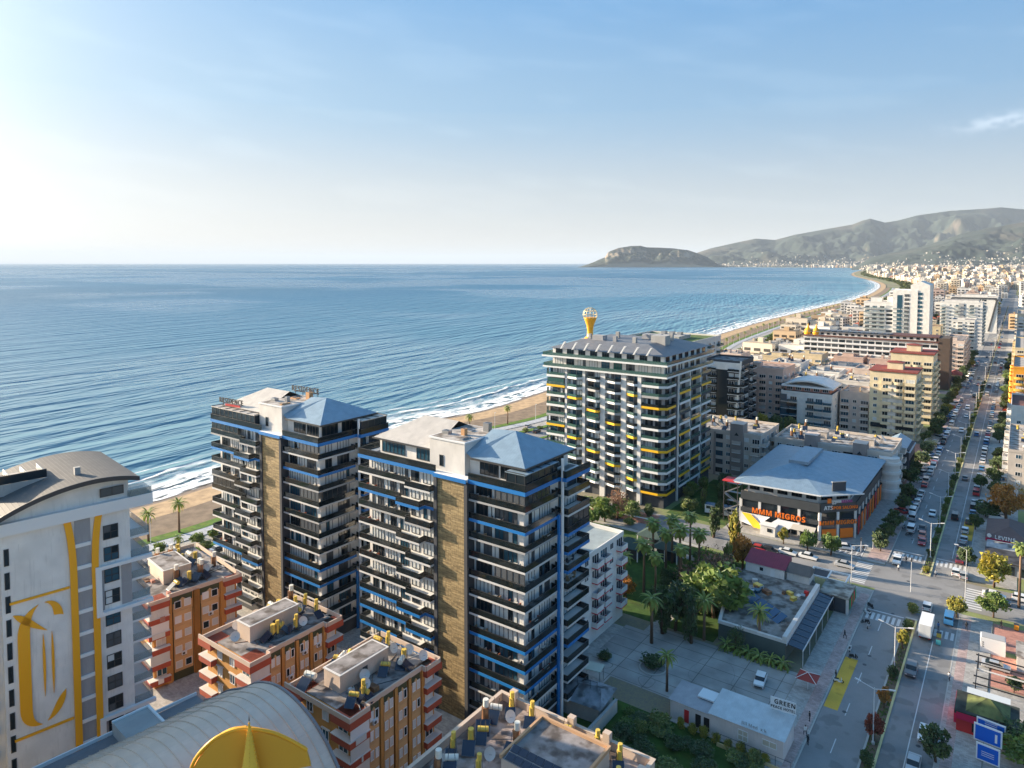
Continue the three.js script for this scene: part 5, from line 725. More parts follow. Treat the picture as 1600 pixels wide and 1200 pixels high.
{ // yellow tower with curved balconies
  const mk = (label, x0, x1, zb, zf, h, f, r, roof) => { const q = block('apartment_tower', label, x0, x1, zb, zf, h, { wall: yellowW, f, r, floors: Math.floor(h / 2.95), single: true, parapet: yellowW, slab: yellowW, bd: 1.5, curve: 0.5, noRoof: true, rail: M.railGreen, group: undefined }); box('roof', roof, q.b, q.X0 - 0.5, q.X1 + 0.5, h, h + 0.5, q.Z0 - 0.5, q.Z1 + 0.5); const hd = solid('stair_head', yellowW, q.b, -3, 3, h + 0.5, h + 3.4, -3, 3); hipRoof('cap', M.roofRed, hd, -3.4, 3.4, -3.4, 3.4, 1.45, 2.1); return q; };
  const q = mk('cream yellow tower with curved balconies and a flat red roof, beside the boulevard', -51.5, -34, -352, -334, 28.6, 'wbcb', 'ccwc', M.roofRed); const glassy = box('white_strip', M.white, q.b, -1.6, 1.4, 2, 24, q.Z1, q.Z1 + 0.5); for (const s of [-1, 1]) box('shop_window', M.glassDark, q.b, s < 0 ? -8 : 1.8, s < 0 ? -2 : 8, 4.5, 6.3, q.Z1 + 0.02, q.Z1 + 0.9);
  mk('taller cream yellow tower with a red roof, behind its twin by the boulevard', -49, -31.5, -394, -374, 32.4, 'wbcb', 'ccwc', M.roofRed);
}
{ // long white hotel
  const q = block('hotel', 'long white hotel slab with rows of dark windows and a brown and grey roof', -114, -38.5, -500, -482, 27.5, { category: 'hotel', wall: M.white, f: 'WWWWWWWWWWWWWWWWWW', floors: 8, fh: 3.2, y0: 1.4, single: true, mix: [M.glassDark, M.glassDark, M.glassGrey], noRoof: true }); for (let k = 0; k < 8; k++) box('sill_band', M.slabWhite, q.b, q.X0, q.X1, 1.1 + k * 3.2, 2.1 + k * 3.2, q.Z1, q.Z1 + 0.7);
  box('brown_eave', M.roofBrown, q.b, q.X0 - 0.6, q.X1 + 0.6, 27.5, 28.4, q.Z0 - 0.6, q.Z1 + 0.8); box('attic', M.offwhite, q.b, q.X0 + 1, q.X1 - 1, 28.4, 30.4, q.Z0 + 1, q.Z1 - 0.6); for (let i = 0; i < 20; i++) box('attic_window', M.glassDark, q.b, q.X0 + 3 + i * 3.6, q.X0 + 4.8 + i * 3.6, 28.8, 30.1, q.Z1 - 0.6, q.Z1 - 0.5); box('roof', M.roofBrown, q.b, q.X0 + 50, q.X1 + 0.4, 30.4, 30.9, q.Z0, q.Z1 + 0.3); box('roof', M.roofGrey, q.b, q.X0 - 0.4, q.X0 + 50, 30.4, 30.8, q.Z0, q.Z1 + 0.3); box('brown_tower', wall(0.10, 0.075, 0.06), q.b, q.X1, q.X1 + 6, 0, 30.5, q.Z0 - 2, q.Z1 + 0.4);
  for (let i = 0; i < 14; i++) { const p = thing('solar_unit', 'dark rooftop solar panel row on the long white hotel', 'solar panel', -110 + i * 3.4, 30.8, -487, 0, 'solar panels on the long white hotel'); const a = box('panel', M.solar, p, -1.4, 1.4, 0.3, 0.4, -4.5, 4.5); a.rotation.z = 0.25; box('rack', M.metal, p, -1.2, -1.1, 0, 0.35, -4, 4); }
  for (const dx of [0, 5]) { const d = thing('gold_finial', 'golden onion-shaped finial on the beach end of the long white hotel', 'ornament', -112 + dx, 28.4, -484, 0, 'gold finials on the hotel'); add('bulb', new THREE.LatheGeometry([[2.2, 0], [2.6, 1.4], [2, 3], [0.8, 4.4], [0.3, 6], [0.01, 7.4]].map(p => new THREE.Vector2(...p)), 14), M.gold, d); box('base', M.cream, d, -2.2, 2.2, -0.4, 0.05, -2.2, 2.2); }
  const pv = thing('pavilion', 'open pavilion with a red hipped roof beside the brown hotel tower', 'pavilion', -31.6, 0, -520); hipRoof('roof', M.roofRed, pv, -4, 4, -6, 6, 5, 7.6); box('wall', M.cream, pv, -3.4, 3.4, 0, 5, -5.4, 5.4); box('opening', M.darkWall, pv, -3, 3, 0.4, 4, 5.4, 5.46);
}
// white towers beyond
{
  const q = block('apartment_tower', 'tall white tower with dark glass strips beyond the long hotel', -101.5, -70, -648, -620, 43.5, { wall: M.white, f: 'gggWgg', r: 'gg', floors: 13, fh: 3.2, single: true, rail: M.railClear, head: [[4, 12, 6, 14, 4], [16, 24, 4, 12, 5]] }); solid('tall_part', M.white, q.b, 5, 22, 0, 54, q.Z0 + 2, q.Z1 + 1.2); solid('tall_part', M.white, q.b, 17, 30, 0, 58, q.Z0 + 3, q.Z1 + 0.8); box('dark_strip', M.glassBlue, q.b, 8, 11.5, 2, 50, q.Z1 + 1.2, q.Z1 + 1.4); for (let k = 0; k < 15; k++) { box('window', M.glassBlue, q.b, 20, 25, 4 + k * 3.3, 6 + k * 3.3, q.Z1 + 0.8, q.Z1 + 1); box('window', M.glassGrey, q.b, 13, 16.4, 4 + k * 3.2, 6 + k * 3.2, q.Z1 + 1.2, q.Z1 + 1.4); } add('gable', poly([[17, 58, 14.8], [30, 58, 14.8], [23.5, 61, 14.8], [17, 58, -11], [30, 58, -11], [23.5, 61, -11]], [[0, 1, 2], [1, 4, 5, 2], [3, 0, 2, 5], [4, 3, 5]]), M.white, q.b);
  const q2 = block('apartment_tower', 'broad white tower with a grey centre strip beside the boulevard', -60, -27, -792, -760, 38.5, { wall: M.white, f: 'gwgwgw', r: 'gwgw', floors: 12, fh: 3.1, single: true, rail: M.railClear, head: [[3, 30, 4, 20, 2.4]] }); box('grey_strip', M.slabGrey, q2.b, -2, 2, 0, 38, q2.Z1, q2.Z1 + 0.5);
  block('apartment_block', 'white stepped block in front of the broad white tower', -46, -29.5, -716, -690, 27, { wall: M.white, f: 'wbwb', r: 'bwb', floors: 9, single: true, head: [[4, 9, 4, 9, 2.4]] });
  block('apartment_block', 'pale pink block beside the brown hotel tower on the boulevard', -41, -29.5, -610, -560, 21.5, { wall: pinkPale, f: 'bwb', r: 'bwbwbwb', floors: 7, single: true, parapet: pinkPale, head: [[3, 7, 6, 12, 2.4]] });
  const q3 = block('office_building', 'white slab with a dark curved outline band on its facade', -62, -19, -935, -900, 38, { wall: M.white, f: 'WWWWWWW..', r: 'WWWW', floors: 11, fh: 3.3, single: true, mix: [M.glassBlue, M.glassDark], head: [[10, 34, 6, 20, 3]] }); const ob = new THREE.Shape(); ob.moveTo(-21, 30); ob.lineTo(-21, 35); ob.quadraticCurveTo(-21, 38, -18, 38); ob.lineTo(19, 38); ob.quadraticCurveTo(22, 38, 21.4, 34); ob.lineTo(15, 2); ob.lineTo(13.4, 2); ob.lineTo(19.6, 33.6); ob.quadraticCurveTo(20, 36.4, 17, 36.4); ob.lineTo(-17.6, 36.4); ob.quadraticCurveTo(-19.4, 36.4, -19.4, 34.6); ob.lineTo(-19.4, 30); add('outline_band', new THREE.ExtrudeGeometry(ob, { depth: 0.6, bevelEnabled: false }), M.darkWall, q3.b, 0, 0, q3.Z1); add('outline_band', new THREE.ExtrudeGeometry(ob, { depth: 0.6, bevelEnabled: false }).scale(0.72, 0.8, 1), M.darkWall, q3.b, -5, 0, q3.Z1);
  block('apartment_block', 'small ochre house between the two white towers', -62, -52, -690, -670, 22, { wall: M.cream, f: 'ww', r: 'ww', floors: 7, single: true, roof: M.roofBrown });
}
// across the boulevard, only their street faces show
for (const [l, z1, z0, h, w, o] of [
  ['beige flats with a cluttered roof across the boulevard, beside the autumn tree', -330, -284, 12, beige, { f: 'wbw', l: 'bwbwbwb', roof: M.roofPale }], ['white house with a turquoise mural base across the boulevard', -396, -362, 14, M.white, { f: 'wbw', l: 'bwbwb', roof: M.roofBrown }], ['bright orange flats with curved balconies across the boulevard', -474, -424, 23, mat([0.78, 0.34, 0.03], { tex: 'stucco' }), { f: 'cwc', l: 'cwcwcwc', parapet: wall(0.8, 0.45, 0.08), slab: wall(0.8, 0.45, 0.08) }],
  ['cream apartment block across the boulevard before the orange flats', -620, -540, 21, M.cream, { f: 'bwb', l: 'bwbwbwbwb', parapet: M.cream }], ['tall pale cream apartment block far along the boulevard', -850, -790, 28, wall(0.7, 0.6, 0.45), { f: 'bwb', l: 'bwbwbwb' }], ['white office block with dark window bands far along the boulevard', -960, -920, 26, M.white, { f: 'WWW', l: 'WWWWW' }], ['plain pale block across the boulevard between cream and orange flats', -535, -482, 15, M.offwhite, { f: 'wbw', l: 'wbwbwb' }], ['pale low block across the boulevard, beyond the cream flats', -780, -640, 14, beige, { f: 'wbw', l: 'wbwbwbwbwb' }],
]) { const q = block('apartment_block', l, -1.6, 15, z1, z0, h, { wall: w, roof: M.roofPale, single: true, floors: Math.floor(h / 2.95), head: [[5, 10, 5, 10, 2.2]], ...o }); if (h === 14 && w === M.white) { box('mural', wall(0.25, 0.5, 0.5), q.b, q.X0 - 0.1, q.X1, 0, 3.4, q.Z1 + 0.01, q.Z1 + 0.15); box('red_panel', M.red, q.b, q.X0 - 0.12, q.X0 + 3, 3.4, 5, q.Z1 + 0.02, q.Z1 + 0.2); } }
rooftop(0, 13, -328, -287, 12.15, 9, 3, 93, 'the beige flats across the boulevard');

// ================================================================ the supermarket corner
{
  const P = [[-63, -198], [-42, -199], [-34.5, -206.5], [-34, -246], [-64, -246]], t = thing('supermarket_building', 'three-storey supermarket with a grey hipped metal roof and orange lettering on its cut corner', 'supermarket', 0, 0, 0);
  const inset = d => { const c = [-50, -222]; return P.map(([x, z]) => { const dx = x - c[0], dz = z - c[1], L = Math.hypot(dx, dz); return [x - dx / L * d, z - dz / L * d]; }); };
  add('wall', slab(inset(0.6), 0, 9.2), M.offwhite, t); add('upper_wall', slab(inset(2.6), 9.2, 12.6), M.white, t); add('terrace', slab(inset(0.1), 8.9, 9.25), M.concrete, t);
  const edge = (i, s0, s1, y0, y1, out, d, m, name) => { const [ax, az] = P[i], [bx, bz] = P[(i + 1) % 5], L = Math.hypot(bx - ax, bz - az), ux = (bx - ax) / L, uz = (bz - az) / L, nx = -uz, nz = ux, s = (s0 + s1) / 2, o = add(name, metricBox(s1 - s0, y1 - y0, d), m, t, ax + ux * s + nx * (out - d / 2), (y0 + y1) / 2, az + uz * s + nz * (out - d / 2), -Math.atan2(uz, ux)); return o; };
  const at = (i, s, y, out) => { const [ax, az] = P[i], [bx, bz] = P[(i + 1) % 5], L = Math.hypot(bx - ax, bz - az), ux = (bx - ax) / L, uz = (bz - az) / L; return [[ax + ux * s - uz * out, y, az + uz * s + ux * out], -Math.atan2(uz, ux)]; };
  const dark = mat([0.06, 0.068, 0.075], { tex: 'stucco', roughness: 0.6 });
  for (const [i, L] of [[0, 21.02], [1, 10.6], [2, 39.5]]) {
    edge(i, 0, L, 7.6, 10.0, 0.35, 0.3, dark, 'dark_band'); edge(i, 0, L, 4.1, 5.3, 0.35, 0.5, dark, 'sign_band');
    const n = Math.round(L / 5.2); for (let k = 0; k < n; k++) { const a = L * k / n + 0.5, b = L * (k + 1) / n - 0.5; edge(i, a, b, 5.4, 7.5, 0.02, 0.3, M.glassDark, 'window'); edge(i, a, b, 0.3, 3.9, 0.0, 0.3, i === 0 ? M.glassDark : i === 1 ? M.glassGrey : M.glassDark, 'shop_window'); edge(i, L * k / n - 0.35, L * k / n + 0.35, 0, 7.6, 0.25, 0.5, M.white, 'pier'); }
  }
  // upper windows
  const Q = inset(2.6); for (let i = 0; i < 3; i++) { const [ax, az] = Q[i], [bx, bz] = Q[i + 1], L = Math.hypot(bx - ax, bz - az), ux = (bx - ax) / L, uz = (bz - az) / L, n = Math.round(L / 4); for (let k = 0; k < n; k++) { const s = L * (k + 0.5) / n; win(t, ax + ux * s - uz * 0.04, 11, az + uz * s + ux * 0.04, L / n * 0.72, 1.9, -Math.atan2(uz, ux), { pane: M.glassDark, single: true }); } }
  const E = [[-65, 12.6, -196.6], [-41.4, 12.6, -197.6], [-33, 12.6, -206], [-32.6, 12.6, -247], [-65.5, 12.6, -247], [-52.5, 16.2, -214], [-50, 16.2, -232]];
  const rf = add('metal_roof', poly(E, [[0, 1, 5], [1, 2, 5], [2, 3, 6, 5], [3, 4, 6], [4, 0, 5, 6], [4, 3, 2, 1, 0]]), M.roofBlue, t); const cap = box('ridge_vent', M.roofBlue, rf, -54, -48.6, 15.9, 16.8, -232.5, -213.5);
  edge(0, -1.5, 21.5, 12.4, 12.75, 1.7, 0.2, M.slabWhite, 'fascia'); edge(1, -0.5, 12, 12.4, 12.75, 1.6, 0.2, M.slabWhite, 'fascia');
  const put = (txt, i, s, y, size, m, name = 'lettering') => { const [p, ry] = at(i, s, y, 0.38); return letters(name, txt, size, m, t, ...p, ry, 0.14); };
  put('MMM MIGROS', 0, 10.4, 4.15, 1.5, M.orange); put('MMM MIGROS', 1, 5.3, 4.15, 1.15, M.orange); put('ATS', 1, 2.2, 8.3, 1.1, M.whiteFrame); put('SPOR SALONU', 1, 7, 8.35, 0.85, M.orange); put('gym', 1, 4.6, 10.1, 1.0, M.whiteFrame); put('ARENA', 1, 7.6, 10.1, 0.75, mat([0.45, 0.1, 0.3]));
  edge(1, 2.0, 3.1, 10.1, 11.3, 0.4, 0.2, M.orange, 'logo_board'); edge(1, 4, 8, 11.7, 15.4, -0.6, 0.3, M.darkWall, 'billboard'); edge(1, 3.9, 8.1, 15.4, 15.6, -0.5, 0.5, M.metal, 'billboard_cap');
  edge(1, 0.6, 4.8, 0.3, 2.9, 0.3, 0.15, M.orange, 'poster'); edge(1, 6, 9.8, 0.3, 2.9, 0.3, 0.15, M.orange, 'poster'); for (let k = 0; k < 9; k++) edge(2, 2 + k * 4.2, 4.2 + k * 4.2, 0.3, 5.2, 0.45, 0.15, k % 3 ? M.orange : M.red, 'poster');
  // white and yellow sails over the delivery bay
  const sail = (pts, m) => add('sail', poly(pts, [pts.map((_, i) => i)]), m, t), wf = mat([0.62, 0.63, 0.65], { side: THREE.DoubleSide }), yf = mat([0.85, 0.5, 0.02], { side: THREE.DoubleSide });
  sail([[-62.6, 1.5, -196.4], [-58, 0.9, -195.6], [-54.6, 4.0, -197.4], [-62.6, 4.0, -197.2]], wf); sail([[-62.4, 4.0, -196.9], [-60, 4.0, -197], [-55, 0.9, -195.2], [-58.5, 0.9, -195.2]], yf); sail([[-56.6, 0.9, -195.5], [-51, 0.9, -195.6], [-46.6, 3.9, -197.6], [-52.6, 3.9, -197.5]], wf);
  // outside stair on the park side
  const st = thing('fire_stair', 'open steel fire stair with a red canopy against the supermarket end wall', 'stair', -66, 0, -200); for (const [x, z] of [[-2, -2], [2, -2], [-2, 2], [2, 2]]) box('post', M.darkMetal, st, x - 0.1, x + 0.1, 0, 11.8, z - 0.1, z + 0.1); for (let k = 0; k < 4; k++) { box('landing', M.metal, st, -2, 2, 2.6 + k * 2.6, 2.7 + k * 2.6, -2, -0.8); const fl = box('flight', M.metal, st, -2.4, 2.4, 1.3 + k * 2.6, 1.45 + k * 2.6, 0, 1.2); fl.rotation.z = k % 2 ? 0.5 : -0.5; } box('canopy', M.red, st, -2.4, 2.6, 11.8, 12, -2.2, 2.4);
  const kk = thing('ticket_hut', 'small white hut with a glazed front before the supermarket delivery bay', 'hut', -54.2, 0, -195.0); box('wall', M.white, kk, -2, 2, 0, 2.7, -1.3, 1.3); win(kk, 0.5, 1.6, 1.34, 1.2, 1, 0, { pane: M.glassDark }); box('roof', M.slabWhite, kk, -2.2, 2.2, 2.7, 2.85, -1.5, 1.5);
  const cv = thing('canvas_awning', 'beige canvas awning beside the supermarket entrance', 'awning', -45.5, 0, -196.2); const c = box('canvas', mat([0.5, 0.46, 0.40]), cv, -3, 3, 3.2, 3.3, -1.4, 1.4); c.rotation.x = 0.25; for (const x of [-2.9, 2.9]) box('post', M.metal, cv, x - 0.05, x + 0.05, 0, 3, 1.2, 1.3);
}
// ================================================================ low restaurant block at the crossing
{
  const t = thing('restaurant', 'single-storey restaurant with a cluttered roof terrace and a long white parapet', 'restaurant', 0, 0, 0);
  add('wall', slab([[-46.5, -133.5], [-33.6, -133], [-33, -160], [-38, -168], [-50, -172], [-50.5, -152]], 0, 3.6), wall(0.10, 0.13, 0.12), t); add('roof', slab([[-46, -134], [-34, -133.5], [-33.5, -160], [-38.2, -167.5], [-49.6, -171.4], [-50, -152]], 3.6, 3.75), mat([0.34, 0.33, 0.31], { tex: 'roofmess' }), t);
  box('parapet', M.offwhite, t, -34.2, -33.4, 3.6, 4.9, -160, -133.2); box('parapet', M.offwhite, t, -46.5, -34.2, 3.6, 4.2, -133.8, -133.2); const pp = box('parapet', M.offwhite, t, -0.3, 0.3, 3.6, 4.2, -9.5, 9.5); pp.position.set(-48.4, 3.9, -143); pp.rotation.y = 0.22;
  const hut = thing('rooftop_hut', 'white rooftop hut with a dark red metal roof on the restaurant terrace', 'hut', -45, 3.75, -162.6); box('wall', M.white, hut, -4.6, 4, 0, 2.2, -2.4, 2.4); add('roof', poly([[-4.9, 2.2, 2.8], [4.3, 2.2, 2.8], [4.3, 3.6, -2.8], [-4.9, 3.6, -2.8], [4.3, 2.0, -2.8], [-4.9, 2.0, -2.8]], [[0, 1, 2, 3], [1, 4, 2], [5, 0, 3], [4, 5, 3, 2], [0, 5, 4, 1]]), mat([0.22, 0.02, 0.05], { tex: 'seam', bump: 'seamBump', roughness: 0.5 }), hut); win(hut, -1, 1.2, 2.44, 1, 1, 0, { frame: M.whiteFrame, pane: M.glassDark }); box('door', M.whiteFrame, hut, 1, 1.9, 0, 1.9, 2.4, 2.45);
  const hg = thing('rooftop_shed', 'grey gabled glasshouse beside the dark red rooftop hut', 'shed', -38.4, 3.75, -163); box('wall', M.offwhite, hg, -2.2, 2.6, 0, 1.8, -2, 2.2); hipRoof('roof', M.roofDark, hg, -2.5, 2.9, -2.4, 2.6, 1.8, 3.4, { inset: 0.2 });
  for (let i = 0; i < 5; i++) { const p = thing('solar_unit', 'blue solar panel in the tilted row on the restaurant terrace', 'solar panel', -43.4 + i * 1.65, 3.75, -145.8 + i * 1.2, -0.6, 'blue panels on the restaurant terrace'); const a = box('panel', M.solarBlue, p, -0.85, 0.85, 0.5, 0.58, -1.4, 1.4); a.rotation.x = 0.45; for (const x of [-0.7, 0.7]) box('leg', M.metal, p, x - 0.03, x + 0.03, 0, 0.9, -0.9, -0.84); }
  const pg = thing('solar_canopy', 'long canopy roofed with dark solar panels along the restaurant parapet', 'canopy', -32, 3.4, -146.5); for (let i = 0; i < 11; i++) { const p = box('panel', M.solar, pg, -1.3, 1.5, 0.02, 0.1, -13 + i * 2.4, -10.8 + i * 2.4); p.rotation.z = -0.12; } add('frame', bag().box(-1.4, -1.3, -0.1, 0.22, -13.2, 13.4).box(1.5, 1.6, -0.3, 0, -13.2, 13.4).done(), M.pole, pg); for (let i = 0; i < 6; i++) box('post', M.pole, pg, 1.45, 1.55, -3.4, -0.3, -13 + i * 5.2, -12.9 + i * 5.2);
  const cn = thing('corner_shop', 'corner shop with a white slab roof and red and green poster boards', 'shop', -30.2, 0, -163); box('wall', M.darkWall, cn, -2.8, 2.4, 0, 3.4, -3.4, 3.6); box('roof', mat([0.44, 0.43, 0.38], { tex: 'roofmess' }), cn, -3.2, 2.8, 3.4, 3.75, -3.8, 4); for (let i = 0; i < 5; i++) box('poster', i % 2 ? M.red : mat([0.02, 0.25, 0.08]), cn, 2.86, 2.94, 1.2, 3.3, -3.4 + i * 1.4, -2.2 + i * 1.4); for (const z of [-3.4, 3.4]) box('pier', M.offwhite, cn, 2.3, 2.7, 0, 3.4, z - 0.2, z + 0.2); for (const x of [-2.4, 2.2]) box('pier', M.offwhite, cn, x, x + 0.4, 0, 3.4, 3.6, 3.9);
  const fr = thing('flat_roof_pergola', 'open white pergola frame between the corner shop and the cross street', 'pergola', -33.4, 0, -169.5); add('frame', bag().box(-4, 4, 3.4, 3.7, 2.2, 2.5).box(-4, 4, 3.4, 3.7, -2.5, -2.2).box(-4, -3.7, 3.4, 3.7, -2.2, 2.2).box(3.7, 4, 3.4, 3.7, -2.2, 2.2).box(-0.15, 0.15, 3.4, 3.7, -2.2, 2.2).done(), M.slabWhite, fr); for (const [x, z] of [[-3.8, -2.3], [3.8, -2.3], [-3.8, 2.3], [3.8, 2.3]]) box('post', M.slabWhite, fr, x - 0.1, x + 0.1, 0, 3.4, z - 0.1, z + 0.1); box('shade_cloth', M.darkWall, fr, -3.6, -0.2, 3.35, 3.4, -2.1, 2.1);
  const r = rng(88), junkM = [M.tankYellow, M.offwhite, M.glassBlue, M.tankRust, M.metal, M.red]; for (let i = 0; i < 16; i++) { const c = thing('crate', 'small crate among the clutter on the restaurant terrace', 'crate', -46 + r() * 11, 3.75, -157 + r() * 8, r() * 3, 'clutter on the restaurant terrace'); const s = 0.4 + r() * 0.6; box('body', junkM[i % 6], c, -s, s, 0, 0.5 + r() * 0.5, -s * 0.7, s * 0.7); box('rim', M.darkMetal, c, -s - 0.04, s + 0.04, 0.4, 0.45, -s * 0.7 - 0.04, s * 0.7 + 0.04); }
  const w = thing('street_wall', 'long beige street wall with a railing beside the cross street', 'wall', -47, 0, -176.2); box('wall', beige, w, -11, 10, 0, 1.1, -0.15, 0.15); box('rail', M.darkMetal, w, -11, 10, 1.55, 1.6, -0.03, 0.03); for (let i = 0; i < 11; i++) box('baluster', M.darkMetal, w, -11 + i * 2.1, -10.94 + i * 2.1, 1.1, 1.55, -0.03, 0.03);
}
// ================================================================ white hotel annexe with the sign
{
  const t = thing('annexe', 'long low white annexe with a red door, two black doors and pale metal roofs', 'building', -35.6, 0, -108.4); box('wall', wall(0.74, 0.66, 0.62), t, -2.2, 9, 0, 3.5, -3.2, 3.0); box('wall', wall(0.74, 0.66, 0.62), t, -9, -2.2, 0, 3.1, -2.6, 2.8);
  const rp = add('metal_roof', poly([[-2.5, 3.55, 3.3], [9.3, 3.55, 3.3], [9.3, 4.2, -3.5], [-2.5, 4.2, -3.5], [9.3, 3.4, -3.5], [-2.5, 3.4, -3.5]], [[0, 1, 2, 3], [1, 4, 2], [5, 0, 3], [4, 5, 3, 2], [0, 5, 4, 1]]), mat([0.60, 0.66, 0.68], { tex: 'seam', bump: 'seamBump', roughness: 0.5 }), t); add('metal_roof', poly([[-9.3, 3.15, 3.0], [-2.5, 3.15, 3.0], [-2.5, 3.5, -2.8], [-9.3, 3.5, -2.8], [-2.5, 3.0, -2.8], [-9.3, 3.0, -2.8]], [[0, 1, 2, 3], [1, 4, 2], [5, 0, 3], [4, 5, 3, 2], [0, 5, 4, 1]]), mat([0.42, 0.42, 0.44], { tex: 'seam', roughness: 0.6 }), t); box('skylight', mat([0.7, 0.74, 0.75]), t, -5.4, -2.6, 3.5, 3.75, -2.4, 0.2);
  box('door', M.red, t, -6.6, -5.8, 0.2, 2.3, 2.8, 2.86); box('door', M.black, t, -4.7, -3.8, 0.2, 2.3, 2.8, 2.86); box('door', M.black, t, -3.3, -2.4, 0.2, 2.3, 2.8, 2.86); win(t, 3, 1.9, 3.04, 1.6, 1.7, 0, { frame: M.whiteFrame, nx: 2, ny: 2, pane: M.curtainWarm }); win(t, 7, 2.2, 3.04, 2.2, 1.0, 0, { frame: M.whiteFrame, nx: 2, pane: M.curtainWarm }); box('step', M.concrete, t, -9, 9, 0, 0.15, 3.0, 3.8);
  letters('roof_lettering', 'Jill Med  x k', 0.5, M.slabGrey, t, 4.6, 3.68, 2.9, 0, 0.05, 0);
  const s = thing('hotel_sign', 'white sign board with black letters standing over the annexe roof', 'sign', -28.2, 3.9, -111.2, 0.1); box('board', M.whiteFrame, s, -1.9, 1.9, 0.4, 2.4, -0.1, 0); letters('lettering', 'GREEN', 0.72, M.black, s, 0.25, 1.45, 0.01, 0, 0.03); letters('lettering', 'PEACE HOTEL', 0.42, M.black, s, 0, 0.72, 0.01, 0, 0.03); for (const x of [-1.5, 1.5]) box('leg', M.metal, s, x - 0.05, x + 0.05, -0.2, 0.4, -0.12, -0.04);
  const f = thing('garden_fence', 'thin metal mesh fence on a yellow plinth before the annexe', 'fence', -32, 0, -103.4, 0); box('plinth', wall(0.62, 0.45, 0.22), f, -4, 7, 0, 0.6, -0.1, 0.1); for (let i = 0; i < 6; i++) box('post', M.darkMetal, f, -4 + i * 2.2, -3.94 + i * 2.2, 0.6, 2.1, -0.03, 0.03); box('rail', M.darkMetal, f, -4, 7, 2.05, 2.1, -0.02, 0.02);  // fence plinth has one even yellow wall colour
  const g = thing('shed', 'tarpaulin-covered shed with a blue-grey roof behind the garden wall', 'shed', -57.5, 0, -99.5, 0.1); box('wall', M.concrete, g, -4, 4, 0, 2.8, -3, 3); hipRoof('roof', mat([0.30, 0.34, 0.38], { tex: 'roofmess' }), g, -4.6, 4.6, -3.6, 3.6, 2.8, 4.2, { inset: 0.4 }); for (let i = 0; i < 4; i++) box('rack_post', M.darkMetal, g, -1 + i * 1.2, -0.94 + i * 1.2, 3, 5.4, 0.5, 0.56); box('rack_rail', M.darkMetal, g, -1, 2.7, 5.3, 5.36, 0.5, 0.56);
  const gw = thing('garden_wall', 'pale rendered garden wall beside the waste plot', 'wall', -52.4, 0, -92.5); box('wall', beige, gw, -0.15, 0.15, 0, 2.2, -9, 9); box('coping', M.concrete, gw, -0.25, 0.25, 2.2, 2.3, -9, 9);
  const sh = thing('shelter', 'small open shelter with a flat pale green roof by the white block', 'shelter', -60, 0, -107, 0.2); box('roof', wall(0.45, 0.52, 0.46), sh, -1.8, 1.8, 2.5, 2.65, -1.3, 1.3); for (const [x, z] of [[-1.6, -1.1], [1.6, -1.1], [-1.6, 1.1], [1.6, 1.1]]) box('post', M.metal, sh, x - 0.05, x + 0.05, 0, 2.5, z - 0.05, z + 0.05);
}
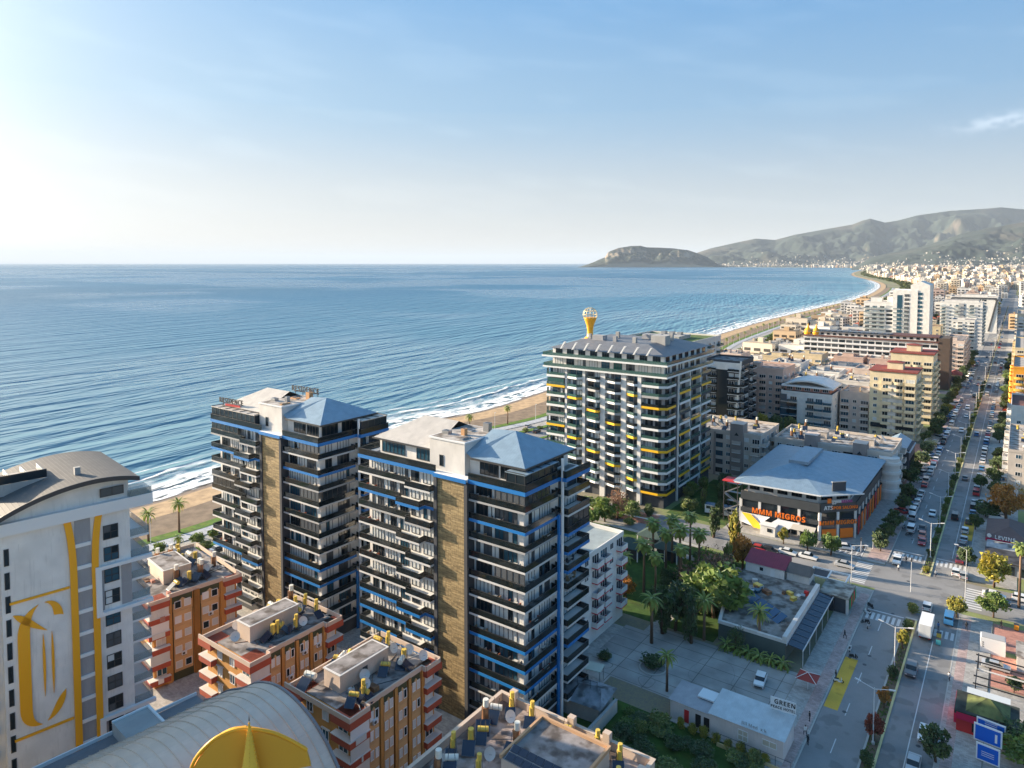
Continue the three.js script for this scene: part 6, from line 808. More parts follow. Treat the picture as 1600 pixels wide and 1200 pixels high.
// ================================================================ kiosks and shops across the boulevard
{
  const k = thing('kiosk', 'red kiosk with a dark green tent roof on the boulevard pavement', 'kiosk', -2.6, 0, -132.6); box('wall', M.red, k, -3.6, 3.4, 0, 3, -3, 3); box('dark_roof', mat([0.045, 0.06, 0.05], { tex: 'roofmess' }), k, -3.9, 4.6, 3, 3.5, -3.3, 3.3); const tent = hipRoof('tent_roof', mat([0.16, 0.19, 0.06], { tex: 'roofmess', roughness: 0.8 }), k, -2.4, 3.4, -2.8, 2.6, 3.5, 5.2); box('sign_band', mat([0.6, 0.02, 0.06]), k, -3.95, -3.6, 1.4, 3.3, -3.2, 3.2); box('sign_band', mat([0.5, 0.015, 0.07]), k, -3.6, 2.4, 2.2, 3.3, 3.02, 3.32); win(k, 0, 1.3, 3.06, 3, 1.4, 0, { pane: M.glassDark }); box('canopy', M.curtain, k, -2.6, 3.4, 2.9, 3.0, -6.2, -3.3);
  for (const [l, x, z, w, h, y] of [['large blue advertising board with a white bottle on it', -1.9, -124.6, 3.2, 2.2, 2.6], ['blue advertising board with pale lettering, lowest of the pair by the kiosk', -1.8, -123.2, 2.6, 2.2, 0.5], ['narrow blue sign board over the kiosk awning', -1.6, -128.6, 3.4, 1.1, 2.5]]) { const b = thing('advertising_board', l, 'billboard', x, 0, z, -0.12); box('board', M.whiteFrame, b, -w / 2 - 0.2, w / 2 + 0.2, y - 0.2, y + h + 0.2, -0.2, 0); box('poster', mat([0.005, 0.11, 0.55], { roughness: 0.4 }), b, -w / 2, w / 2, y, y + h, 0, 0.04); for (const s of [-1, 1]) box('post', M.metal, b, s * w * 0.4 - 0.06, s * w * 0.4 + 0.06, 0, y, -0.15, -0.05); if (w === 3.2) box('bottle_print', M.whiteFrame, b, 0.9, 1.2, y + 0.4, y + 1.7, 0.04, 0.05); else for (let i = 0; i < 3; i++) box('print_line', M.curtain, b, -0.8, 0.8, y + h * 0.3 + i * 0.3, y + h * 0.3 + 0.1 + i * 0.3, 0.04, 0.05); }
  const lv = thing('shop', 'corner shop with a brown hipped roof and a dark red fascia', 'shop', -1.4, 0, -226.5); box('wall', M.darkWall, lv, -3.6, 5, 0, 3.2, -8, 7.6); hipRoof('roof', mat([0.15, 0.105, 0.10], { tex: 'seam', roughness: 0.8 }), lv, -4.1, 6, -8.6, 8.3, 3.2, 5.6); box('fascia', mat([0.36, 0.01, 0.06]), lv, -4, 3.4, 2.4, 3.25, 8.3, 8.5); letters('lettering', 'LEVINS', 0.95, M.whiteFrame, lv, 0.2, 3.3, 8.35, 0, 0.12); win(lv, -1.6, 1.4, 7.66, 3, 2, 0, { pane: M.glassGrey }); win(lv, 2, 1.4, 7.66, 2.6, 2, 0, { pane: M.glassDark }); add('logo_disc', new THREE.CylinderGeometry(0.5, 0.5, 0.08, 16).rotateX(Math.PI / 2), M.whiteFrame, lv, -3.2, 3.9, 8.4);
  const dk = thing('cafe', 'cafe with a flat dark roof and a grey awning sheet beside the brown-roofed shop', 'cafe', -1, 0, -207.5); box('wall', M.greyWall, dk, -3.6, 6, 0, 3, -5.6, 5.2); box('roof', mat([0.075, 0.075, 0.085], { tex: 'roofmess' }), dk, -4.2, 6.4, 3, 3.3, -3.4, 5.8); add('awning', poly([[-4, 3.2, -3.4], [6.2, 3.2, -3.4], [6.2, 3.7, -8], [-4, 3.7, -8], [0.6, 4.3, -5.6]], [[0, 1, 4], [1, 2, 4], [2, 3, 4], [3, 0, 4], [3, 2, 1, 0]]), mat([0.42, 0.45, 0.48], { tex: 'roofmess' }), dk); box('blue_trim', mat([0.05, 0.22, 0.32]), dk, -4.2, 1, 2.6, 3.0, 5.8, 5.95); for (let i = 0; i < 3; i++) win(dk, -2 + i * 3, 1.4, 5.26, 2, 2, 0, { pane: M.glassDark });
  const wb = thing('white_cabin', 'white metal cabin with a louvred roof strip on red paving', 'cabin', -2.2, 0, -160.6, 0.05); box('wall', M.whiteFrame, wb, -2, 2, 0, 2.9, -1.2, 1.2); box('louvre', M.slabGrey, wb, -1.8, 1.9, 2.9, 3.05, -1.1, 1.1); for (let i = 0; i < 3; i++) box('emblem', M.darkMetal, wb, -1.7, -1.45, 1.9 - i * 0.4, 2.1 - i * 0.4, 1.2, 1.22);
  const pg = thing('pergola', 'long black pergola beams over parked car and planters', 'pergola', 2, 0, -145.5); for (let i = 0; i < 5; i++) box('beam', i === 2 ? M.offwhite : M.black, pg, -6.5, 9, 3.0, 3.18, -5.8 + i * 2.7, -5.62 + i * 2.7); for (const z of [-5.7, 5.1]) for (const x of [-6.2, 1, 8]) box('post', M.black, pg, x, x + 0.15, 0, 3, z - 0.07, z + 0.07); box('beam', M.black, pg, -6.2, -6.05, 3.18, 3.3, -6, 5.4);
  const wc = thing('white_container', 'beige flat-roofed cabin on the red forecourt beside the pergola', 'cabin', 4.6, 0, -158.5); box('wall', M.offwhite, wc, -3, 4, 0, 2.8, -3, 3); box('roof', M.roofPale, wc, -3.2, 4.2, 2.8, 3.0, -3.2, 3.2); win(wc, -1, 1.5, 3.05, 1.4, 1.2, 0);
  for (const [px, py, l, m] of [[1415, 715, 'black glazed cafe kiosk with curved ribs beside the grey metal hall', M.glassDark], [1395, 745, 'cluttered black and white street stall beside the round white corner', M.darkWall], [1455, 700, 'olive canopy stall at the foot of the yellow tower', wall(0.25, 0.23, 0.1)]]) { const [x, z] = G(px, py), s = thing('stall', l, 'stall', x, 0, z); box('wall', m, s, -1.9, 1.9, 0, 2.8, -3, 3); const v = new THREE.CylinderGeometry(2.3, 2.3, 6.4, 14, 1, false, -Math.PI / 2, Math.PI); v.rotateX(Math.PI / 2); v.scale(1, 0.45, 1); add('vault', v, m, s, 0, 2.8, 0); for (let i = 0; i < 4; i++) { const rb = new THREE.TorusGeometry(2.32, 0.08, 4, 14, Math.PI); rb.scale(1, 0.45, 1); add('rib', rb, M.whiteFrame, s, 0, 2.8, -3 + i * 2); } }
  // park gazebos
  for (const [px, py] of [[985, 868], [1045, 872], [1020, 852]]) { const [x, z] = G(px, py), g = thing('gazebo', 'park gazebo with a dark green hipped roof and white posts', 'gazebo', x, 0, z, 0, 'gazebos in the palm park'); hipRoof('roof', mat([0.045, 0.085, 0.075], { tex: 'seam' }), g, -3.6, 3.6, -3, 3, 3, 4.8); box('wall', M.darkWall, g, -2.6, 2.6, 0, 2.9, -2, 1.6); for (const [a, c] of [[-3.2, -2.6], [3.2, -2.6], [-3.2, 2.6], [3.2, 2.6], [0, 2.6]]) box('post', M.whiteFrame, g, a - 0.12, a + 0.12, 0, 3, c - 0.12, c + 0.12); }
  const wl = thing('park_wall', 'low brick-red wall curving before the yellow-banded tower', 'wall', -95, 0, -181.4, 0.06); box('wall', M.redPave, wl, -14, 14, 0, 1.5, -0.2, 0.2); box('coping', M.offwhite, wl, -14, 14, 1.5, 1.6, -0.25, 0.25);
}
// ================================================================ trees, palms, shrubs
function leafGeo(n, rx, ry, rz, cy, size, seed, o = {}) {                  // leaf-sized faces in clumps through an uneven crown
  const r = rng(seed), pos = [], col = [], clumps = [], tone = o.tone ?? [[1, 1, 1]];
  const nc = o.clumps ?? 22; for (let i = 0; i < nc; i++) { const a = r() * 6.283, u = r() * 2 - 1, q = Math.sqrt(1 - u * u), k = 0.45 + 0.5 * r(); clumps.push([Math.cos(a) * q * rx * k, cy + u * ry * k, Math.sin(a) * q * rz * k, 0.24 + r() * 0.3, tone[Math.floor(r() * tone.length)]]); }
  for (let i = 0; i < n; i++) {
    const c = clumps[i % nc], a = r() * 6.283, u = r() * 2 - 1, q = Math.sqrt(1 - u * u), k = c[3] * (0.55 + 0.5 * r()), x = c[0] + Math.cos(a) * q * rx * k, y = c[1] + u * ry * k, z = c[2] + Math.sin(a) * q * rz * k;
    const e = new THREE.Euler(r() * 6.28, r() * 6.28, r() * 6.28), s = size * (0.6 + 0.8 * r()), v = [[-s, -s * 0.5, 0], [s, -s * 0.5, 0], [0, s * 0.9, 0]].map(p => new THREE.Vector3(...p).applyEuler(e)); for (const p of v) pos.push(p.x + x, p.y + y, p.z + z);
    const t = 0.75 + 0.5 * r(); for (let j = 0; j < 3; j++) col.push(c[4][0] * t, c[4][1] * t, c[4][2] * t);
  }
  const g = new THREE.BufferGeometry(); g.setAttribute('position', new THREE.Float32BufferAttribute(pos, 3)); g.setAttribute('color', new THREE.Float32BufferAttribute(col, 3)); g.computeVertexNormals(); return g;
}
const leafM = (c, o = {}) => new THREE.MeshPhysicalMaterial({ color: new THREE.Color().setRGB(...c), vertexColors: true, side: THREE.DoubleSide, roughness: 0.9, transmission: 0.35, thickness: 0, ...o });
const LM = { green: leafM([0.15, 0.22, 0.045]), deep: leafM([0.075, 0.12, 0.04]), olive: leafM([0.21, 0.24, 0.07]), yellow: leafM([0.34, 0.30, 0.04]), autumn: leafM([0.42, 0.20, 0.045]), bare: leafM([0.30, 0.17, 0.12]), palm: leafM([0.22, 0.28, 0.06]), red: leafM([0.24, 0.06, 0.035]) };
const tones = [[1, 1, 1], [0.75, 0.85, 0.8], [1.25, 1.15, 0.9], [0.9, 1, 0.7]];
const trunkGeo = (() => { const b = bag(); b.tube([0, 0, 0], [0.05, 0.55, 0.02], 0.045, 0.03, 7); for (const [x, y, z] of [[0.22, 0.8, 0.1], [-0.2, 0.82, 0.12], [0.02, 0.92, -0.2], [0.12, 0.95, 0.14], [-0.12, 0.75, -0.14]]) b.tube([0.05, 0.5, 0.02], [x, y, z], 0.026, 0.01, 5); return b.done(); })();
const crowns = { round: [0, 1, 2].map(i => leafGeo(1500, 0.5, 0.36, 0.5, 0.68, 0.062, 100 + i, { tone: tones, clumps: 26 })), tall: [0, 1].map(i => leafGeo(1500, 0.26, 0.46, 0.26, 0.56, 0.05, 110 + i, { tone: tones, clumps: 24 })), sparse: [0, 1].map(i => leafGeo(800, 0.5, 0.38, 0.5, 0.66, 0.034, 120 + i, { tone: tones, clumps: 40 })), ball: [leafGeo(1300, 0.5, 0.42, 0.5, 0.45, 0.06, 130, { tone: tones, clumps: 40 })] };
function tree(x, z, h, w, kind, m, label, group, y = 0) {
  const t = thing(kind === 'ball' ? 'shrub' : 'tree', label, kind === 'ball' ? 'shrub' : 'tree', x, y, z, rand() * 6.28, group), c = add(kind === 'ball' ? 'foliage' : 'crown', pick(crowns[kind]), m, t); c.scale.set(w, h, w);
  if (kind !== 'ball') { const k = add('trunk', trunkGeo, M.trunk, t); k.scale.set(h * 0.9, h, h * 0.9); if (kind === 'sparse') k.scale.set(w, h, w); } return t;
}
// fan palm: dense head of drooping fan leaves over a skirt; date palm: arching feather leaves
function frondGeo(n, len, droop, width, seed, up) {
  const r = rng(seed), pos = [], col = [];
  for (let i = 0; i < n; i++) {
    const a = i * 2.4 + r() * 0.4, el = lerp(up, -0.75, i / n) + (r() - 0.5) * 0.25, L = len * (0.75 + 0.35 * r()), t = 0.7 + 0.6 * r(), dead = el < -0.45; let px = 0, py = 0, e = el; const seg = 6, sd = [-Math.sin(a), Math.cos(a)]; let prev = null;
    for (let k = 0; k <= seg; k++) { const f = k / seg, w = width * Math.sin(Math.PI * (0.12 + 0.86 * f)) * (0.8 + 0.4 * r()), q = [px * Math.cos(a), py, px * Math.sin(a)], A = [q[0] + sd[0] * w, q[1] - w * 0.35, q[2] + sd[1] * w], C = [q[0] - sd[0] * w, q[1] - w * 0.35, q[2] - sd[1] * w]; if (prev) { for (const tri of [[prev[0], prev[1], A], [prev[1], q, A], [prev[1], prev[2], q], [prev[2], C, q]]) for (const p of tri) { pos.push(...p); col.push(...(dead ? [1.7 * t, 1.05 * t, 1.1 * t] : [t, t, t * 0.9])); } } prev = [A, q, C]; px += Math.cos(e) * L / seg; py += Math.sin(e) * L / seg; e -= droop / seg; }
  }
  const g = new THREE.BufferGeometry(); g.setAttribute('position', new THREE.Float32BufferAttribute(pos, 3)); g.setAttribute('color', new THREE.Float32BufferAttribute(col, 3)); g.computeVertexNormals(); return g;
}
const palmHeads = { fan: [frondGeo(44, 1.9, 1.5, 0.34, 201, 1.2), frondGeo(40, 1.8, 1.7, 0.36, 202, 1.1)], date: [frondGeo(34, 2.9, 1.5, 0.2, 203, 1.15), frondGeo(30, 2.7, 1.7, 0.22, 204, 1.0)] };
const palmTrunk = (() => { const p = []; for (let i = 0; i <= 12; i++) p.push(new THREE.Vector2(0.24 - 0.09 * i / 12 + (i % 2) * 0.012, i / 12)); const g = new THREE.LatheGeometry(p, 8); return g; })();
const palmTrunkM = mat([0.30, 0.19, 0.12], { tex: 'roofmess' });
function palm(x, z, h, s, kind, label, group, y = 0, m = LM.palm) { const t = thing('palm_tree', label, 'palm', x, y, z, rand() * 6.28, group), k = add('trunk', palmTrunk, palmTrunkM, t); k.scale.set(s * (kind === 'date' ? 1.2 : 1), h, s * (kind === 'date' ? 1.2 : 1)); const c = add('crown', pick(palmHeads[kind]), m, t, 0, h, 0); c.scale.setScalar(s); return t; }
const A2 = (px, py, f) => { const [x, z] = G(px, py); return f(x, z); };
// palm park
for (const [px, py, h, s] of [[1006, 925, 11, 1.45], [1024, 935, 9.5, 1.3], [1062, 905, 12, 1.5], [1040, 900, 10.5, 1.4], [1064, 925, 10, 1.3], [976, 930, 9, 1.3], [1092, 905, 11, 1.4], [1020, 885, 11, 1.5], [1050, 880, 11, 1.4], [1078, 880, 12, 1.3]]) A2(px, py, (x, z) => palm(x, z, h, s, 'fan', 'tall fan palm with a dry skirt in the park between towers and supermarket', 'fan palms in the park'));
for (const [px, py, w, h, k, m, l] of [
  [1115, 965, 12.5, 10, 'round', LM.green, 'broad bright green tree in the park beside the restaurant wall'], [1055, 985, 9, 9, 'round', LM.deep, 'dark evergreen tree in the park shade'], [1035, 990, 6, 10, 'tall', LM.deep, 'slim dark conifer in the park shade'], [1085, 935, 8, 7, 'sparse', LM.bare, 'leafless reddish tree in the park beside the bright green tree'], [1118, 915, 9, 8, 'sparse', LM.bare, 'wide leafless pinkish tree before the supermarket street'], [1160, 890, 5, 7.5, 'round', LM.autumn, 'orange autumn tree by the street wall'], [1148, 870, 5, 11, 'tall', LM.yellow, 'tall yellow-green poplar beside the supermarket stair'], [1136, 905, 4.5, 9, 'tall', LM.olive, 'slim olive-green tree beside the orange autumn tree'],
  [978, 935, 4, 4.5, 'round', LM.autumn, 'small orange shrub-like tree beside the white red-edged block'], [945, 815, 7, 6.5, 'round', LM.green, 'bushy green tree before the yellow-banded tower'], [925, 820, 6, 5, 'round', LM.green, 'second bushy green tree before the yellow-banded tower'], [965, 812, 6, 9, 'sparse', LM.bare, 'leafless brown tree before the yellow-banded tower'], [1115, 840, 5, 9, 'tall', LM.deep, 'dark tree between the two towers of palms and the supermarket'], [1080, 1005, 6, 9, 'tall', LM.deep, 'dark slim tree beside the restaurant rear wall'], [1150, 1020, 3.2, 5, 'sparse', LM.deep, 'thin young tree beside the car park kerb'],
  [1262, 862, 4.4, 5.4, 'round', LM.green, 'green street tree before the supermarket awning'], [1298, 868, 4.2, 5.6, 'round', LM.green, 'green street tree on the banded plaza edge'], [1224, 850, 2.4, 4, 'round', LM.yellow, 'small yellowish street tree before the ticket hut'],
  [1553, 918, 7, 7, 'round', LM.yellow, 'round yellow-green tree beside the cafe'], [1495, 965, 3.6, 4.4, 'round', LM.yellow, 'small yellow-leaved tree by the crossing'], [1552, 965, 5.4, 4.6, 'round', LM.green, 'green bushy tree beside the white cabin'], [1572, 815, 9, 11, 'sparse', LM.autumn, 'big golden autumn tree beside the beige flats'], [1572, 812, 8, 9.5, 'round', LM.autumn, 'thick golden tree behind the big autumn tree'], [1540, 808, 7, 4.6, 'round', LM.deep, 'dark hedge-like tree before the autumn trees'], [1510, 885, 3.6, 4.4, 'round', LM.deep, 'small dark street tree by the cafe'], [1524, 828, 3.4, 4.2, 'round', LM.deep, 'small dark street tree by the brown-roofed shop'], [1462, 1192, 4.6, 5, 'round', LM.deep, 'dark street tree beside a parked pale car by the kiosk'], [1584, 1082, 3, 2.6, 'round', LM.deep, 'dark bushes behind the green-roofed kiosk'], [1580, 1165, 6, 3.6, 'round', LM.deep, 'dark broad tree in the plot behind the blue boards'], [1600, 1195, 6, 3.4, 'round', LM.green, 'green bush at the end of the plot behind the blue boards'], [1532, 765, 3.6, 4.4, 'round', LM.deep, 'small street tree beside parked cars near the autumn tree'],
]) A2(px, py, (x, z) => tree(x, z, h, w, k, m, l));
for (const [px, py] of [[1376, 862], [1384, 848], [1392, 836], [1399, 824], [1412, 800], [1419, 780]]) A2(px, py, (x, z) => tree(x, z, 4.6, 4.4, 'round', LM.deep, 'dark clipped street tree in the row before the supermarket', 'row of street trees before the supermarket'));
{
  const r = rng(301);
  for (let i = 0; i < 26; i++) { const z = -262 - i * 16 - r() * 8; tree(-27.6 - r() * 2, z, 4.5 + r() * 1.5, 4.2 + r() * 2, 'round', r() < 0.85 ? LM.deep : LM.yellow, 'dark street tree along the seaward boulevard pavement', 'street trees on the seaward pavement'); if (i % 5 < 4) tree(-5.4 + r() * 1.5, z - 6, 4.5 + r(), 4.4 + r() * 1.6, 'round', r() < 0.85 ? LM.deep : LM.green, 'dark street tree along the inland boulevard pavement', 'street trees on the inland pavement'); }
  for (let i = 0; i < 34; i++) { const z = -205 - i * 9.5; tree(-16.4, z, 1.3 + r() * 2.0, 1.6 + r() * 0.9, 'ball', pick([LM.deep, LM.green, LM.olive]), 'low shrub planted on the boulevard median beyond the crossing', 'median shrubs beyond the crossing', 0.15); }
  for (const [px, py, h, w, m, l] of [[1420, 958, 2.6, 2.2, LM.olive, 'olive shrub at the tip of the median by the crossing'], [1412, 1015, 3.4, 1.9, LM.yellow, 'yellowish young tree on the median beside the white truck'], [1416, 985, 2.6, 2, LM.deep, 'dark shrub on the median beside the white truck'], [1395, 1060, 2.6, 1.9, LM.deep, 'dark shrub on the median before the lamp post'], [1382, 1108, 3.3, 1.9, LM.autumn, 'brown-leaved young tree on the median'], [1365, 1160, 4, 2.4, LM.red, 'russet young tree on the median, beside the bare stretch'], [1352, 1195, 2.2, 2, LM.deep, 'dark shrub on the median at its southern stretch'], [1442, 893, 1.6, 1.6, LM.yellow, 'yellow shrub at the yellow kerbed median tip']]) A2(px, py, (x, z) => tree(-16.4, z, h, w, h > 3 ? 'round' : 'ball', m, l, undefined, 0.15));
  // feather palms by the restaurant, annexe and far pavement
  for (const [px, py, h, s, l] of [[1186, 1018, 8, 1.05, 'feather palm rising through the restaurant terrace'], [1018, 1005, 9, 1.2, 'feather palm over the round hedge of the car park'], [1100, 1000, 8, 1.1, 'feather palm behind the dark slim tree'], [1042, 1080, 6.5, 0.9, 'thin palm on the car park edge by the annexe'], [1592, 950, 13.5, 1.25, 'tall single fan palm with a smooth trunk at the crossing']]) A2(px, py, (x, z) => palm(x, z, h, s, h > 13 ? 'fan' : 'date', l));
  for (let i = 0; i < 6; i++) palm(-44 + i * 2.1, -131.3 + r() * 0.6, 0.9, 0.75 + r() * 0.3, 'date', 'low banana-like palm against the dark rear wall of the restaurant', 'low palms behind the restaurant');
  A2(1020, 1040, (x, z) => tree(x, z, 2.2, 4.2, 'ball', LM.deep, 'round clipped hedge on the car park island')); A2(1020, 1044, (x, z) => { const k = thing('planter_ring', 'raised kerb ring round the clipped hedge', 'kerb', x, 0, z); add('ring', new THREE.TorusGeometry(2.4, 0.15, 6, 24).rotateX(Math.PI / 2), M.kerb, k, 0, 0.1, 0); }); A2(945, 1030, (x, z) => tree(x, z, 1.8, 2.6, 'ball', LM.deep, 'small round bush by the white block entrance'));
  // weeds and bushes in the waste plot
  for (let i = 0; i < 46; i++) { const x = -52 + r() * 23, z = -84 - r() * 19; tree(x, z, 0.8 + r() * 1.6, 1.6 + r() * 2.4, 'ball', pick([LM.deep, LM.deep, LM.green, LM.olive]), 'wild green bush in the waste plot before the annexe', 'wild bushes in the waste plot'); }
  for (let i = 0; i < 8; i++) tree(-42 + i * 1.9, -104 + r() * 0.5, 1.4 + r(), 1.1 + r() * 0.4, 'ball', LM.yellow, 'yellow flowering bush along the annexe wall', 'yellow bushes along the annexe');
  // park undergrowth
  for (let i = 0; i < 40; i++) { const x = -66 + r() * 16, z = -135 - r() * 36; if (x > -51 && z > -172) continue; tree(x, z, 1.2 + r() * 2.6, 2 + r() * 2.4, 'ball', pick([LM.deep, LM.deep, LM.green]), 'dark shrub in the shaded palm park', 'shrubs in the palm park'); }
  for (let i = 0; i < 16; i++) tree(-112 + r() * 26, -178 - r() * 12, 1.5 + r() * 3, 2.4 + r() * 2.4, 'ball', pick([LM.green, LM.olive, LM.deep]), 'garden shrub before the yellow-banded tower', 'garden shrubs before the yellow-banded tower');
  for (let i = 0; i < 12; i++) tree(-84 + r() * 14, -198 - r() * 38, 3 + r() * 4, 3 + r() * 3, pick(['round', 'tall']), pick([LM.deep, LM.olive, LM.green]), 'garden tree between the yellow-banded tower and the supermarket', 'garden trees beside the supermarket');
  for (let i = 0; i < 14; i++) tree(-92 + r() * 24, -268 - r() * 50, 4 + r() * 4, 4 + r() * 3, 'round', pick([LM.deep, LM.olive, LM.yellow]), 'courtyard tree between pinkish flats and the vaulted block', 'courtyard trees');
  // coast: palms, clipped trees and hedges along the promenade
  for (const [px, py] of [[265, 828], [701, 690], [747, 680], [790, 664], [210, 838], [640, 705]]) A2(px, py, (x, z) => palm(coastX(z) + 33, z, 7.5 + r() * 1.5, 1.15, 'date', 'beach palm on the grass verge above the sand', 'beach palms'));
  for (let i = 0; i < 46; i++) { const z = -300 - i * 28 - r() * 8; palm(coastX(z) + 33 + r(), z, 6 + r() * 2, 1.1, 'date', 'far beach palm along the promenade', 'far beach palms'); }
  for (const [px, py] of [[250, 868], [308, 852], [333, 845]]) A2(px, py, (x, z) => tree(x, z, 3, 3.4, 'round', LM.green, 'clipped round tree on the coast road forecourt', 'round trees by the coast road')); for (const [px, py] of [[222, 870], [279, 855]]) A2(px, py, (x, z) => palm(x, z, 2.6, 0.8, 'date', 'short young palm on the coast road forecourt', 'young palms by the coast road'));
  for (let i = 0; i < 60; i++) { const z = -80 - i * 9; tree(coastX(z) + 47.5 + r() * 1.2, z, 1.1 + r(), 2.6 + r() * 1.6, 'ball', pick([LM.green, LM.olive]), 'low hedge bush beside the coast road', 'hedge bushes by the coast road', 0.25); }
  for (let i = 0; i < 30; i++) { const z = -90 - i * 26; const l = thing('promenade_lamp', 'slim white lamp post on the beach promenade', 'lamp post', coastX(z) + 36, 0.45, z, 0, 'promenade lamps'); add('pole', limb([0, 0, 0], [0, 7.5, 0], 0.09, 0.06), M.pole, l); box('head', M.pole, l, -0.1, 0.6, 7.45, 7.6, -0.12, 0.12); }
  for (let i = 0; i < 70; i++) { const z = -480 - r() * 420, x = coastX(z) + 78 + r() * 40; if (z > -520 && z < -475 && x > -118) continue; tree(x, z, 4 + r() * 5, 5 + r() * 4, 'round', pick([LM.green, LM.olive, LM.deep, LM.yellow]), 'leafy tree in the gardens behind the coast road', 'garden trees behind the coast road'); }
}
// ================================================================ vehicles
const paintM = c => mat(c, { roughness: 0.28, clearcoat: 0.6, clearcoatRoughness: 0.1 });
const CP = { white: paintM([0.74, 0.74, 0.73]), silver: paintM([0.42, 0.43, 0.44]), grey: paintM([0.13, 0.135, 0.14]), black: paintM([0.02, 0.02, 0.023]), red: paintM([0.45, 0.03, 0.03]), blue: paintM([0.05, 0.20, 0.42]), orange: paintM([0.62, 0.14, 0.06]), maroon: paintM([0.16, 0.015, 0.03]) };
const lampF = mat([0.7, 0.7, 0.66], { roughness: 0.2 }), lampR = mat([0.4, 0.02, 0.02], { roughness: 0.3 });
function carProto(body, cabin, W, wx) {                                     // side outlines in x (length), y; lifted off the ground on four wheels
  const t = new THREE.Group(), ex = (pts, w, bev) => { const g = new THREE.ExtrudeGeometry(new THREE.Shape(pts.map(p => new THREE.Vector2(...p))), { depth: w - 2 * bev, bevelEnabled: true, bevelSize: bev, bevelThickness: bev, bevelSegments: 2 }); g.translate(0, 0, -(w - 2 * bev) / 2); return g; };
  const b = add('body', ex(body, W, 0.08), CP.white, t); const xs = cabin.map(p => p[0]), ys = cabin.map(p => p[1]);
  add('windows', ex(cabin, W - 0.14, 0.1), M.glassDark, t); const top = Math.max(...ys), rx = cabin.filter(p => p[1] > top - 0.06).map(p => p[0]); add('roof', ex([[Math.min(...rx) - 0.02, top + 0.02], [Math.max(...rx) + 0.02, top + 0.02], [Math.max(...rx) - 0.08, top + 0.1], [Math.min(...rx) + 0.08, top + 0.1]], W - 0.2, 0.04), CP.white, t);
  for (const x of wx) for (const s of [-1, 1]) { const w = add('wheel', new THREE.CylinderGeometry(0.32, 0.32, 0.2, 14).rotateX(Math.PI / 2), M.tyre, t, x, 0.32, s * (W / 2 - 0.12)); add('rim', new THREE.CylinderGeometry(0.19, 0.19, 0.03, 10).rotateX(Math.PI / 2), M.metal, w, 0, 0, s * 0.1); }
  const x0 = Math.min(...body.map(p => p[0])), x1 = Math.max(...body.map(p => p[0])); for (const s of [-1, 1]) { box('headlight', lampF, t, x1 + 0.02, x1 + 0.1, 0.62, 0.78, s * W * 0.36 - 0.17, s * W * 0.36 + 0.17); box('tail_light', lampR, t, x0 - 0.1, x0 - 0.02, 0.7, 0.88, s * W * 0.38 - 0.14, s * W * 0.38 + 0.14); } box('bumper', M.frame, t, x1 + 0.02, x1 + 0.1, 0.3, 0.46, -W * 0.4, W * 0.4); box('bumper', M.frame, t, x0 - 0.1, x0 - 0.02, 0.3, 0.46, -W * 0.4, W * 0.4);
  return t;
}
const cars = {
  sedan: carProto([[-2.15, 0.32], [2.1, 0.32], [2.15, 0.66], [1.2, 0.88], [-1.6, 0.92], [-2.15, 0.86]], [[-1.7, 0.9], [1.15, 0.88], [0.45, 1.33], [-1.0, 1.36]], 1.76, [-1.3, 1.3]),
  hatch: carProto([[-1.85, 0.32], [1.85, 0.32], [1.9, 0.7], [1.05, 0.92], [-1.8, 0.95]], [[-1.78, 0.92], [1.0, 0.9], [0.4, 1.38], [-1.45, 1.42]], 1.72, [-1.15, 1.18]),
  suv: carProto([[-2.05, 0.4], [2.05, 0.4], [2.1, 0.85], [1.15, 1.05], [-2.0, 1.1]], [[-1.98, 1.06], [1.1, 1.04], [0.5, 1.58], [-1.7, 1.62]], 1.84, [-1.25, 1.3]),
  van: carProto([[-2.3, 0.36], [2.2, 0.36], [2.25, 0.95], [1.7, 1.15], [-2.3, 1.2]], [[-2.25, 1.15], [1.65, 1.12], [1.0, 1.85], [-2.2, 1.9]], 1.86, [-1.45, 1.45]),
};
function car(x, z, ry, kind, color, label, group, y = 0.045) {
  const t = cars[kind].clone(); t.name = numbered(kind === 'van' ? 'parked_van' : 'car'); t.position.set(x, y, z); t.rotation.y = ry; scene.add(t); tag(t, label, kind === 'van' ? 'van' : 'car', group); for (const c of t.children) if (c.name === 'body' || c.name === 'roof') c.material = CP[color]; return t;
}
const NZ = Math.PI / 2;                                                    // nose towards -z
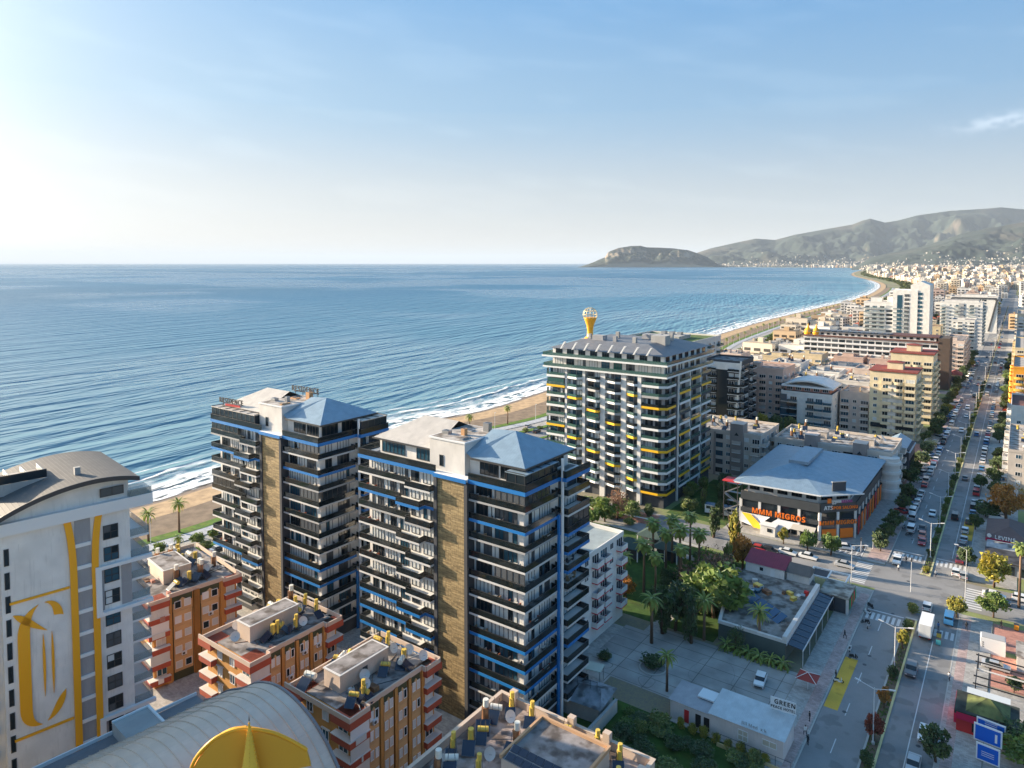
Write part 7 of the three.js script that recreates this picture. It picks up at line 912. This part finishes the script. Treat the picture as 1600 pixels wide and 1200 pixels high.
for (const [px, py, ry, k, c, l] of [
  [1188, 1068, NZ + Math.PI + 0.1, 'hatch', 'white', 'white hatchback alone on the concrete car park'], [1424, 1052, NZ + Math.PI, 'suv', 'grey', 'dark grey car driving behind the white truck'], [1445, 1152, NZ + Math.PI, 'sedan', 'white', 'white saloon stopped at the kerb by the kiosk'], [1427, 1200, NZ + Math.PI, 'sedan', 'silver', 'silver car below the dark street tree'], [1449, 952, NZ, 'hatch', 'white', 'white hatchback turning at the crossing'], [1402, 880, NZ + Math.PI, 'suv', 'white', 'white car waiting at the zebra crossing by the supermarket'], [1320, 886, 0, 'sedan', 'silver', 'silver saloon turning out of the cross street'], [1494, 898, NZ, 'hatch', 'white', 'white car with dark rear window beside the cafe crossing'], [1506, 903, NZ, 'hatch', 'silver', 'pale car half behind a lamp post by the cafe'], [1500, 878, NZ, 'sedan', 'maroon', 'dark red car parked by the cafe tree'], [1506, 846, NZ, 'sedan', 'silver', 'silver saloon parked by the grey awning'], [1503, 856, NZ, 'sedan', 'black', 'black saloon parked behind the silver saloon'], [1508, 832, NZ, 'hatch', 'white', 'white hatchback parked by the brown-roofed shop'], [1514, 818, NZ, 'hatch', 'grey', 'dark car parked under the small tree by the brown-roofed shop'],
  [1424, 830, NZ, 'van', 'white', 'white delivery van parked before the supermarket trees'], [1426, 812, NZ, 'van', 'silver', 'silver van parked ahead of the white delivery van'], [1441, 850, NZ + Math.PI, 'sedan', 'red', 'bright red car waiting in the queue at the crossing'], [1441, 840, NZ + Math.PI, 'hatch', 'orange', 'orange-red car waiting behind the red car'], [1441, 829, NZ + Math.PI, 'sedan', 'black', 'black car third in the queue at the crossing'],
  [1263, 873, 0, 'sedan', 'white', 'white saloon parked along the street wall'], [1231, 866, 0, 'sedan', 'white', 'white saloon parked beside the small yellowish tree'], [1203, 864, 0, 'hatch', 'black', 'black hatchback parked behind the white saloon on the cross street'], [1187, 861, 0, 'hatch', 'red', 'red hatchback parked on the cross street'], [1172, 858, 0, 'sedan', 'white', 'white saloon parked beside the orange autumn tree'], [1321, 858, 0.3, 'sedan', 'white', 'white saloon standing on the banded plaza'], [1560, 943, 0, 'sedan', 'black', 'black saloon behind the green bushy tree'], [1553, 934, 0, 'sedan', 'white', 'white saloon parked in the sunlit side street'], [1597, 940, 0, 'hatch', 'white', 'white hatchback behind the tall fan palm'], [1556, 1045, 0, 'sedan', 'silver', 'silver saloon parked under the black pergola'],
]) A2(px, py, (x, z) => car(x, z, ry, k, c, l));
{
  const r = rng(404), col = ['white', 'white', 'white', 'silver', 'silver', 'grey', 'black', 'red', 'blue'], ks = ['sedan', 'hatch', 'suv', 'sedan', 'van'], say = { white: 'white', silver: 'silver', grey: 'dark grey', black: 'black', red: 'red', blue: 'blue' };
  const put = (x, z, ry, where) => { const c = col[Math.floor(r() * col.length)], k = ks[Math.floor(r() * 5)]; car(x, z, ry, k, c, `${say[c]} ${k === 'suv' ? 'off-roader' : k === 'hatch' ? 'hatchback' : k === 'sedan' ? 'saloon' : 'van'} ${where}`, `${say[c]} ${k}s ${where}`); };
  for (let z = -232; z > -640; z -= 5.2) { if (z < -455 && z > -492) continue; if (r() < 0.82) put(-23.9 + (r() - 0.5) * 0.3, z, NZ + (r() < 0.15 ? Math.PI : 0), 'parked along the seaward kerb beyond the supermarket'); if (r() < 0.55) put(-26.9, z + 1.5, NZ + 0.9, 'parked slantwise on the seaward pavement'); }
  for (let z = -246; z > -640; z -= 5.6) { if (z < -455 && z > -492) continue; if (r() < 0.6) put(-9.4 + (r() - 0.5) * 0.3, z, NZ, 'parked along the inland kerb beyond the shop'); if (r() < 0.3) put(-3.6, z, 0.2, 'parked on the inland forecourts'); }
  for (let z = -232; z > -900; z -= 38) { if (r() < 0.7) put(-20 + r(), z - r() * 20, NZ + Math.PI, 'driving towards the crossing'); if (r() < 0.7) put(-13.4, z - r() * 20, NZ, 'driving away up the boulevard'); }
  for (let i = 0; i < 26; i++) { const z = -90 - i * 22 - r() * 10; put(coastX(z) + 52 + r() * 5, z, NZ + (r() < 0.5 ? Math.PI : 0), 'driving on the coast road'); if (r() < 0.5) put(coastX(z) + 44, z - 6, NZ, 'parked on the beach forecourt'); }
}
A2(1437, 1012, (x, z) => {                                                  // white box truck
  const t = thing('box_truck', 'white box truck driving on the boulevard beside the median', 'truck', -13.2, 0.045, -159.5); const bx = solid('cargo_box', M.whiteFrame, t, -1.1, 1.1, 0.9, 3.4, -3.4, 2.6); box('door', mat([0.6, 0.61, 0.61]), bx, -0.98, -0.03, -1.2, 1.2, 3.0, 3.04); box('door', mat([0.6, 0.61, 0.61]), bx, 0.03, 0.98, -1.2, 1.2, 3.0, 3.04); const cab = solid('cab', M.whiteFrame, t, -1.0, 1.0, 0.6, 2.5, -5.2, -3.5); box('windscreen', M.glassDark, cab, -0.9, 0.9, 0, 0.8, -0.9, -0.86); box('chassis', M.darkMetal, t, -0.9, 0.9, 0.5, 0.9, -5, 2.4); for (const z of [-4.4, 1.2]) for (const s of [-1, 1]) add('wheel', new THREE.CylinderGeometry(0.42, 0.42, 0.3, 14).rotateZ(Math.PI / 2), M.tyre, t, s * 0.9, 0.42, z); for (const s of [-1, 1]) box('tail_light', lampR, t, s * 0.8 - 0.15, s * 0.8 + 0.15, 0.65, 0.85, 2.6, 2.66);
});
A2(1470, 972, (x, z) => { const t = thing('small_van', 'bright blue small van crossing the junction', 'van', -9.9, 0.045, -168.5); const b = solid('body', CP.blue, t, -0.85, 0.85, 0.4, 1.3, -2.1, 2.1); const c = solid('cab', CP.blue, t, -0.82, 0.82, 1.3, 2.0, -1.6, 1.9); box('rear_window', M.glassDark, c, -0.7, 0.7, -0.2, 0.25, 1.76, 1.8); for (const s of [-1, 1]) box('side_window', M.glassDark, c, s * 0.83 - 0.01, s * 0.83 + 0.01, -0.25, 0.22, -1.4, 1.4); for (const z2 of [-1.3, 1.3]) for (const s of [-1, 1]) add('wheel', new THREE.CylinderGeometry(0.32, 0.32, 0.2, 14).rotateZ(Math.PI / 2), M.tyre, t, s * 0.75, 0.32, z2); });
A2(1128, 805, (x, z) => { const t = thing('coach', 'white coach with a blue roof parked in shade beside the supermarket stair', 'bus', x, 0, z, 0.15); const b = solid('body', M.whiteFrame, t, -4.8, 4.8, 0.5, 2.9, -1.2, 1.2); box('roof', M.solarBlue, b, -4.7, 4.7, 1.2, 1.35, -1.1, 1.1); for (const s of [-1, 1]) for (let i = 0; i < 6; i++) box('window', M.glassDark, b, -4.4 + i * 1.5, -3.1 + i * 1.5, 0.1, 0.95, s * 1.2 - 0.02, s * 1.2 + 0.02); for (const x2 of [-3, 3]) for (const s of [-1, 1]) add('wheel', new THREE.CylinderGeometry(0.5, 0.5, 0.3, 14).rotateX(Math.PI / 2), M.tyre, t, x2, 0.5, s * 1.0); });
// scooters
const scooterProto = (() => { const t = new THREE.Group(); for (const x of [-0.6, 0.62]) add('wheel', new THREE.TorusGeometry(0.22, 0.07, 6, 14), M.tyre, t, x, 0.29, 0); const b = bag(); b.box(-0.75, 0.1, 0.42, 0.72, -0.16, 0.16).box(-0.1, 0.5, 0.24, 0.34, -0.16, 0.16); b.tube([0.62, 0.29, 0], [0.42, 1.0, 0], 0.05); const bd = add('body', b.done(), M.black, t); box('leg_shield', M.black, t, 0.42, 0.52, 0.3, 0.85, -0.2, 0.2); box('seat', M.tyre, t, -0.7, 0.05, 0.73, 0.83, -0.14, 0.14); add('handlebar', limb([0.42, 1.0, -0.33], [0.42, 1.0, 0.33], 0.022), M.metal, t); return t; })();
[[1333, 1030, 0], [1328, 1018, 1], [1355, 960, 1], [1352, 975, 0], [1357, 982, 2], [1360, 950, 0], [1310, 1068, 1], [1544, 1000, 0], [1554, 1004, 1], [1420, 838, 0], [1412, 826, 2]].forEach(([px, py, c], i) => A2(px, py, (x, z) => { const t = scooterProto.clone(); t.name = numbered('scooter'); t.position.set(x, 0.14, z); t.rotation.y = 0.6 + i; scene.add(t); tag(t, c === 1 ? 'white-bodied scooter parked on the boulevard pavement' : c === 2 ? 'grey-bodied scooter parked on the boulevard pavement' : 'black scooter parked on the boulevard pavement', 'scooter', ['black', 'white', 'grey'][c] + ' scooters on the pavement'); for (const q of t.children) if (q.name === 'body' || q.name === 'leg_shield') q.material = [M.black, M.whiteFrame, CP.silver][c]; }));
// ================================================================ street lamps, signals
function lamp(x, z, label, group, h = 9) { const t = thing('street_lamp', label, 'street lamp', x, 0.15, z, 0, group); add('pole', limb([0, 0, 0], [0, h, 0], 0.11, 0.07, 8), M.pole, t); for (const s of [-1, 1]) { add('arm', limb([0, h - 0.2, 0], [s * 2.4, h + 0.5, 0], 0.05), M.pole, t); const hd = box('lamp_head', M.pole, t, s * 2.4 - 0.4, s * 2.4 + 0.5, h + 0.42, h + 0.56, -0.14, 0.14); hd.rotation.z = s * 0.2; } box('base', M.kerb, t, -0.25, 0.25, -0.1, 0.3, -0.25, 0.25); return t; }
for (const [z, l] of [[-118, 'white double-armed street lamp on the median by the bare stretch'], [-140.5, 'white double-armed street lamp on the median beside the yellow bus bay'], [-203, 'white double-armed street lamp on the median by the zebra crossing'], [-228, 'white double-armed street lamp on the median near the supermarket side wall']]) lamp(-16.4, z, l); for (let z = -256; z > -1000; z -= 28) if (!(z < -460 && z > -482)) lamp(-16.4, z, 'white double-armed street lamp further along the boulevard median', 'street lamps further along the median');
for (const [px, py, h, l, arm] of [[1330, 912, 9, 'curved lamp post at the supermarket crossing corner', 3], [1423, 925, 8, 'straight white post at the crossing centre', 0.01], [1508, 935, 11, 'tall white lamp post beside the cafe crossing', -2], [1345, 870, 5, 'traffic signal post at the banded plaza corner', 0.01], [1364, 858, 4, 'short white post by the supermarket pavement', 0.01]]) A2(px, py, (x, z) => { const t = thing('lamp_post', l, 'lamp post', x, 0.05, z); add('pole', limb([0, 0, 0], [0, h, 0], 0.09, 0.06), M.pole, t); if (Math.abs(arm) > 0.1) { add('arm', limb([0, h, 0], [arm, h + 0.8, 0], 0.05), M.pole, t); box('lamp_head', M.pole, t, arm - 0.4, arm + 0.4, h + 0.7, h + 0.85, -0.14, 0.14); } else box('signal_head', M.darkMetal, t, -0.15, 0.15, h - 0.9, h, 0.05, 0.3); });
{ // parasols and flags
  for (const [px, py, m, l] of [[1262, 1078, mat([0.30, 0.045, 0.035]), 'dark red square parasol with a white cross by the car park exit'], [1478, 596, M.red, 'bright red flag tent on the far boulevard pavement']]) A2(px, py, (x, z) => { const t = thing('parasol', l, 'parasol', x, 0, z); add('canopy', new THREE.ConeGeometry(2.4, 0.8, 4, 1).rotateY(Math.PI / 4), m, t, 0, 2.8, 0); add('pole', limb([0, 0, 0], [0, 2.8, 0], 0.05), M.pole, t); for (let i = 0; i < 4; i++) { const a = i * Math.PI / 2 + Math.PI / 4; add('rib', limb([0, 3.24, 0], [Math.sin(a) * 2.4, 2.44, Math.cos(a) * 2.4], 0.05), M.whiteFrame, t); } });
  for (const [px, py, c, l] of [[1467, 998, M.tankYellow, 'yellow bin at the kerb by the zebra crossing'], [1466, 1008, mat([0.05, 0.3, 0.35]), 'turquoise bin at the kerb by the zebra crossing'], [1588, 985, mat([0.8, 0.32, 0.02]), 'orange crate stand on the red paving']]) A2(px, py, (x, z) => { const t = thing('bin', l, 'bin', x, 0.13, z); box('body', c, t, -0.4, 0.4, 0.05, 1.1, -0.35, 0.35); box('lid', M.darkMetal, t, -0.43, 0.43, 1.1, 1.18, -0.38, 0.38); });
}
// ================================================================ people
{
  const build = (pose, cols) => {
    const N = 44, mc = new MarchingCubes(N, new THREE.MeshStandardMaterial(), false, false, 60000); mc.isolation = 0; const S = 2.0, st = pose;
    const J = { hip: [0, 0.92, 0], ch: [0, 1.32, 0.02], nk: [0, 1.46, 0.02], hd: [0, 1.62, 0.04] }, cap = [[J.hip, J.ch, 0.14, 0.16], [J.ch, J.nk, 0.09, 0.055], [J.nk, J.hd, 0.06, 0.095], [J.hd, [0, 1.66, 0.03], 0.1, 0.095]];
    for (const s of [-1, 1]) { const f = st * s; cap.push([[s * 0.09, 0.9, 0], [s * 0.1, 0.5, f * 0.22], 0.09, 0.065], [[s * 0.1, 0.5, f * 0.22], [s * 0.1, 0.08, f * 0.22 - 0.08 * Math.abs(st)], 0.062, 0.045], [[s * 0.1, 0.05, f * 0.22 - 0.08 * Math.abs(st)], [s * 0.11, 0.04, f * 0.22 + 0.12], 0.045, 0.035], [[s * 0.17, 1.38, 0.02], [s * 0.24, 1.1, -f * 0.12], 0.055, 0.042], [[s * 0.24, 1.1, -f * 0.12], [s * 0.23, 0.86, -f * 0.12 + 0.1], 0.04, 0.034]); }
    const sd = (p, [a, b, r0, r1]) => { const ba = b.map((v, i) => v - a[i]), pa = p.map((v, i) => v - a[i]), L = ba[0] ** 2 + ba[1] ** 2 + ba[2] ** 2, h = clamp((pa[0] * ba[0] + pa[1] * ba[1] + pa[2] * ba[2]) / L); return Math.hypot(pa[0] - ba[0] * h, pa[1] - ba[1] * h, pa[2] - ba[2] * h) - lerp(r0, r1, h); };
    for (let k = 0; k < N; k++) for (let j = 0; j < N; j++) for (let i = 0; i < N; i++) { const p = [(i / N * 2 - 1) * S / 2, (j / N) * S - 0.08, (k / N * 2 - 1) * S / 2]; let d = 9; for (const c of cap) { const e = sd(p, c), h = clamp(0.5 + 0.5 * (e - d) / 0.05); d = lerp(e, d, h) - 0.05 * h * (1 - h); } mc.field[k * N * N + j * N + i] = -d; }
    mc.update(); const n = mc.count, P = mc.positionArray.slice(0, n * 3), g = new THREE.BufferGeometry(), col = []; for (let i = 0; i < n; i++) { P[i * 3] *= S / 2; P[i * 3 + 1] = (P[i * 3 + 1] * 0.5 + 0.5) * S - 0.08; P[i * 3 + 2] *= S / 2; const y = P[i * 3 + 1], z = P[i * 3 + 2], x = Math.abs(P[i * 3]); const c = y > 1.49 ? (y > 1.64 || z < 0.02 ? [0.03, 0.02, 0.015] : [0.42, 0.26, 0.18]) : x > 0.19 && y < 0.95 ? [0.42, 0.26, 0.18] : y > 0.92 ? cols[0] : y > 0.1 ? cols[1] : [0.03, 0.03, 0.03]; col.push(...c); }
    g.setAttribute('position', new THREE.Float32BufferAttribute(P, 3)); g.setAttribute('color', new THREE.Float32BufferAttribute(col, 3)); g.computeVertexNormals(); return g;
  };
  const cl = [['dark clothes', [0.03, 0.03, 0.035], [0.02, 0.02, 0.03]], ['a white top and dark trousers', [0.65, 0.65, 0.63], [0.03, 0.03, 0.05]], ['a blue top and grey trousers', [0.06, 0.14, 0.32], [0.12, 0.12, 0.13]]], geos = cl.flatMap(c => [build(0, c.slice(1)), build(1, c.slice(1))]), pm = new THREE.MeshStandardMaterial({ vertexColors: true, roughness: 0.9 });
  [[1245, 985, 0], [1564, 983, 0], [1466, 985, 2], [1483, 1065, 1], [1499, 1140, 0], [1510, 985, 0], [1265, 1128, 0], [1258, 1150, 1], [1262, 1165, 0], [1320, 998, 0], [1404, 893, 1], [1522, 882, 0], [1462, 902, 1], [1349, 862, 0], [1407, 818, 0], [1416, 880, 0], [1306, 1062, 0], [1250, 856, 0], [1450, 738, 0], [1440, 735, 1], [1382, 840, 0]].forEach(([px, py, c], i) => A2(px, py, (x, z) => { const walk = i % 2, g = geos[c * 2 + walk], o = add('person', g, pm, scene, x, 0.1, z, i * 1.9); tag(o, `person in ${cl[c][0]} ${walk ? 'walking' : 'standing'} near the boulevard crossing`, 'person', `people in ${cl[c][0]} ${walk ? 'walking' : 'standing'}`); }));
}
// ================================================================ the far town
{
  const mk = (w, d, h, roof, seed) => {                                      // one plain far block: walls, recessed dark window bands, roof and roof clutter, in flat tones of its own
    const r = rng(seed), list = [], put = (g, c) => { const q = g.index ? g.toNonIndexed() : g, n = q.attributes.position.count, a = new Float32Array(n * 3); for (let i = 0; i < n; i++) a.set(c, i * 3); q.setAttribute('color', new THREE.BufferAttribute(a, 3)); q.deleteAttribute('uv'); list.push(q); };
    const bx = (x0, x1, y0, y1, z0, z1) => { const g = new THREE.BoxGeometry(x1 - x0, y1 - y0, z1 - z0); g.translate((x0 + x1) / 2, (y0 + y1) / 2, (z0 + z1) / 2); return g; };
    put(bx(-w / 2, w / 2, 0, h, -d / 2, d / 2), [1, 1, 1]); const fl = Math.floor(h / 3);
    for (let k = 0; k < fl; k++) { const y = 1 + k * 3; for (let i = 0; i < 3; i++) { const x = -w / 2 + w * (i + 0.5) / 3; put(bx(x - w * 0.11, x + w * 0.11, y, y + 1.5, d / 2 - 0.2, d / 2 + 0.06), [0.1, 0.11, 0.13]); const z = -d / 2 + d * (i + 0.5) / 3; put(bx(w / 2 - 0.2, w / 2 + 0.06, y, y + 1.5, z - d * 0.1, z + d * 0.1), [0.1, 0.11, 0.13]); put(bx(-w / 2 - 0.06, -w / 2 + 0.2, y, y + 1.5, z - d * 0.1, z + d * 0.1), [0.1, 0.11, 0.13]); } if (seed % 2) put(bx(-w * 0.42, w * 0.1, y - 0.9, y - 0.1, d / 2, d / 2 + 1.1), [0.95, 0.93, 0.9]); }
    if (roof === 'red') { const g = poly([[-w / 2 - 0.6, h, d / 2 + 0.6], [w / 2 + 0.6, h, d / 2 + 0.6], [w / 2 + 0.6, h, -d / 2 - 0.6], [-w / 2 - 0.6, h, -d / 2 - 0.6], [0, h + 2.8, 0]], [[0, 1, 4], [1, 2, 4], [2, 3, 4], [3, 0, 4]]); put(g, [0.52, 0.17, 0.11]); }
    else { put(bx(-w / 2 + 0.4, w / 2 - 0.4, h, h + 0.2, -d / 2 + 0.4, d / 2 - 0.4), [0.6, 0.56, 0.52]); put(bx(-1.8, 1.8, h, h + 2.6, -2, 1.5), [0.9, 0.88, 0.84]); for (let i = 0; i < 4; i++) { const x = (r() - 0.5) * w * 0.7, z = (r() - 0.5) * d * 0.7; put(bx(x - 0.7, x + 0.7, h, h + 1.6, z - 0.7, z + 0.7), [0.55, 0.55, 0.55]); } }
    return mergeGeometries(list);
  };
  const V = [mk(13, 15, 12, 'flat', 1), mk(12, 12, 9, 'red', 2), mk(16, 14, 17, 'flat', 3), mk(14, 18, 22, 'flat', 5), mk(11, 13, 7, 'red', 4), mk(20, 13, 14, 'flat', 7)];
  const tint = [['white', [0.74, 0.72, 0.68]], ['cream', [0.66, 0.58, 0.47]], ['pinkish', [0.64, 0.48, 0.40]], ['pale grey', [0.52, 0.51, 0.49]], ['tan', [0.58, 0.42, 0.26]]], mats = tint.map(t => new THREE.MeshStandardMaterial({ color: new THREE.Color().setRGB(...t[1]), vertexColors: true, roughness: 0.9 }));
  const vn = ['flat-roofed apartment block', 'red-roofed house', 'mid-rise apartment block', 'tall apartment block', 'small red-roofed house', 'broad apartment block'];
  const r = rng(900), spots = [];
  for (let z = -500; z > -12500;) {
    const dist = -z, step = dist < 1400 ? 22 : dist < 3500 ? 27 : dist < 7000 ? 40 : 60, x0 = coastX(z) + (dist < 1000 ? 84 : 120), x1 = dist < 950 ? -36 : 60 + dist * 0.05;
    for (let x = x0; x < x1; x += step * (0.85 + 0.35 * r())) {
      if (x > -34 && x < 2 && dist < 2400) continue; if (dist < 640 && x > -124) continue; if (dist < 960 && x > -118) continue; if (r() < 0.08) continue;
      spots.push([x + r() * 5, z + (r() - 0.5) * step * 0.5]);
    }
    z -= step * 0.95;
  }
  const fh = (x, z) => 0, inst = V.map(() => []); let n = 0;
  for (const [x, z] of spots) {
    const far = Math.hypot(x, z), v = far > 5200 ? [2, 3, 0, 5, 3, 2][Math.floor(r() * 6)] : Math.floor(r() * 6), ti = [0, 0, 0, 1, 1, 2, 3, 4][Math.floor(r() * 8)], s = far > 5200 ? 1.25 + r() * 0.8 : 0.85 + r() * 0.4, ry = (r() - 0.5) * (far < 2000 ? 0.3 : 1.4), sy = s * (0.8 + r() * 0.5);
    if (n < 300) { const o = add('town_building', V[v], mats[ti], scene, x, 0, z, ry); o.scale.set(s, sy, s); tag(o, `${tint[ti][0]} ${vn[v]} in the dense town beyond the white towers`, 'building', `${tint[ti][0]} ${vn[v]}s beyond the white towers`); n++; }
    else inst[v].push([x, 0, z, ry, s, sy, tint[ti][1]]);
  }
  // houses up the slopes of the hills
  for (const [at, cnt, tmax, u0, u1, sc] of [[frontHill, 1300, 0.42, 0.02, 0.75, 1.0], [backHill, 1500, 0.26, 0.06, 0.7, 1.5]]) for (let i = 0; i < cnt; i++) { const u = lerp(u0, u1, r()), t = tmax * Math.pow(r(), 1.8) * smooth(0.25, 0.6, fbm(u * 30, i * 0.01 + 4, 3, 0, 5)), p = at(u, t); if (p[1] < 0) continue; inst[[0, 2, 5, 3][i % 4]].push([p[0], p[1] - 3, p[2], r() * 3, sc * (0.7 + r() * 0.6), sc * (0.7 + r() * 0.5), tint[[0, 1, 3, 3][i % 4]][1].map(v => v * 0.8)]); }
  const vm = new THREE.MeshStandardMaterial({ vertexColors: true, roughness: 0.9 }), dummy = new THREE.Object3D(), cc = new THREE.Color();
  V.forEach((g, v) => { const L = inst[v]; if (!L.length) return; const im = shade(new THREE.InstancedMesh(g, vm, L.length)); im.name = numbered('distant_town'); L.forEach(([x, y, z, ry, s, sy, c], i) => { dummy.position.set(x, y, z); dummy.rotation.y = ry; dummy.scale.set(s, sy, s); dummy.updateMatrix(); im.setMatrixAt(i, dummy.matrix); const k = 0.8 + 0.3 * hash2(i, v, 3); im.setColorAt(i, cc.setRGB(c[0] * k, c[1] * k, c[2] * k)); }); tag(im, `mass of ${vn[v]}s in the distant town and on the hill slopes`, 'town', null, 'stuff'); scene.add(im); });
  // greenery between the far houses
  const tl = []; for (let i = 0; i < 5200; i++) { const d = 600 + Math.pow(r(), 1.4) * 7000, z = -d, x = lerp(coastX(z) + 60, 40 + d * 0.05, Math.pow(r(), 1.5)); if (x > -30 && x < 0) continue; if (d < 960 && x > -116) continue; tl.push([x, z, 4 + r() * 4]); }
  const cg = leafGeo(90, 0.5, 0.4, 0.5, 0.5, 0.2, 77, { tone: tones, clumps: 9 }), im = shade(new THREE.InstancedMesh(cg, new THREE.MeshStandardMaterial({ color: new THREE.Color().setRGB(0.085, 0.11, 0.035), vertexColors: true, side: THREE.DoubleSide, roughness: 1 }), tl.length)); im.name = numbered('distant_trees'); tl.forEach(([x, z, s], i) => { dummy.position.set(x, 0, z); dummy.rotation.y = i; dummy.scale.set(s * 1.3, s, s * 1.3); dummy.updateMatrix(); im.setMatrixAt(i, dummy.matrix); }); tag(im, 'scattered green trees between the far town houses', 'trees', null, 'stuff'); scene.add(im);
}
renderer.render(scene, camera);
